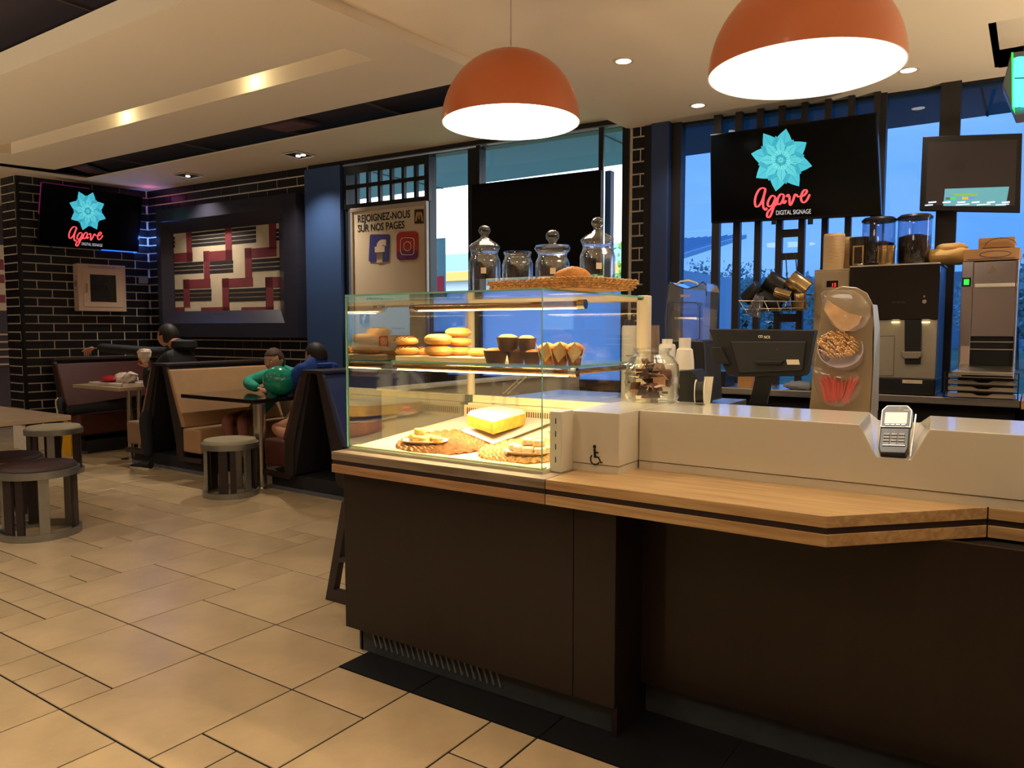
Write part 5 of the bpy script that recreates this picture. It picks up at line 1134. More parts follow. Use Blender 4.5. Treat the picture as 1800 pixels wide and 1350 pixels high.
for k in range(4):
    z = .958 + k * dz; t = thing('paper_tray', ['lowest', 'second lowest', 'second highest', 'topmost'][k] + ' grey paper tray sleeve with cut-out lip in the wire rack', 'tray', (xr0, YT, z)); h_ = dz * .62
    pts = [(xr0 + .02, 0), (xr1 - .01, 0), (xr1 - .01, 1), (xr1 - .12, 1), (xr1 - .145, .45), (xr0 + .17, .45), (xr0 + .14, 1), (xr0 + .02, 1)]
    MB().prism([V((x, YT - .02, z + v * h_)) for x, v in pts][::-1], (0, .004, 0)).build('front_lip', M('grey_board', (176, 158, 138), .7), t); MB().box(xr0 + .02, xr1 - .01, YT - .016, YT + .055, z, z + .006).build('tray_floor', M('grey_board', (176, 158, 138)), t)
# things on the back counter behind the till
t = thing('wooden_box', 'small oak box on the back counter behind the till stand', 'box', K(1313, 680)); MB().box(K(1300, 680).x, K(1323, 680).x, YC - .04, YC + .05, .951, K(1313, 668).z + .03).build('box', M('small_oak', (196, 140, 84), .6, noise=.15, scale=10), t, bevel=.002)
t = thing('cloth', 'crumpled grey-blue cloth on the back counter right of the till', 'cloth', K(1405, 682)); MB().ell((K(1404, 682).x, YC + .05, .975), (.10, .07, .03), 26, 12, fn=lambda q: 1 + .18 * math.sin(9 * q.x) * math.cos(7 * q.y)).build('fabric', M('cloth_grey', (140, 144, 150), .9), t, smooth=True)
t = thing('storage_jar', 'small glass and metal jar at the left end of the back counter', 'jar', K(1250, 680)); MB().lathe([(.03, 0), (.032, .05), (.02, .06), (.022, .085), (0, .085)], (K(1250, 680).x, YC, .951), 16).build('jar', M('cap_gold', (190, 160, 110), .4, .5), t, smooth=True)
t = thing('flat_screen_base', 'black box on the back counter beside the blender', 'box', K(1262, 672)); MB().box(K(1240, 680).x, K(1275, 680).x, YC - .02, YC + .2, .951, K(1250, 652).z).build('case', M('black_plastic', (24, 24, 26)), t, bevel=.004)
# ------------------------------------------------ order monitor and insect lamp
YO = 5.5
km = thing('order_monitor', 'order display monitor with dark screen hanging high at the right', 'monitor', py_(1705, 300, YO)); O_ = lambda a, b, o=0: py_(a, b, YO - o)
MB().prism([O_(1622, 240), O_(1797, 234), O_(1793, 373), O_(1616, 370)][::-1], (0, .05, 0)).build('frame', M('monitor_frame', (20, 19, 19), .35), km, bevel=.004)
MB().prism([O_(1631, 250, .001), O_(1788, 245, .001), O_(1784, 362, .001), O_(1627, 361, .001)][::-1], (0, -.001, 0)).build('screen', M('monitor_screen', (40, 33, 30), .08, emit=.35, ecol=(44, 36, 33)), km)
MB().prism([O_(1661, 332, .004), O_(1774, 328, .004), O_(1768, 362, .004), O_(1658, 362, .004)][::-1], (0, -.0005, 0)).build('screen_window', M('ui_teal', (70, 120, 130), .2, emit=.9, ecol=(84, 140, 150)), km)
for (a0, a1, b0_, b1_, cc) in ((1676, 1718, 340, 344, (110, 150, 70)), (1671, 1680, 347, 351, (60, 180, 60)), (1691, 1702, 346, 351, (170, 150, 70)), (1703, 1714, 347, 349, (90, 110, 200)), (1662, 1670, 347, 351, (70, 80, 90))):
    MB().prism([O_(a0, b1_, .0046), O_(a1, b1_, .0046), O_(a1, b0_, .0046), O_(a0, b0_, .0046)], (0, -.0004, 0)).build('screen_field', M('ui_%d_%d' % (a0, b0_), cc, emit=.8), km)
m = MB()
for a0 in (1632, 1657, 1683, 1708, 1735, 1761): m.box(O_(a0, 357).x, O_(a0 + 14, 357).x, YO - .0056, YO - .0050, O_(a0, 357.5).z, O_(a0, 355).z)
for a0 in (1680, 1717, 1750): m.box(O_(a0, 361).x, O_(a0 + 24, 361).x, YO - .0056, YO - .0050, O_(a0, 361.5).z, O_(a0, 359.8).z)
m.box(O_(1626, 361).x, O_(1640, 361).x, YO - .0056, YO - .0050, O_(1630, 362).z, O_(1630, 359.8).z); m.build('screen_text', M('ui_white', (190, 210, 235), emit=.9), km)
MB().box(O_(1705, 240).x - .05, O_(1705, 240).x + .05, YO + .05, YO + .14, O_(1705, 330).z, O_(1705, 270).z).build('ceiling_arm', BLACK, km)
YI = 3.3
il = thing('insect_lamp', 'glowing cyan insect lamp with faceted housing at the top right corner', 'lamp', py_(1785, 150, YI)); I = lambda a, b, o=0: py_(a, b, YI - o)
MB().prism([I(1778, 92), I(1812, 88), I(1812, 200), I(1785, 204), I(1762, 150)][::-1], (0, .12, 0)).build('housing', M('lamp_housing', (104, 100, 104), .3, .6), il, bevel=.003)
MB().prism([I(1778, 93, .004), I(1781, 93, .004), I(1784, 200, .004), I(1779, 190, .004)][::-1], (0, -.006, 0)).build('edge_glow', M('green_glow', (30, 220, 60), emit=1.4), il)
m = MB(); m.tube([I(1791, 102, .03), I(1790, 130, .03), I(1790, 186, .03)], .016, 12); m.build('tube', M('cyan_tube', (60, 240, 225), emit=2.2, ecol=(70, 245, 228)), il, smooth=True)
m = MB(); m.tube([I(1803, 102, .03), I(1803, 186, .03)], .016, 12); m.build('tube', M('cyan_tube', (60, 240, 225)), il, smooth=True)
MB().prism([I(1783, 137, .05), I(1812, 136, .05), I(1812, 138, .05), I(1783, 139, .05)], (0, -.004, 0)).build('guard', BLACK, il)
MB().cyl(I(1806, 90, -.06), V((I(1806, 90).x, YI + .06, ZR)), .012, n=8).build('hanger', BLACK, il)
# ------------------------------------------------ pendant lamps and downlights
def pendant(px, cyp, dist, label):
    v = ray(px, cyp); c = CP + v * dist; R0 = .30
    t = thing('pendant_lamp', label, 'lamp', c); n = 15
    out = [(R0 * math.cos(a), R0 * 1.02 * math.sin(a)) for a in [math.pi / 2 * i / n for i in range(n + 1)]]; out[-1] = (.001, R0 * 1.02)
    inn = [(r_ * .985, z * .985) for r_, z in out[::-1]]
    o = MB().lathe(out, c, 64, cap=False).build('shade', ORANGE, t, smooth=True)
    MB().lathe([(.001, R0 * 1.0)] + inn[1:-1] + [(R0 * .985, 0.0), (R0, 0)], c, 64, cap=False).build('shade_lining', M('white_enamel', (250, 246, 236), .5), t, smooth=True)
    MB().lathe([(0, .004), (R0 * .975, .004), (R0 * .975, .008), (0, .008)], c, 64).build('diffuser', M('lamp_diffuser', (255, 250, 240), .5, emit=6.5, ecol=(255, 242, 222)), t, smooth=False)
    MB().lathe([(.022, R0), (.022, R0 + .012), (.006, R0 + .02), (.004, R0 + .03)], c, 16).build('cap', CHROME, t, smooth=True)
    MB().cyl(c + V((0, 0, R0)), V((c.x, c.y, ZR - .01)), .0035, n=8).build('cord', M('cord_grey', (170, 150, 130), .5), t)
    MB().lathe([(.03, -.075), (.055, -.05), (.06, -.005), (.06, 0)], (c.x, c.y, ZR), 24).build('ceiling_rose', ORANGE, t, smooth=True)
    return t
pendant(898, 217, 3.32, 'orange dome pendant lamp over the pastry showcase'); pendant(1413, 127, 2.455, 'larger-looking orange dome pendant lamp over the counter, nearest the camera')
for (x_, y_, lab) in ((1096, 107, 'round recessed downlight between the two orange pendants'), (1227, 185, 'round recessed downlight nearest the window edge above the television'), (1597, 123, 'round recessed downlight right of the larger pendant')):
    p = pz(x_, y_, ZR); t = thing('downlight', lab, 'downlight', p)
    MB().lathe([(.062, 0), (.062, -.004), (.044, -.004), (.044, -.001)], p, 28).build('ring', M('ring_cream', (216, 190, 150), .4), t, smooth=50)
    MB().cyl(p + V((0, 0, -.003)), p + V((0, 0, -.001)), .043, n=28).build('bulb', M('downlight_bulb', (255, 246, 226), emit=7), t)
    lamp('downlight_light', 'SPOT', (p.x, p.y, ZR - .03), 22, WARM, size=.04, spot=120, blend=1)
for (x_, y_, lab, nb) in ((330, 307, 'square recessed spotlight on the left of the outer soffit', 1), (525, 271, 'square recessed spotlight with two bulbs nearer the window', 2)):
    p = pz(x_, y_, 3.0); t = thing('square_spotlight', lab, 'spotlight', p); 
    MB().box(p.x - .11, p.x + .11, p.y - .11, p.y + .11, 2.992, 2.9995).build('dark_tray', M('tray_dark', (34, 26, 26), .5), t)
    m = MB(); m.tube([(p.x - .11, p.y - .11, 2.99), (p.x + .11, p.y - .11, 2.99), (p.x + .11, p.y + .11, 2.99), (p.x - .11, p.y + .11, 2.99)], .006, 4, closed=True); m.build('trim_frame', M('white_trim', (220, 210, 196), .4), t)
    for k in range(nb): MB().cyl((p.x - .03 + k * .07, p.y + .02, 2.985), (p.x - .03 + k * .07, p.y + .02, 2.991), .022, n=16).build('bulb', M('downlight_bulb', (255, 246, 226)), t)
    lamp('square_spot_light', 'SPOT', (p.x, p.y, 2.96), 85, (1, .86, .70), size=.03, spot=110, blend=1)
# ================================================================== TELEVISIONS
CY = [(84, 190, 205), (66, 176, 196), (100, 204, 214), (52, 158, 180)]
def tv(corners, label, nrm, th, arm, glowc):
    TL, TR, BR, BL = [V(c) for c in corners]; c = (TL + TR + BR + BL) / 4; t = thing('television', label, 'television', c); nrm = V(nrm).normalized()
    def f(u, v, o=0): return (TL * (1 - u) + TR * u) * (1 - v) + (BL * (1 - u) + BR * u) * v + nrm * o
    MB().prism([f(0, 0), f(0, 1), f(1, 1), f(1, 0)], -nrm * th).build('housing', M('tv_black', (12, 11, 12), .25), t, bevel=.003)
    sm = M('tv_picture', (2, 4, 6), .15)
    if not sm.node_tree.nodes.get('Gradient Texture'):
        pass
    MB().prism([f(.008, .015, .0005), f(.008, .975, .0005), f(.992, .975, .0005), f(.992, .015, .0005)], nrm * .001).build('screen', sm, t)
    # content coordinates: measured in a 1320 x 680 layout
    W = lambda x, y, o=.002: f((x - 305) / 1318, (y - (397 - (x - 305) * .1388)) / (665 + (x - 305) * .1085), o)
    fx_, fy_ = 898, 583; lay = [(CY[1], 8, 62, 246, 68, 11.2), (CY[3], 8, 60, 190, 46, 33.7), (CY[0], 8, 40, 172, 40, 0), (CY[2], 6, 20, 84, 40, 15), (CY[3], 6, 10, 50, 28, 40), (CY[2], 5, 0, 24, 18, 10)]
    for li, (cc, n_, r0, r1, w_, a0) in enumerate(lay):
        mt = M('leaf_cyan_%d' % li, cc, .6, emit=.75); mm = MB(); md = MB()
        for k in range(n_):
            a = math.radians(a0 + 360 * k / n_); d = (math.cos(a), math.sin(a)); p_ = (-d[1], d[0])
            pts = [(r0 * .3, 0), (r0 + (r1 - r0) * .25, -w_ * .85), (r0 + (r1 - r0) * .5, -w_ * (1.0 if li else 1.02)), (r0 + (r1 - r0) * .78, -w_ * .5), (r1, 0), (r0 + (r1 - r0) * .78, w_ * .5), (r0 + (r1 - r0) * .5, w_), (r0 + (r1 - r0) * .25, w_ * .85)]
            mm.flat([W(fx_ + d[0] * q + p_[0] * s_, fy_ + d[1] * q + p_[1] * s_, .002 + li * .0006 + k * .00005) for q, s_ in pts])
            md.flat([W(fx_ + d[0] * q + p_[0] * s_, fy_ + d[1] * q + p_[1] * s_, .0023 + li * .0006 + k * .00005) for q, s_ in ((r0, -1.5), (r1 * .93, -.8), (r1 * .93, .8), (r0, 1.5))])
            for e_ in (-1, 1): md.flat([W(fx_ + d[0] * q + p_[0] * s_, fy_ + d[1] * q + p_[1] * s_, .0023 + li * .0006 + k * .00005) for q, s_ in ((r0 + (r1 - r0) * .25, e_ * w_ * .85), (r0 + (r1 - r0) * .5, e_ * w_ * .99), (r0 + (r1 - r0) * .5, e_ * w_ * .9), (r0 + (r1 - r0) * .25, e_ * w_ * .76))])
        mm.build('agave_leaves', mt, t); md.build('leaf_veins', M('leaf_vein', (38, 128, 150), .6, emit=.6), t)
    m = MB()
    for st in ([(776, 812), (756, 800), (735, 801), (712, 818), (690, 860), (681, 905), (688, 938), (710, 938), (738, 900), (758, 850), (770, 812)], [(770, 806), (758, 850), (748, 905), (750, 950), (768, 968), (776, 950)],
               [(848, 868), (822, 858), (797, 885), (784, 925), (800, 942), (826, 925), (850, 872)], [(850, 866), (838, 925), (818, 985), (796, 1024), (777, 1014), (786, 982), (822, 950), (862, 920)],
               [(916, 852), (890, 848), (868, 880), (862, 915), (880, 925), (902, 900), (918, 858)], [(918, 852), (908, 895), (915, 918), (934, 895)],
               [(934, 870), (948, 852), (958, 870), (958, 915), (966, 932), (986, 895), (1000, 855), (1012, 852), (1024, 868), (1042, 866)],
               [(1040, 868), (1066, 862), (1090, 838), (1092, 820), (1074, 818), (1054, 848), (1048, 890), (1064, 914), (1090, 898), (1116, 850)]):
        ribbon(m, st, 16, lambda x, y: W(x, y, .006))
    m.build('script_lettering', M('coral_script', (255, 84, 92), .6, emit=.85), t)
    o3_ = W(850, 1008, .006); xe = W(1120, 1001, .006); ye = W(850, 972, .006)
    text_mesh('caption_lettering', 'DIGITAL SIGNAGE', M('caption_white', (200, 200, 205), .6, emit=.6), t, o3_, xe - o3_, ye - o3_, (ye - o3_).length, width=(xe - o3_).length)
    if arm: MB().prism([f(.4, .35) - nrm * th, f(.4, .65) - nrm * th, f(.6, .65) - nrm * th, f(.6, .35) - nrm * th], -nrm * arm).build('wall_bracket', BLACK, t)
    return t, f
YTV = 5.35
Tq = [py_(1248, 237, YTV), py_(1541, 197, YTV), py_(1549, 378, YTV), py_(1250, 392, YTV)]
tvr, ftv = tv(Tq, 'wall television with cyan agave picture in front of the blue window', (0, -1, 0), .05, .08, None)
m = MB()
for a in (1360, 1424): m.box(py_(a, 385, YTV).x - .015, py_(a, 385, YTV).x + .015, YTV + .001, YTV + .02, py_(a, 394, YTV).z, py_(a, 384, YTV).z + .04)
m.build('bracket_tabs', BLACK, tvr)
n3 = (TN.x, TN.y, TN.z)
c0, c1 = pn(73.8, 321, TN, T0 + TN * .24), pn(250.7, 345.3, TN, T0 + TN * .24); c3, c2 = pn(65, 430.7, TN, T0 + TN * .10), pn(243.6, 443, TN, T0 + TN * .10)
nn_ = (c1 - c0).cross(c0 - c3).normalized(); nn_ = nn_ if nn_.x > 0 else -nn_
tvl, fl2 = tv([c0, c1, c2, c3], 'tilted television with cyan agave picture on the black brick wall at the far left', nn_, .04, .06, None)
# coloured light strips along this television's rim
MAG = M('magenta_strip', (160, 30, 120), emit=.12); BLU = M('blue_strip', (30, 90, 255), emit=2.5)
MB().tube([fl2(-.004, .0, -.012), fl2(-.004, .5, -.012)], .006, 5).tube([fl2(0, -.008, -.015), fl2(.45, -.008, -.015)], .004, 5).build('magenta_light_strip', MAG, tvl)
MB().tube([fl2(.62, 1.01, -.02), fl2(.99, 1.01, -.02)], .005, 5).build('blue_light_strip', BLU, tvl)
e_ = fl2(1.03, .75, .05); lamp('tv_blue_light', 'POINT', e_, 4.0, (.12, .28, 1), size=.03)
e_ = fl2(1.03, -.05, .10); lamp('tv_magenta_light', 'POINT', e_, .25, (1, .16, .55), size=.03)
m = MB(); a = fl2(.12, 1.0, -.04); m.tube([a, a + V((-.0, .12, -.09)), a + V((0, .28, -.04))], .006, 6); m.build('cable', BLACK, tvl, smooth=True)
# black panel (back of a window display)
wdp = thing('window_display', 'large black display hung on poles in the middle window', 'display', pw(955, 400).xy.to_tuple() + (1.8,))
a, b = pw(846, 332, .10), pw(1070, 301, .10); c = pw(955, 483, .10)
MB().hexa(wprism(a, b, 1.775, (a.z + b.z) / 2, .10, .15)).build('housing', M('display_black', (9, 9, 11), .3), wdp, bevel=.004)
for xa, xb in ((850, 856), (1063, 1071)): MB().hexa(wprism(pw(xa, 300), pw(xb, 300), 1.775, 2.93, .10, .12)).build('pole', BLACK, wdp)
MB().hexa(wprism(pw(1071, 380), pw(1081, 380), 1.70, (a.z + b.z) / 2 + .02, .02, .09)).build('side_panel', M('side_blue', (60, 110, 180), .5), wdp)
# ================================================================== FRAMED ARTWORK
art = thing('framed_artwork', 'deep dark frame around red, cream and black stepped-stripe artwork on brick wall', 'picture', pw(397, 460))
zw = lambda X_, Y_, o=.0: pn(240 + X_ / 5, 310 + Y_ / 5, WN, W0 - WN * o)
def loc(p): return ((V(p) - W0).dot(WU), p.z)
def wp(s, z, o): q = W0 + WU * s - WN * o; return V((q.x, q.y, z))
sO0 = (loc(zw(175, 300, .16))[0] + loc(zw(190, 1330, .16))[0]) / 2; sO1 = (loc(zw(1392, 135, .16))[0] + loc(zw(1425, 1290, .16))[0]) / 2
zO1 = (loc(zw(185, 300, .16))[1] + loc(zw(1390, 135, .16))[1]) / 2; zO0 = loc(pn(530, 594, WN, W0 - WN * .16))[1]
sI0 = (loc(zw(315, 505, .05))[0] + loc(zw(338, 1188, .05))[0]) / 2; sI1 = (loc(zw(1248, 410, .05))[0] + loc(zw(1268, 1170, .05))[0]) / 2
zI1 = (loc(zw(315, 505, .05))[1] + loc(zw(1245, 410, .05))[1]) / 2; zI0 = (loc(zw(338, 1188, .05))[1] + loc(zw(1268, 1170, .05))[1]) / 2
FRW = M('frame_blackwood', (44, 44, 58), .38, noise=.15, scale=4, stretch=(1, 1, 10), coat=.15)
O4 = [(sO0, zO0), (sO1, zO0), (sO1, zO1), (sO0, zO1)]; I4 = [(sI0, zI0), (sI1, zI0), (sI1, zI1), (sI0, zI1)]
mid = [(a[0] + (b[0] - a[0]) * .52, a[1] + (b[1] - a[1]) * .52) for a, b in zip(O4, I4)]
for i, nm in enumerate(('frame_bottom', 'frame_side', 'frame_top', 'frame_side')):
    j = (i + 1) % 4; m = MB()
    sec = lambda k: [wp(*O4[k], .012), wp(*O4[k], .16), wp(*mid[k], .16), wp(*I4[k], .05), wp(*I4[k], .012)]
    A, B = sec(i), sec(j); m.add(A + B, [(q, (q + 1) % 5, 5 + (q + 1) % 5, 5 + q) for q in range(5)] + [(0, 1, 2, 3, 4), (9, 8, 7, 6, 5)]); m.build(nm, FRW, art)
MB().prism([wp(*p, .02) for p in I4], -WN * .02).build('canvas', M('canvas_cream', (198, 184, 158), .85, noise=.08, scale=6, bump=.2, bscale=50), art)
def arect(name, rects, mat, o):
    m = MB()
    for x0, x1, y0, y1 in rects:
        p = [loc(zw(x0, y0, .045)), loc(zw(x1, y0, .045)), loc(zw(x1, y1, .045)), loc(zw(x0, y1, .045))]
        s0_, s1_ = max(sI0, (p[0][0] + p[3][0]) / 2), min(sI1, (p[1][0] + p[2][0]) / 2); zt_, zb2 = min(zI1, (p[0][1] + p[1][1]) / 2), max(zI0, (p[2][1] + p[3][1]) / 2)
        if s1_ - s0_ > .002 and zt_ - zb2 > .002: m.hexa([wp(s0_, zb2, o), wp(s1_, zb2, o), wp(s1_, zb2, o - .004), wp(s0_, zb2, o - .004), wp(s0_, zt_, o), wp(s1_, zt_, o), wp(s1_, zt_, o - .004), wp(s0_, zt_, o - .004)])
    m.build(name, mat, art)
arect('red_bands', [(437, 485, 490, 750), (318, 490, 672, 752), (778, 835, 450, 735), (585, 838, 655, 742), (588, 640, 655, 910), (408, 648, 905, 985), (410, 465, 905, 1150), (335, 420, 1150, 1190),
    (1162, 1226, 412, 640), (950, 1228, 628, 712), (950, 1010, 628, 900), (752, 1020, 895, 972), (752, 812, 895, 1190), (565, 812, 1150, 1190), (1130, 1265, 885, 978), (1132, 1200, 885, 1190), (920, 1200, 1148, 1190)], M('art_red', (116, 44, 52), .8, noise=.1, scale=8), .0425)
bl_r = []
for x0, x1, y0, y1, n_ in ((482, 775, 482, 612, 4), (835, 1048, 445, 592, 4), (318, 585, 752, 858, 3), (642, 846, 740, 852, 3), (1012, 1262, 716, 834, 3), (333, 410, 990, 1098, 3), (466, 656, 990, 1098, 3), (810, 1138, 978, 1100, 3), (1202, 1270, 985, 1092, 3), (315, 334, 528, 630, 3), (1224, 1256, 455, 568, 3)):
    h = (y1 - y0) / n_
    for k in range(n_): bl_r.append((x0, x1, y0 + k * h + h * .12, y0 + (k + 1) * h - h * .12))
arect('black_stripes', bl_r, M('art_black', (30, 26, 32), .8), .0430)
# ================================================================== POSTER IN THE WINDOW
PO = .085
ps = thing('social_media_poster', 'framed white poster inviting visitors to the social pages, hung in the window', 'poster', pw(686, 500, PO))
pp = lambda a, b, o=0: pn(a, b, WN, W0 - WN * (PO + o))
sl0, sl1 = loc(pp(617, 400))[0], loc(pp(751, 400))[0]; ztop = loc(pp(618, 368))[1]; ztop = (ztop + loc(pp(750, 352))[1]) / 2; zbot = 1.16
FRP = M('poster_frame', (176, 164, 150), .4, .3)
def pbox(s0_, s1_, z0_, z1_, o0, o1, name, mat, bev=0): return MB().hexa([wp(s0_, z0_, o1), wp(s1_, z0_, o1), wp(s1_, z0_, o0), wp(s0_, z0_, o0), wp(s0_, z1_, o1), wp(s1_, z1_, o1), wp(s1_, z1_, o0), wp(s0_, z1_, o0)]).build(name, mat, ps, bevel=bev)
pbox(sl0, sl1, zbot, ztop, .06, PO - .003, 'board', M('poster_paper', (214, 196, 168), .5, coat=.3))
fw_ = .03; pbox(sl0, sl0 + fw_, zbot, ztop - fw_, .06, PO + .012, 'frame_side', FRP, .003); pbox(sl1 - fw_ * .8, sl1, zbot, ztop - fw_, .06, PO + .012, 'frame_side', FRP, .003); pbox(sl0, sl1, ztop - fw_ * 1.2, ztop, .06, PO + .016, 'frame_top', FRP, .003); pbox(sl0, sl1, zbot - .02, zbot + fw_ * .6, .06, PO + .012, 'frame_bottom', FRP, .003)
INK = M('poster_ink', (24, 22, 26), .6)
def ptext(body, xa, ya, xb, hpx, name='headline', mat=None, off=.02):
    o3_ = pp(xa, ya); e = pp(xb, ya - (xb - xa) * .10); tp = pp(xa, ya - hpx); w = loc(e)[0] - loc(o3_)[0]; o3_ = wp(loc(o3_)[0], loc(o3_)[1], PO); text_mesh(name, body, mat or INK, ps, o3_, WU, (0, 0, 1), loc(tp)[1] - loc(pp(xa, ya))[1], width=w, off=off)
ptext('REJOIGNEZ-NOUS', 629, 391, 721, 13); ptext('SUR NOS PAGES', 629, 408, 711, 13)
ptext('Découvrez notre actualité', 645, 527, 716, 6, 'small_heading', off=.01); ptext('et nos promotions !', 657, 541, 722, 6, 'small_heading', off=.01)
ptext('Facebook', 655, 577, 677, 3, 'small_print', off=0); ptext('Instagram', 690, 578, 712, 3, 'small_print', off=0)
def prect(x0, x1, y0, y1, o, name, mat, r=0, rot=0):
    c = ((x0 + x1) / 2, (y0 + y1) / 2); w, h = (x1 - x0) / 2, (y1 - y0) / 2; r = r or .01; pts = []
    for sx, sy, a0 in ((1, 1, 0), (-1, 1, 90), (-1, -1, 180), (1, -1, 270)):
        for k in range(5): a = math.radians(a0 + 22.5 * k); pts.append((sx * (w - r) + r * math.cos(a), sy * (h - r) + r * math.sin(a)))
    ca, sa = math.cos(rot), math.sin(rot)
    P_ = [pp(c[0] + x * ca - y * sa, c[1] + (x * sa + y * ca) - (x) * .06, o) for x, y in pts]; m = MB(); m.prism(P_, WN * .002); return m.build(name, mat, ps)
FBB = M('icon_blue', (66, 64, 130), .4); IGR = M('icon_red', (180, 52, 52), .4); IGV = M('icon_violet', (110, 50, 110), .4)
prect(649, 684, 412, 460, .006, 'blue_icon', FBB, 3, .05)
prect(697, 735, 407, 457, .006, 'camera_icon', IGR, 8); prect(698, 734, 440, 456.5, .0065, 'camera_icon_shade', IGV, 6)
IW = M('icon_white', (226, 206, 180), .5)
o3_ = pp(659, 459, .0075); text_mesh('letter_f', 'f', IW, ps, o3_, WU, (0, 0, 1), loc(pp(659, 423))[1] - loc(pp(659, 459))[1], width=loc(pp(679, 459))[0] - loc(pp(659, 459))[0], off=.06)
m = MB()
def pring(cx_, cy_, rx, ry, w, rr=None):
    n_ = 28; P_ = []
    for k in range(n_):
        a = 2 * math.pi * k / n_; e = 2 / (rr or 2); P_.append(pp(cx_ + rx * math.copysign(abs(math.cos(a)) ** e, math.cos(a)), cy_ + ry * math.copysign(abs(math.sin(a)) ** e, math.sin(a)), .0085))
    m.tube(P_, w, 5, closed=True)
pring(716, 433, 12, 15, .004, 5); pring(716, 433, 6.5, 8.2, .004); m.tube(disc(pp(722.5, 425, .009), WU * .003, (0, 0, .003), 8), .002, 4, closed=True); m.build('camera_outline', IW, ps, smooth=True)
prect(728.5, 744, 368, 393, .006, 'logo_plaque', M('plaque_dark', (44, 40, 30), .5), 1)
m = MB(); ribbon(m, [(731, 389), (732, 380), (734, 373), (736, 379), (736.5, 386)], 2.6, lambda x, y: pp(x, y, .0085)); ribbon(m, [(736.5, 386), (737, 379), (739, 373), (741.5, 380), (742.5, 389)], 2.6, lambda x, y: pp(x, y, .0085)); m.build('logo_letter', M('logo_ochre', (190, 150, 90), .5), ps)
prect(632, 648, 547, 569, .004, 'blue_icon', FBB, 1); o3_ = pp(637, 569, .0055); text_mesh('letter_f', 'f', IW, ps, o3_, WU, (0, 0, 1), loc(pp(637, 553))[1] - loc(pp(637, 569))[1], off=.05)
prect(666, 682, 590, 612, .004, 'camera_icon', IGR, 3); m = MB(); pring(674, 601, 5, 7, .002, 5); pring(674, 601, 2.6, 3.6, .002); m.build('camera_outline', IW, ps)
# ================================================================== DEFIBRILLATOR CABINET
AE = thing('defibrillator_cabinet', 'white wall cabinet with a dark window under the left television', 'cabinet', pn(170, 505, TN, T0 + TN * .15))
AP = lambda a, b, o: pn(a, b, TN, T0 + TN * o); dA = .17
s_of = lambda p: (p - T0).dot(TU)
def tp(s, z, o): q = T0 + TU * s + TN * o; return V((q.x, q.y, z))
a0, a1 = s_of(AP(136, 466, dA)), s_of(AP(220, 468, dA)); z1_, z0_ = AP(178, 465, dA).z, AP(178, 547, dA).z
def tbox(s0, s1, z0, z1, o0, o1, name, mat, par, bev=0): return MB().hexa([tp(s0, z0, o1), tp(s1, z0, o1), tp(s1, z0, o0), tp(s0, z0, o0), tp(s0, z1, o1), tp(s1, z1, o1), tp(s1, z1, o0), tp(s0, z1, o0)]).build(name, mat, par, bevel=bev)
CABW = M('cabinet_white', (206, 180, 160), .45)
tbox(a0, a1, z0_, z1_, .012, dA, 'body', CABW, AE, .004)
W2 = a1 - a0; H2 = z1_ - z0_
tbox(a0 + W2 * .10, a1 - W2 * .08, z0_ + H2 * .09, z1_ - H2 * .10, dA, dA + .008, 'door', M('cabinet_door', (214, 188, 166), .45), AE, .002)
tbox(a0 + W2 * .24, a1 - W2 * .22, z0_ + H2 * .20, z1_ - H2 * .22, dA + .008, dA + .011, 'window', M('cabinet_window', (44, 40, 28), .1), AE)
tbox(a0 + W2 * .25, a1 - W2 * .34, z0_ + H2 * .21, z0_ + H2 * .47, dA + .011, dA + .013, 'device_bag', M('bag_dark', (26, 18, 20), .7), AE, .002)
m = MB(); m.tube([tp(a0 + W2 * .35, z0_ + H2 * .46, dA + .013), tp(a0 + W2 * .37, z0_ + H2 * .56, dA + .013), tp(a0 + W2 * .56, z0_ + H2 * .56, dA + .013), tp(a0 + W2 * .60, z0_ + H2 * .46, dA + .013)], .006, 6); m.build('bag_strap', M('bag_dark', (26, 18, 20)), AE)
m = MB(); m.tube([tp(a0 + W2 * .16, z0_ + H2 * .40, dA + .01), tp(a0 + W2 * .16, z0_ + H2 * .42, dA + .03), tp(a0 + W2 * .16, z0_ + H2 * .56, dA + .03), tp(a0 + W2 * .16, z0_ + H2 * .58, dA + .01)], .006, 8); m.build('handle', M('cabinet_handle', (150, 120, 90), .4), AE, smooth=True)
text_mesh('printed_heading', 'EMERGENCY DEFIBRILLATOR', M('print_redbrown', (120, 50, 40), .6), AE, tp(a0 + W2 * .22, z1_ - H2 * .075, dA + .001), TU, (0, 0, 1), H2 * .035, width=W2 * .56)
sd_ = tp(a0 - .0008, (z0_ + z1_) / 2, dA * .55)
text_mesh('side_letters', 'AED', M('print_dark', (60, 40, 30)), AE, sd_ + V((0, 0, H2 * .22)) - TN * .02, TN, (0, 0, 1), H2 * .035)
m = MB(); cc_ = sd_ + V((0, 0, H2 * .08)); m.tube([cc_ + TN * .028 * math.cos(a) + V((0, 0, .034 * math.sin(a))) for a in [2 * math.pi * i / 20 for i in range(20)]], .003, 5, closed=True); m.flat([cc_ - TU * .001 + TN * x + V((0, 0, z)) for x, z in ((0, -.022), (.016, 0), (.012, .016), (0, .008), (-.012, .016), (-.016, 0))]); m.build('heart_symbol', M('print_dark', (60, 40, 30)), AE)
text_mesh('side_caption', 'defibrillateur', M('print_redbrown', (120, 50, 40)), AE, sd_ + V((0, 0, -H2 * .06)) - TN * .035, TN, (0, 0, 1), H2 * .03, width=.07)
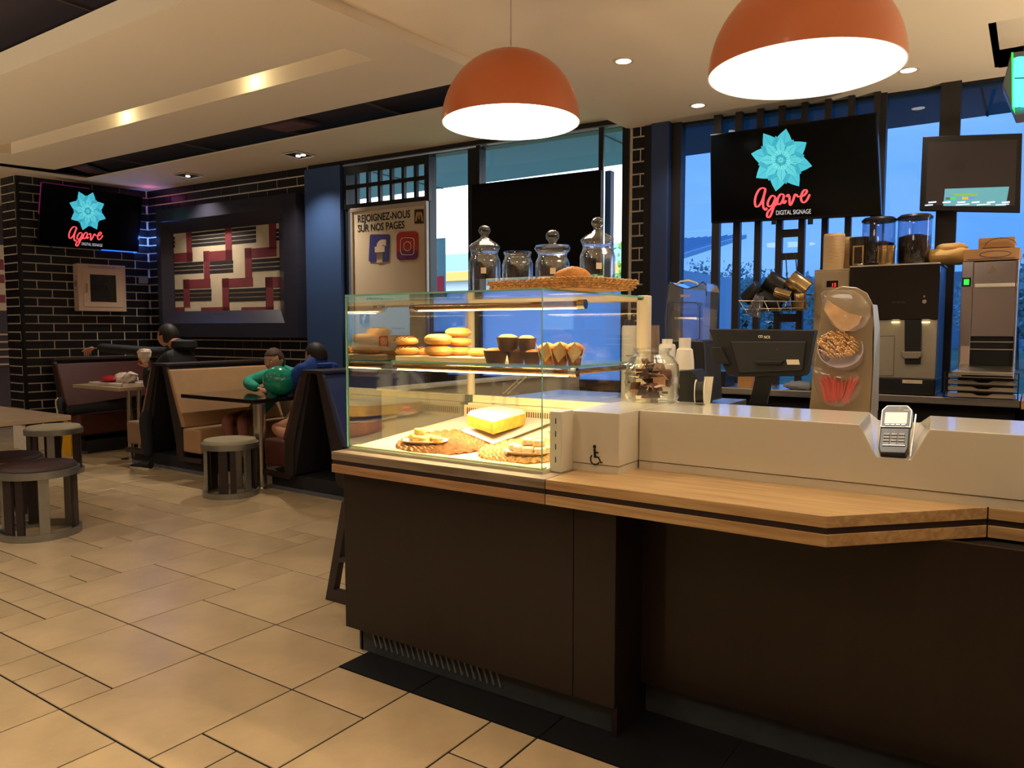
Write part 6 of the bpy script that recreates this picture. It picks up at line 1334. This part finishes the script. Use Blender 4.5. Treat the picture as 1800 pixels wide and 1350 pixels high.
sw = thing('wall_plate', 'small cream wall plate on the brick beside the room corner', 'switch', AP(252, 492, .03)); p = AP(252, 492, .014); tbox(s_of(p) - .055, s_of(p) + .055, p.z - .045, p.z + .045, .012, .022, 'plate', M('plate_cream', (150, 134, 110), .5), sw, .002)
# ================================================================== BOOTHS
YBf, YBb = 4.07, 5.22
def booth(xback, sgn, mat, label, yb=YBb, closed=True, seat_w=.50):
    # sgn +1: the seat faces +x (right)
    t = thing('booth_bench', label, 'bench', (xback, (YBf + yb) / 2, 0)); X = lambda d: xback + sgn * d
    def pr(poly, y0, y1, name, mt, bev=.004):
        P_ = [V((X(a), y0, b)) for a, b in poly]; return MB().prism(P_, (0, y1 - y0, 0)).build(name, mt, t, bevel=bev)
    pr([(0.05, 1.005), (.115, 1.005), (.34, .42), (.36, .16), (.635, .165), (.635, .12), (.30, .115), (.25, .16), (.24, .40)], YBf, YBf + .035, 'end_frame', DKWOOD)
    pr([(.0, 1.02), (.13, 1.02), (.13, .995), (0, .995)], YBf, yb, 'top_rail', DKWOOD)
    pr([(.03, 1.0), (.10, 1.0), (.31, .16), (.24, .16)], YBf + .02, yb, 'back_panel', M('booth_back_panel', (36, 32, 36), .5), 0)
    pr([(.10, .965), (.16, .965), (.385, .432), (.325, .432)], YBf + .006, yb - .01, 'back_cushion', mat, .014)
    pr([(.345, .43), (.62, .43), (.615, .205), (.345, .205)], YBf + .006, yb - .01, 'seat_cushion', mat, .018)
    pr([(.0, .14), (.60, .14), (.60, .0), (.0, .0)], YBf + .07, yb, 'plinth_box', M('booth_plinth', (34, 34, 38), .6), 0)
    pr([(0, .03), (.63, .03), (.63, .0), (0, .0)], YBf + .055, YBf + .07, 'plinth_trim', M('plinth_trim', (96, 100, 106), .5), 0)
    return t
booth(-9.00, 1, MARV, 'maroon booth bench against the television brick wall')
booth(-6.84, -1, M('mushroom_vinyl', (150, 118, 92), .5, noise=.06, scale=10), 'booth bench with taupe seat where the person in black sits')
booth(-6.84, 1, TANV, 'tan booth bench facing the black-topped table')
booth(-4.70, -1, MARV, 'maroon booth bench where the boy in blue sits')
booth(-4.70, 1, M('window_lit_vinyl', (52, 62, 104), .5), 'booth bench with window-lit blue vinyl just left of the showcase, with its back to the boy')  # blue of reflected window light is put into the cushion colour
# tables
def table(x0, x1, y0, y1, zt, topm, edgem, legs, label, leg_r=.035, th=.035):
    t = thing('dining_table', label, 'table', ((x0 + x1) / 2, (y0 + y1) / 2, 0))
    MB().box(x0, x1, y0, y1, zt - th, zt).build('tabletop', topm, t, bevel=.003); 
    for (a, b) in legs:
        MB().cyl((a, b, .012), (a, b, zt - th), leg_r, n=24).build('leg', M('leg_steel', (190, 184, 172), .22, .95), t, smooth=True); MB().lathe([(.0, 0), (.10, 0), (.10, .006), (.04, .016), (0, .016)], (a, b, 0), 24).build('foot_plate', M('leg_steel', (190, 184, 172)), t, smooth=30)
    return t
BT = M('black_tabletop', (30, 26, 28), .10, coat=.6); GT = M('beige_tabletop', (176, 152, 122), .3, noise=.05, scale=6)
table(-6.46, -5.41, 4.05, 5.15, .75, BT, BT, [(-5.385, 4.09)], 'black-topped table where the child in teal leans', .052)
table(-8.55, -7.62, 4.10, 5.05, .75, GT, GT, [(-7.70, 4.25), (-7.62, 4.31)], 'beige-topped table with the tray of food', .028)
t3 = table(-7.6, -5.50, 1.95, 2.62, .75, GT, GT, [(-6.9, 2.25)], 'beige table cropped by the left edge of the photograph', .04)
# stools
def stool(x, y, h, r, rot, padm, label, dark=False, legm=None):
    t = thing('round_stool', label, 'stool', (x, y, 0)); c = V((x, y, 0)); lm = GREYM
    MB().lathe([(r * .96, h - .075), (r * 1.03, h - .073), (r * 1.03, h - .028), (r * .96, h - .026)], c, 40).build('seat_ring', lm, t, smooth=40)
    MB().lathe([(0, h - .05), (r * .95, h - .05), (r * .97, h - .02), (r * .92, h - .002), (r * .5, h + .004), (0, h + .004)], c, 40).build('seat_pad', padm, t, smooth=40)
    MB().lathe([(r * .95, 0), (r * 1.02, 0), (r * 1.02, .045), (r * .95, .045), (r * .95, 0)], c, 40, cap=False).build('base_ring', lm, t, smooth=40)
    def bar(a, w, mt, name, r_=None, lean=0):
        ra = math.radians(a + rot); d = V((math.cos(ra), math.sin(ra), 0)); tn = V((-d.y, d.x, 0)); rr = r_ or r * .95
        MB().ob(c + d * (rr - .012) + V((0, 0, (h - .03) / 2)), tn * w, d * .010, (0, 0, (h - .08) / 2)).build(name, mt, t, bevel=.002)
    for k in range(3):
        a = 120 * k; bar(a, .035, DKWOOD, 'slat'); bar(a + 22, .022, DKWOOD, 'slat'); 
        bar(a + 58, .03, lm, 'leg')
    return t
STO = M('stone_seat', (170, 158, 128), .45); SBR = M('brown_seat', (70, 48, 44), .55, noise=.1, scale=20)
stool(-5.36, 3.78, .46, .215, -52, STO, 'beige-seated drum stool standing before the black-topped table')
stool(-5.36, 2.33, .47, .235, -75, SBR, 'brown-seated drum stool at the left edge, nearest the camera')
stool(-6.05, 2.42, .45, .235, 0, SBR, 'brown-seated drum stool half hidden behind the nearest one')
stool(-7.52, 3.42, .45, .235, 30, STO, 'beige-seated stool beside the cropped table at the left')
# cone of the yellow floor sign behind the stool
p = pz(115, 800, 0); t = thing('floor_sign', 'yellow wet floor sign standing behind the beige stool', 'sign', p); MB().prism([p + V((-.09, 0, 0)), p + V((.12, 0, 0)), p + V((.08, .02, .36)), p + V((-.05, .02, .36))], (0, .02, 0)).build('panel', M('yellow_plastic', (220, 160, 20), .4), t, bevel=.004)
# A-frame stand beside the counter
af = thing('folding_stand', 'dark A-shaped folding stand leaning at the left end of the counter', 'stand', (-2.75, 2.6, 0)); m = MB()
A0, A1_ = V((-2.86, 2.54, 0)), V((-2.62, 2.66, .92))
af1 = [(pz(577, 1053, 0)), py_(606, 905, 2.62)]
b0 = pz(578, 1052, 0); b1 = pz(640, 1075, 0); tpz = py_(612, 870, b0.y)
tpz = py_(607, 880, b0.y + .05)
MB().ob((b0 + tpz) / 2 + V((.02, 0, 0)), V((.025, 0, 0)), V((0, .02, 0)), (tpz - b0) / 2).build('leg', DKWOOD, af, bevel=.003)
MB().ob(b0 + V((.18, 0, .03)), (.16, 0, 0), (0, .02, 0), (0, 0, .03)).build('bottom_rail', DKWOOD, af, bevel=.003)
MB().ob(b0 + V((.22, .01, .24)), (.14, 0, .03), (0, .015, 0), (0, 0, .012)).build('cross_bar', DKWOOD, af, bevel=.002)
MB().ob((b0 + tpz) / 2 + V((.34, 0, 0)), V((.025, 0, 0)), V((0, .02, 0)), V((-(tpz.x - b0.x) * .4, 0, (tpz.z - b0.z) / 2))).build('leg', DKWOOD, af, bevel=.003)
# tray with food on the far table
q = [pz(*p, .762) for p in ((164, 668), (190, 673), (242, 668), (220, 662))]; cT = V((-8.05, 4.42, .75))
t = thing('food_tray', 'white food tray on the beige-topped table', 'tray', cT); ct = pz(203, 671, .76)
MB().box(-8.42, -7.75, 4.22, 4.62, .752, .764).box(-8.43, -8.41, 4.21, 4.63, .752, .776).box(-7.76, -7.74, 4.21, 4.63, .752, .776).box(-8.42, -7.75, 4.21, 4.225, .752, .774).box(-8.42, -7.75, 4.615, 4.63, .752, .774).build('tray', M('tray_white', (214, 200, 186), .4), t)
a = py_(193, 666, 4.40); t = thing('red_food_box', 'crumpled red food carton on the white tray', 'food carton', (a.x, 4.4, .765)); MB().ell((a.x, 4.40, .765 + .035), (.125, .08, .036), 20, 10, fn=lambda q: 1 + .06 * math.sin(6 * q.x + 1)).build('carton', M('red_carton', (178, 24, 30), .5), t, smooth=40)
for x_, lab in ((213, 'crumpled white napkin between the red carton and the person'), (228, 'folded white wrapper on the tray nearest the person')):
    a = py_(x_, 660, 4.45); t = thing('paper_wrapper', lab, 'paper', (a.x, 4.45, .765)); MB().ell((a.x, 4.46, .82), (.085, .07, .058), 9, 6, fn=lambda q: 1 + .25 * math.sin(5 * q.x + x_) * math.cos(6 * q.z)).build('paper', M('wrapper_white', (226, 206, 188), .8), t)
# paper on the divider behind
a = pz(604, 634, 1.03); t = thing('paper_sheet', 'white sheet of paper lying beside the showcase on the booth rail', 'paper', (a.x, 4.48, 1.021)); MB().ob((-4.25, 4.47, 1.024), (.14, 0, .0), (0, .04, 0), (0, 0, .002)).build('sheet', PAPERW, t)
# ================================================================== PEOPLE
SKIN = M('skin', (196, 142, 112), .5, noise=.06, scale=12); HAIRD = M('dark_hair', (34, 24, 20), .6, noise=.3, scale=40); JACK = M('black_jacket', (30, 30, 32), .7, noise=.2, scale=14, bump=.4, bscale=20)
TROU = M('black_trousers', (22, 22, 26), .8); TEAL = M('teal_knit', (30, 150, 124), .85, noise=.2, scale=30, bump=.8, bscale=26); BLUEH = M('blue_hoodie', (24, 66, 150), .8, noise=.15, scale=20, bump=.3); KHA = M('khaki_cotton', (176, 156, 118), .8, noise=.12, scale=16, bump=.3); PINKT = M('dusty_pink', (150, 92, 78), .8)
def skin_body(name, par, J, E_, root, regions, mats, sub=2, label=None):
    names = list(J); idx = {n: i for i, n in enumerate(names)}; off = WL[par.name]
    me = bpy.data.meshes.new(name); me.from_pydata([tuple(V(J[n][0]) - off) for n in names], [(idx[a], idx[b]) for a, b in E_], [])
    o = bpy.data.objects.new(name, me); COL.objects.link(o); s_ = o.modifiers.new('skin', 'SKIN'); s_.use_smooth_shade = True; s_.branch_smoothing = .4
    for n in names:
        r = J[n][1]; r = r if isinstance(r, tuple) else (r, r); sv = me.skin_vertices[0].data[idx[n]]; sv.radius = r; sv.use_root = (n == root)
    b_ = o.modifiers.new('sub', 'SUBSURF'); b_.levels = sub; b_.render_levels = sub
    dg = bpy.context.evaluated_depsgraph_get(); nm = bpy.data.meshes.new_from_object(o.evaluated_get(dg)); bpy.data.objects.remove(o)
    nm.materials.clear()
    for m_ in mats: nm.materials.append(m_)
    segs = [(V(J[a][0]) - off, V(J[b][0]) - off, regions.get((a, b), 0)) for a, b in E_]
    for p in nm.polygons:
        c = p.center; best = (1e9, 0)
        for a, b, r_ in segs:
            ab = b - a; t_ = max(0, min(1, (c - a).dot(ab) / max(1e-9, ab.length_squared))); d = (c - (a + ab * t_)).length
            if d < best[0]: best = (d, r_)
        p.material_index = best[1]; p.use_smooth = True
    nm.name = name; ob = bpy.data.objects.new(name, nm); COL.objects.link(ob); ob.parent = par
    if label: ob['label'] = label
    return ob
def head(par, c, s, face, tilt, skinm, hairm, long=False, cap=False):
    # c: centre, s: height, face: unit direction the face looks
    f_ = V(face).normalized(); f_.z = 0; f_.normalize(); r_ = V((f_.y, -f_.x, 0)); q = Matrix((r_, f_, V((0, 0, 1)))).transposed() @ Matrix.Rotation(tilt, 3, 'X')
    def fn(p):
        k = 1.0
        if p.z < -.2: k *= 1 - .16 * (-.2 - p.z)
        if p.y > .9 and abs(p.z + .12) < .2: k *= 1 + .04
        return k
    m = MB(); m.ell(c, (s * .36, s * .43, s * .5), 28, 20, mat=q, fn=fn)
    P_ = lambda x, y, z: V(c) + q @ V((x * s, y * s, z * s))
    m.add([P_(-.03, .41, .06), P_(.03, .41, .06), P_(.045, .42, -.10), P_(-.045, .42, -.10), P_(0, .52, -.08), P_(0, .43, .05)], [(0, 5, 4, 3), (5, 1, 2, 4), (3, 4, 2)])
    for sx in (-1, 1): m.ell(P_(sx * .365, -.02, -.02), (s * .03, s * .06, s * .09), 10, 8, mat=q)
    h = m.build('head', skinm, par, smooth=50)
    for sx in (-1, 1):
        MB().ell(P_(sx * .14, .385, .03), (s * .045, s * .03, s * .03), 12, 8, mat=q).build('eye', M('eye_white', (214, 206, 196), .3), h, smooth=True)
        MB().ell(P_(sx * .14, .412, .03), s * .016, 8, 6).build('iris', M('iris_dark', (30, 20, 16), .3), h, smooth=True)
        MB().tube([P_(sx * .08, .41, .095), P_(sx * .14, .418, .11), P_(sx * .20, .385, .10)], s * .010, 5).build('eyebrow', hairm, h, smooth=True)
    MB().tube([P_(-.08, .385, -.24), P_(-.03, .405, -.235), P_(.03, .405, -.235), P_(.08, .385, -.24)], s * .014, 6).build('mouth', M('lips', (160, 84, 76), .5), h, smooth=True)
    m = MB()
    def hf(p):
        k = 1.06 + .02 * math.sin(13 * p.x) * math.sin(11 * p.y)
        return k
    k0 = len(m.v); nu, nv = 30, 16; V_ = []
    for i in range(nv + 1):
        ph = math.pi * i / nv
        for j in range(nu):
            t_ = 2 * math.pi * j / nu; p = V((math.sin(ph) * math.cos(t_), math.sin(ph) * math.sin(t_), -math.cos(ph)))
            lim = .45 if p.y > .35 else (.0 if p.y > -.1 else (-.75 if long else -.42))
            k_ = hf(p) if p.z > lim else .90
            V_.append(V(c) + q @ V((p.x * s * .365 * k_, p.y * s * .435 * k_, p.z * s * .505 * k_)))
    m.add(V_, [(i * nu + j, i * nu + (j + 1) % nu, (i + 1) * nu + (j + 1) % nu, (i + 1) * nu + j) for i in range(nv) for j in range(nu)])
    m.build('hair', hairm, par, smooth=True)
    return h
def hand(par, wrist, d, up, s, curl=.5, mat=None, name='hand', side=1):
    d = V(d).normalized(); up = V(up); up = (up - d * up.dot(d)).normalized(); sd_ = d.cross(up) * side
    J = {'w': (V(wrist), (s * .15, s * .11)), 'p': (V(wrist) + d * s * .26, (s * .19, s * .10)), 'k': (V(wrist) + d * s * .46, (s * .18, s * .085))}; E_ = [('w', 'p'), ('p', 'k')]
    for i, (o_, L) in enumerate(((-.15, .36), (-.05, .42), (.05, .40), (.15, .32))):
        b = V(wrist) + d * s * .48 + sd_ * s * o_; a1 = b + (d * math.cos(curl) - up * math.sin(curl)) * s * L * .5; a2 = a1 + (d * math.cos(curl * 2) - up * math.sin(curl * 2)) * s * L * .5
        J['b%d' % i] = (b, s * .048); J['c%d' % i] = (a1, s * .043); J['d%d' % i] = (a2, s * .036); E_ += [('k', 'b%d' % i), ('b%d' % i, 'c%d' % i), ('c%d' % i, 'd%d' % i)]
    t0_ = V(wrist) + d * s * .18 - sd_ * s * .16; t1_ = t0_ + (d * .6 - sd_ * .7 - up * .2).normalized() * s * .2; t2_ = t1_ + (d * .9 - sd_ * .2 - up * .3).normalized() * s * .18
    J['t0'] = (t0_, s * .06); J['t1'] = (t1_, s * .052); J['t2'] = (t2_, s * .04); E_ += [('w', 't0'), ('t0', 't1'), ('t1', 't2')]
    return skin_body(name, par, J, E_, 'p', {}, [mat or SKIN], sub=1)
# --- person in black jacket, arm along the bench back
yP = 4.62
hd = py_(296, 592, yP); sh_ = py_(322, 622, yP)
per = thing('person', 'person in a dark jacket and trousers sitting with one arm stretched along the maroon bench', 'person', (hd.x, yP, .43))
pel = V((-7.30, yP, .52)); chest = V((-7.27, yP, .95)); neck = V((-7.35, yP, 1.16))
handL = px_(152, 613, -8.25); el = py_(215, 607, 5.0)
foodh = py_(254, 640, 4.36); elb = py_(246, 675, 4.36)
J = {'pel': (pel, (.17, .15)), 'wa': (V((-7.24, yP, .72)), (.17, .15)), 'ch': (chest, (.20, .16)), 'nk0': (V((-7.31, yP, 1.13)), (.12, .10)), 'nk': (V((-7.36, yP, 1.20)), .065), 'hd': (hd + V((.03, 0, -.08)), .06),
     'sR': (V((-7.27, yP - .19, 1.07)), .085), 'eR': (elb + V((.10, .03, -.02)), .062), 'wR': (foodh + V((.05, .0, -.03)), .042),
     'sL': (V((-7.42, yP + .12, 1.08)), .085), 'eL': (V((-7.80, 4.66, 1.09)), .062), 'wL': (handL + V((.16, .02, .02)), .045),
     'hL': (V((-7.36, yP + .10, .53)), .105), 'kL': (V((-8.0, 4.55, .56)), .075), 'aL': (pz(128, 722, .56), .05),
     'hR': (V((-7.36, yP - .12, .53)), .105), 'kR': (V((-7.72, 4.36, .50)), .075), 'aR': (V((-7.33, 4.30, .12)), .048)}
aL = px_(110, 722, -8.62) ; J['aL'] = (aL + V((.06, 0, 0)), .05); aR = pz(262, 806, .11); J['aR'] = (aR, .048); J['kR'] = (V((aR.x - .12, aR.y + .05, .50)), .075)
E_ = [('pel', 'wa'), ('wa', 'ch'), ('ch', 'nk0'), ('nk0', 'nk'), ('nk', 'hd'), ('ch', 'sR'), ('sR', 'eR'), ('eR', 'wR'), ('ch', 'sL'), ('sL', 'eL'), ('eL', 'wL'), ('pel', 'hL'), ('hL', 'kL'), ('kL', 'aL'), ('pel', 'hR'), ('hR', 'kR'), ('kR', 'aR')]
rg = {e: 0 for e in E_}; rg.update({('nk', 'hd'): 1, ('pel', 'hL'): 2, ('hL', 'kL'): 2, ('kL', 'aL'): 2, ('pel', 'hR'): 2, ('hR', 'kR'): 2, ('kR', 'aR'): 2})
skin_body('body', per, J, E_, 'pel', rg, [JACK, SKIN, TROU])
head(per, hd, .265, (-1, -.25, 0), -.1, SKIN, HAIRD)
MB().lathe([(.085, 0), (.13, .03), (.12, .09), (.075, .10)], (-7.28, yP + .0, 1.13), 20).build('hood', JACK, per, smooth=True)
hand(per, handL + V((.14, -.01, .01)), (-1, .05, -.25), (-.2, 0, 1), .19, .55)
hand(per, foodh + V((.04, 0, -.03)), (-.55, 0, .8), (.6, -.5, .4), .18, .8)
def shoe(par, toe, heel, upm, solem, w=.05, h=.075, name='shoe', nz=(0, 0, 1)):
    d = (V(toe) - V(heel)); L = d.length; d.normalize(); n_ = V(nz); n_ = (n_ - d * n_.dot(d)).normalized(); s_ = d.cross(n_); prof = [(0, .6, 1.0), (.2, .85, 1.0), (.45, .8, .8), (.7, 1.0, .55), (.9, .9, .42), (1.0, .45, .3)]
    m = MB(); k = len(m.v); n0 = 12
    for t_, ww, hh in prof:
        for j in range(n0):
            a = 2 * math.pi * j / n0; m.v.append(tuple(V(heel) + d * L * t_ + s_ * w * ww * math.cos(a) + n_ * (h * hh * (.5 + .5 * math.sin(a)) + .012)))
    for i in range(len(prof) - 1):
        for j in range(n0): m.f.append((i * n0 + j, i * n0 + (j + 1) % n0, (i + 1) * n0 + (j + 1) % n0, (i + 1) * n0 + j)); m.m.append(0)
    m.f.append(tuple(range(n0))); m.f.append(tuple(range((len(prof) - 1) * n0, len(prof) * n0))); m.m += [0, 0]
    o = m.build(name, upm, par, smooth=60)
    P_ = [V(heel) + d * L * t_ + s_ * w * ww * 1.05 for t_, ww, hh in prof] + [V(heel) + d * L * t_ - s_ * w * ww * 1.05 for t_, ww, hh in prof[::-1]]
    MB().prism(P_, n_ * .022).build('sole', solem, o, bevel=.004); return o
SOLE = M('white_sole', (210, 192, 160), .6); SHB = M('black_shoe', (26, 24, 26), .6)
shoe(per, aL + V((-.06, -.0, .14)), aL + V((-.05, 0, -.11)), SHB, SOLE, nz=(1, .1, 0))
shoe(per, V((aR.x - .26, aR.y - .02, .0)), V((aR.x + .03, aR.y, .0)), SHB, SOLE)
fd = thing('wrapped_burger', 'white wrapped snack held up by the person in the dark jacket', 'food', foodh); c = py_(254, 627, 4.36)
MB().lathe([(.012, -.085), (.035, -.05), (.062, 0), (.068, .05), (.05, .08), (0, .085)], c, 11, rib=lambda a, z: 1 + .10 * math.sin(3 * a + z * 60)).build('wrapper', M('wrapper_white', (226, 206, 188)), fd)
MB().ell(c + V((-.02, -.04, -.05)), (.022, .02, .03), 10, 8).build('filling', M('food_brown', (150, 84, 40), .6), fd, smooth=True)
# --- child in teal jumper behind the black table
hc = py_(482, 634, 4.72); ch_ = thing('person', 'child in a teal jumper leaning on the black-topped table with a balloon', 'person', (hc.x, 4.9, .43))
bx_ = hc.x; J = {'pel': (V((bx_ - .32, 4.80, .50)), (.12, .12)), 'wa': (V((bx_ - .25, 4.82, .68)), (.13, .12)), 'ch': (V((bx_ - .04, 4.92, .86)), (.14, .12)), 'nk': (V((bx_, 4.82, 1.0)), .05), 'hd': (hc + V((0, 0, -.06)), .05),
     'sR': (V((bx_ - .17, 4.86, .92)), .07), 'eR': (V((bx_ - .26, 4.60, .83)), .065), 'wR': (V((bx_ + .05, 4.48, .80)), .042), 'sL': (V((bx_ + .15, 4.88, .92)), .07), 'eL': (V((bx_ + .32, 4.75, .85)), .055), 'wL': (V((bx_ + .30, 4.55, .83)), .038),
     'hL': (V((bx_ - .30, 4.72, .49)), .085), 'kL': (V((bx_ - .10, 4.42, .50)), .06), 'aL': (V((bx_ - .02, 4.40, .14)), .04), 'hR': (V((bx_ - .36, 4.70, .49)), .085), 'kR': (V((bx_ - .26, 4.36, .50)), .06), 'aR': (V((bx_ - .2, 4.40, .14)), .04)}
E_ = [('pel', 'wa'), ('wa', 'ch'), ('ch', 'nk'), ('nk', 'hd'), ('ch', 'sR'), ('sR', 'eR'), ('eR', 'wR'), ('ch', 'sL'), ('sL', 'eL'), ('eL', 'wL'), ('pel', 'hL'), ('hL', 'kL'), ('kL', 'aL'), ('pel', 'hR'), ('hR', 'kR'), ('kR', 'aR')]
rg = {e: 0 for e in E_}; rg.update({('nk', 'hd'): 1}); [rg.update({e: 2}) for e in E_[10:]]
skin_body('body', ch_, J, E_, 'pel', rg, [TEAL, SKIN, PINKT])
head(ch_, hc, .235, (.25, -1, 0), -.15, M('skin_light', (206, 156, 128), .5), M('brown_hair', (74, 50, 36), .7, noise=.3, scale=40), long=True)
hand(ch_, V((bx_ + .08, 4.47, .80)), (1, -.1, -.05), (0, 0, 1), .14, .4); hand(ch_, V((bx_ + .30, 4.54, .83)), (-.5, -.6, 0), (0, 0, 1), .14, .5)
for dx, sx in ((-.02, 0), (-.2, 0)): shoe(ch_, V((bx_ + dx, 4.26, .0)), V((bx_ + dx, 4.44, .0)), SHB, SOLE, w=.04, h=.06)
bal = py_(490, 665, 4.40); t = thing('balloon', 'shiny teal balloon resting on the black-topped table in front of the child', 'balloon', bal)
rb_ = 27 * (bal - CP).dot(FF) / FPX; bal.z = .755 + rb_ * .98
MB().ell(bal, (rb_ * 1.05, rb_, rb_ * .98), 32, 20).build('skin', M('balloon_teal', (22, 150, 120), .18, coat=.5), t, smooth=True)
for dx, dz in ((.015, .06), (.028, .068), (.04, .078), (.045, .09)):
    v = V((dx, -1, dz * 8)).normalized(); MB().ell(bal + V((dx * 2, 0, 0)) + v * rb_ * .97, .006, 8, 6).build('printed_dot', M('dot_yellow', (150, 160, 60), .4), t)
# --- boy in blue hoodie
hb = py_(556, 626, 4.72); by_ = thing('person', 'boy in a blue hoodie and khaki shorts sitting on the maroon bench, hunched over', 'person', (hb.x, 4.7, .43))
q = hb.x; kneeR = py_(476, 755, 4.22)
J = {'pel': (V((q + .05, 4.62, .53)), (.14, .13)), 'wa': (V((q + .10, 4.64, .72)), (.14, .13)), 'ch': (V((q + .06, 4.68, .93)), (.16, .14)), 'nk': (V((q + .03, 4.7, 1.08)), .06), 'hd': (hb + V((0, 0, -.06)), .05),
     'sR': (V((q + .03, 4.52, 1.0)), .075), 'eR': (V((q - .12, 4.44, .78)), .06), 'wR': (V((q - .26, 4.46, .80)), .038), 'sL': (V((q + .12, 4.84, 1.0)), .075), 'eL': (V((q - .1, 4.86, .80)), .055), 'wL': (V((q - .3, 4.75, .80)), .038),
     'hR': (V((q - .02, 4.45, .53)), .10), 'mR': (kneeR + V((.20, .08, .035)), .085), 'kR': (kneeR + V((.02, .02, .0)), .062), 'sh': (kneeR + V((.22, .0, -.035)), .058), 'aR': (kneeR + V((.42, .06, -.055)), .042),
     'hL': (V((q - .02, 4.72, .53)), .10), 'kL': (V((q - .36, 4.70, .52)), .065), 'aL': (V((q - .34, 4.66, .13)), .042)}
E_ = [('pel', 'wa'), ('wa', 'ch'), ('ch', 'nk'), ('nk', 'hd'), ('ch', 'sR'), ('sR', 'eR'), ('eR', 'wR'), ('ch', 'sL'), ('sL', 'eL'), ('eL', 'wL'), ('pel', 'hR'), ('hR', 'mR'), ('mR', 'kR'), ('kR', 'sh'), ('sh', 'aR'), ('pel', 'hL'), ('hL', 'kL'), ('kL', 'aL')]
rg = {e: 0 for e in E_}; rg.update({('nk', 'hd'): 1, ('pel', 'hR'): 2, ('hR', 'mR'): 2, ('mR', 'kR'): 1, ('kR', 'sh'): 1, ('sh', 'aR'): 1, ('pel', 'hL'): 2, ('hL', 'kL'): 2, ('kL', 'aL'): 1})
skin_body('body', by_, J, E_, 'pel', rg, [BLUEH, SKIN, KHA])
head(by_, hb, .24, (-1, -.1, 0), -.25, SKIN, HAIRD)
hand(by_, V((q - .26, 4.46, .80)), (-1, 0, 0), (0, 0, 1), .14, .4); hand(by_, V((q - .3, 4.75, .80)), (-1, -.1, 0), (0, 0, 1), .14, .4)
shoe(by_, V((q - .5, 4.64, .0)), V((q - .31, 4.66, .0)), SHB, SOLE, w=.04, h=.06)
MB().lathe([(.05, 0), (.085, .015), (.08, .045), (.05, .055)], (q + .10, 4.71, .99), 20).build('hood', BLUEH, by_, smooth=True)

# dark screens and lacquers take only a faint sheen
for nm, v_ in (('tv_picture', .12), ('tv_black', .2), ('display_black', .15), ('monitor_screen', .3), ('black_glazed_brick', .35), ('dark_brown_laminate', .35), ('frame_blackwood', .35)):
    MATS[nm].node_tree.nodes['Principled BSDF'].inputs['Specular IOR Level'].default_value = v_
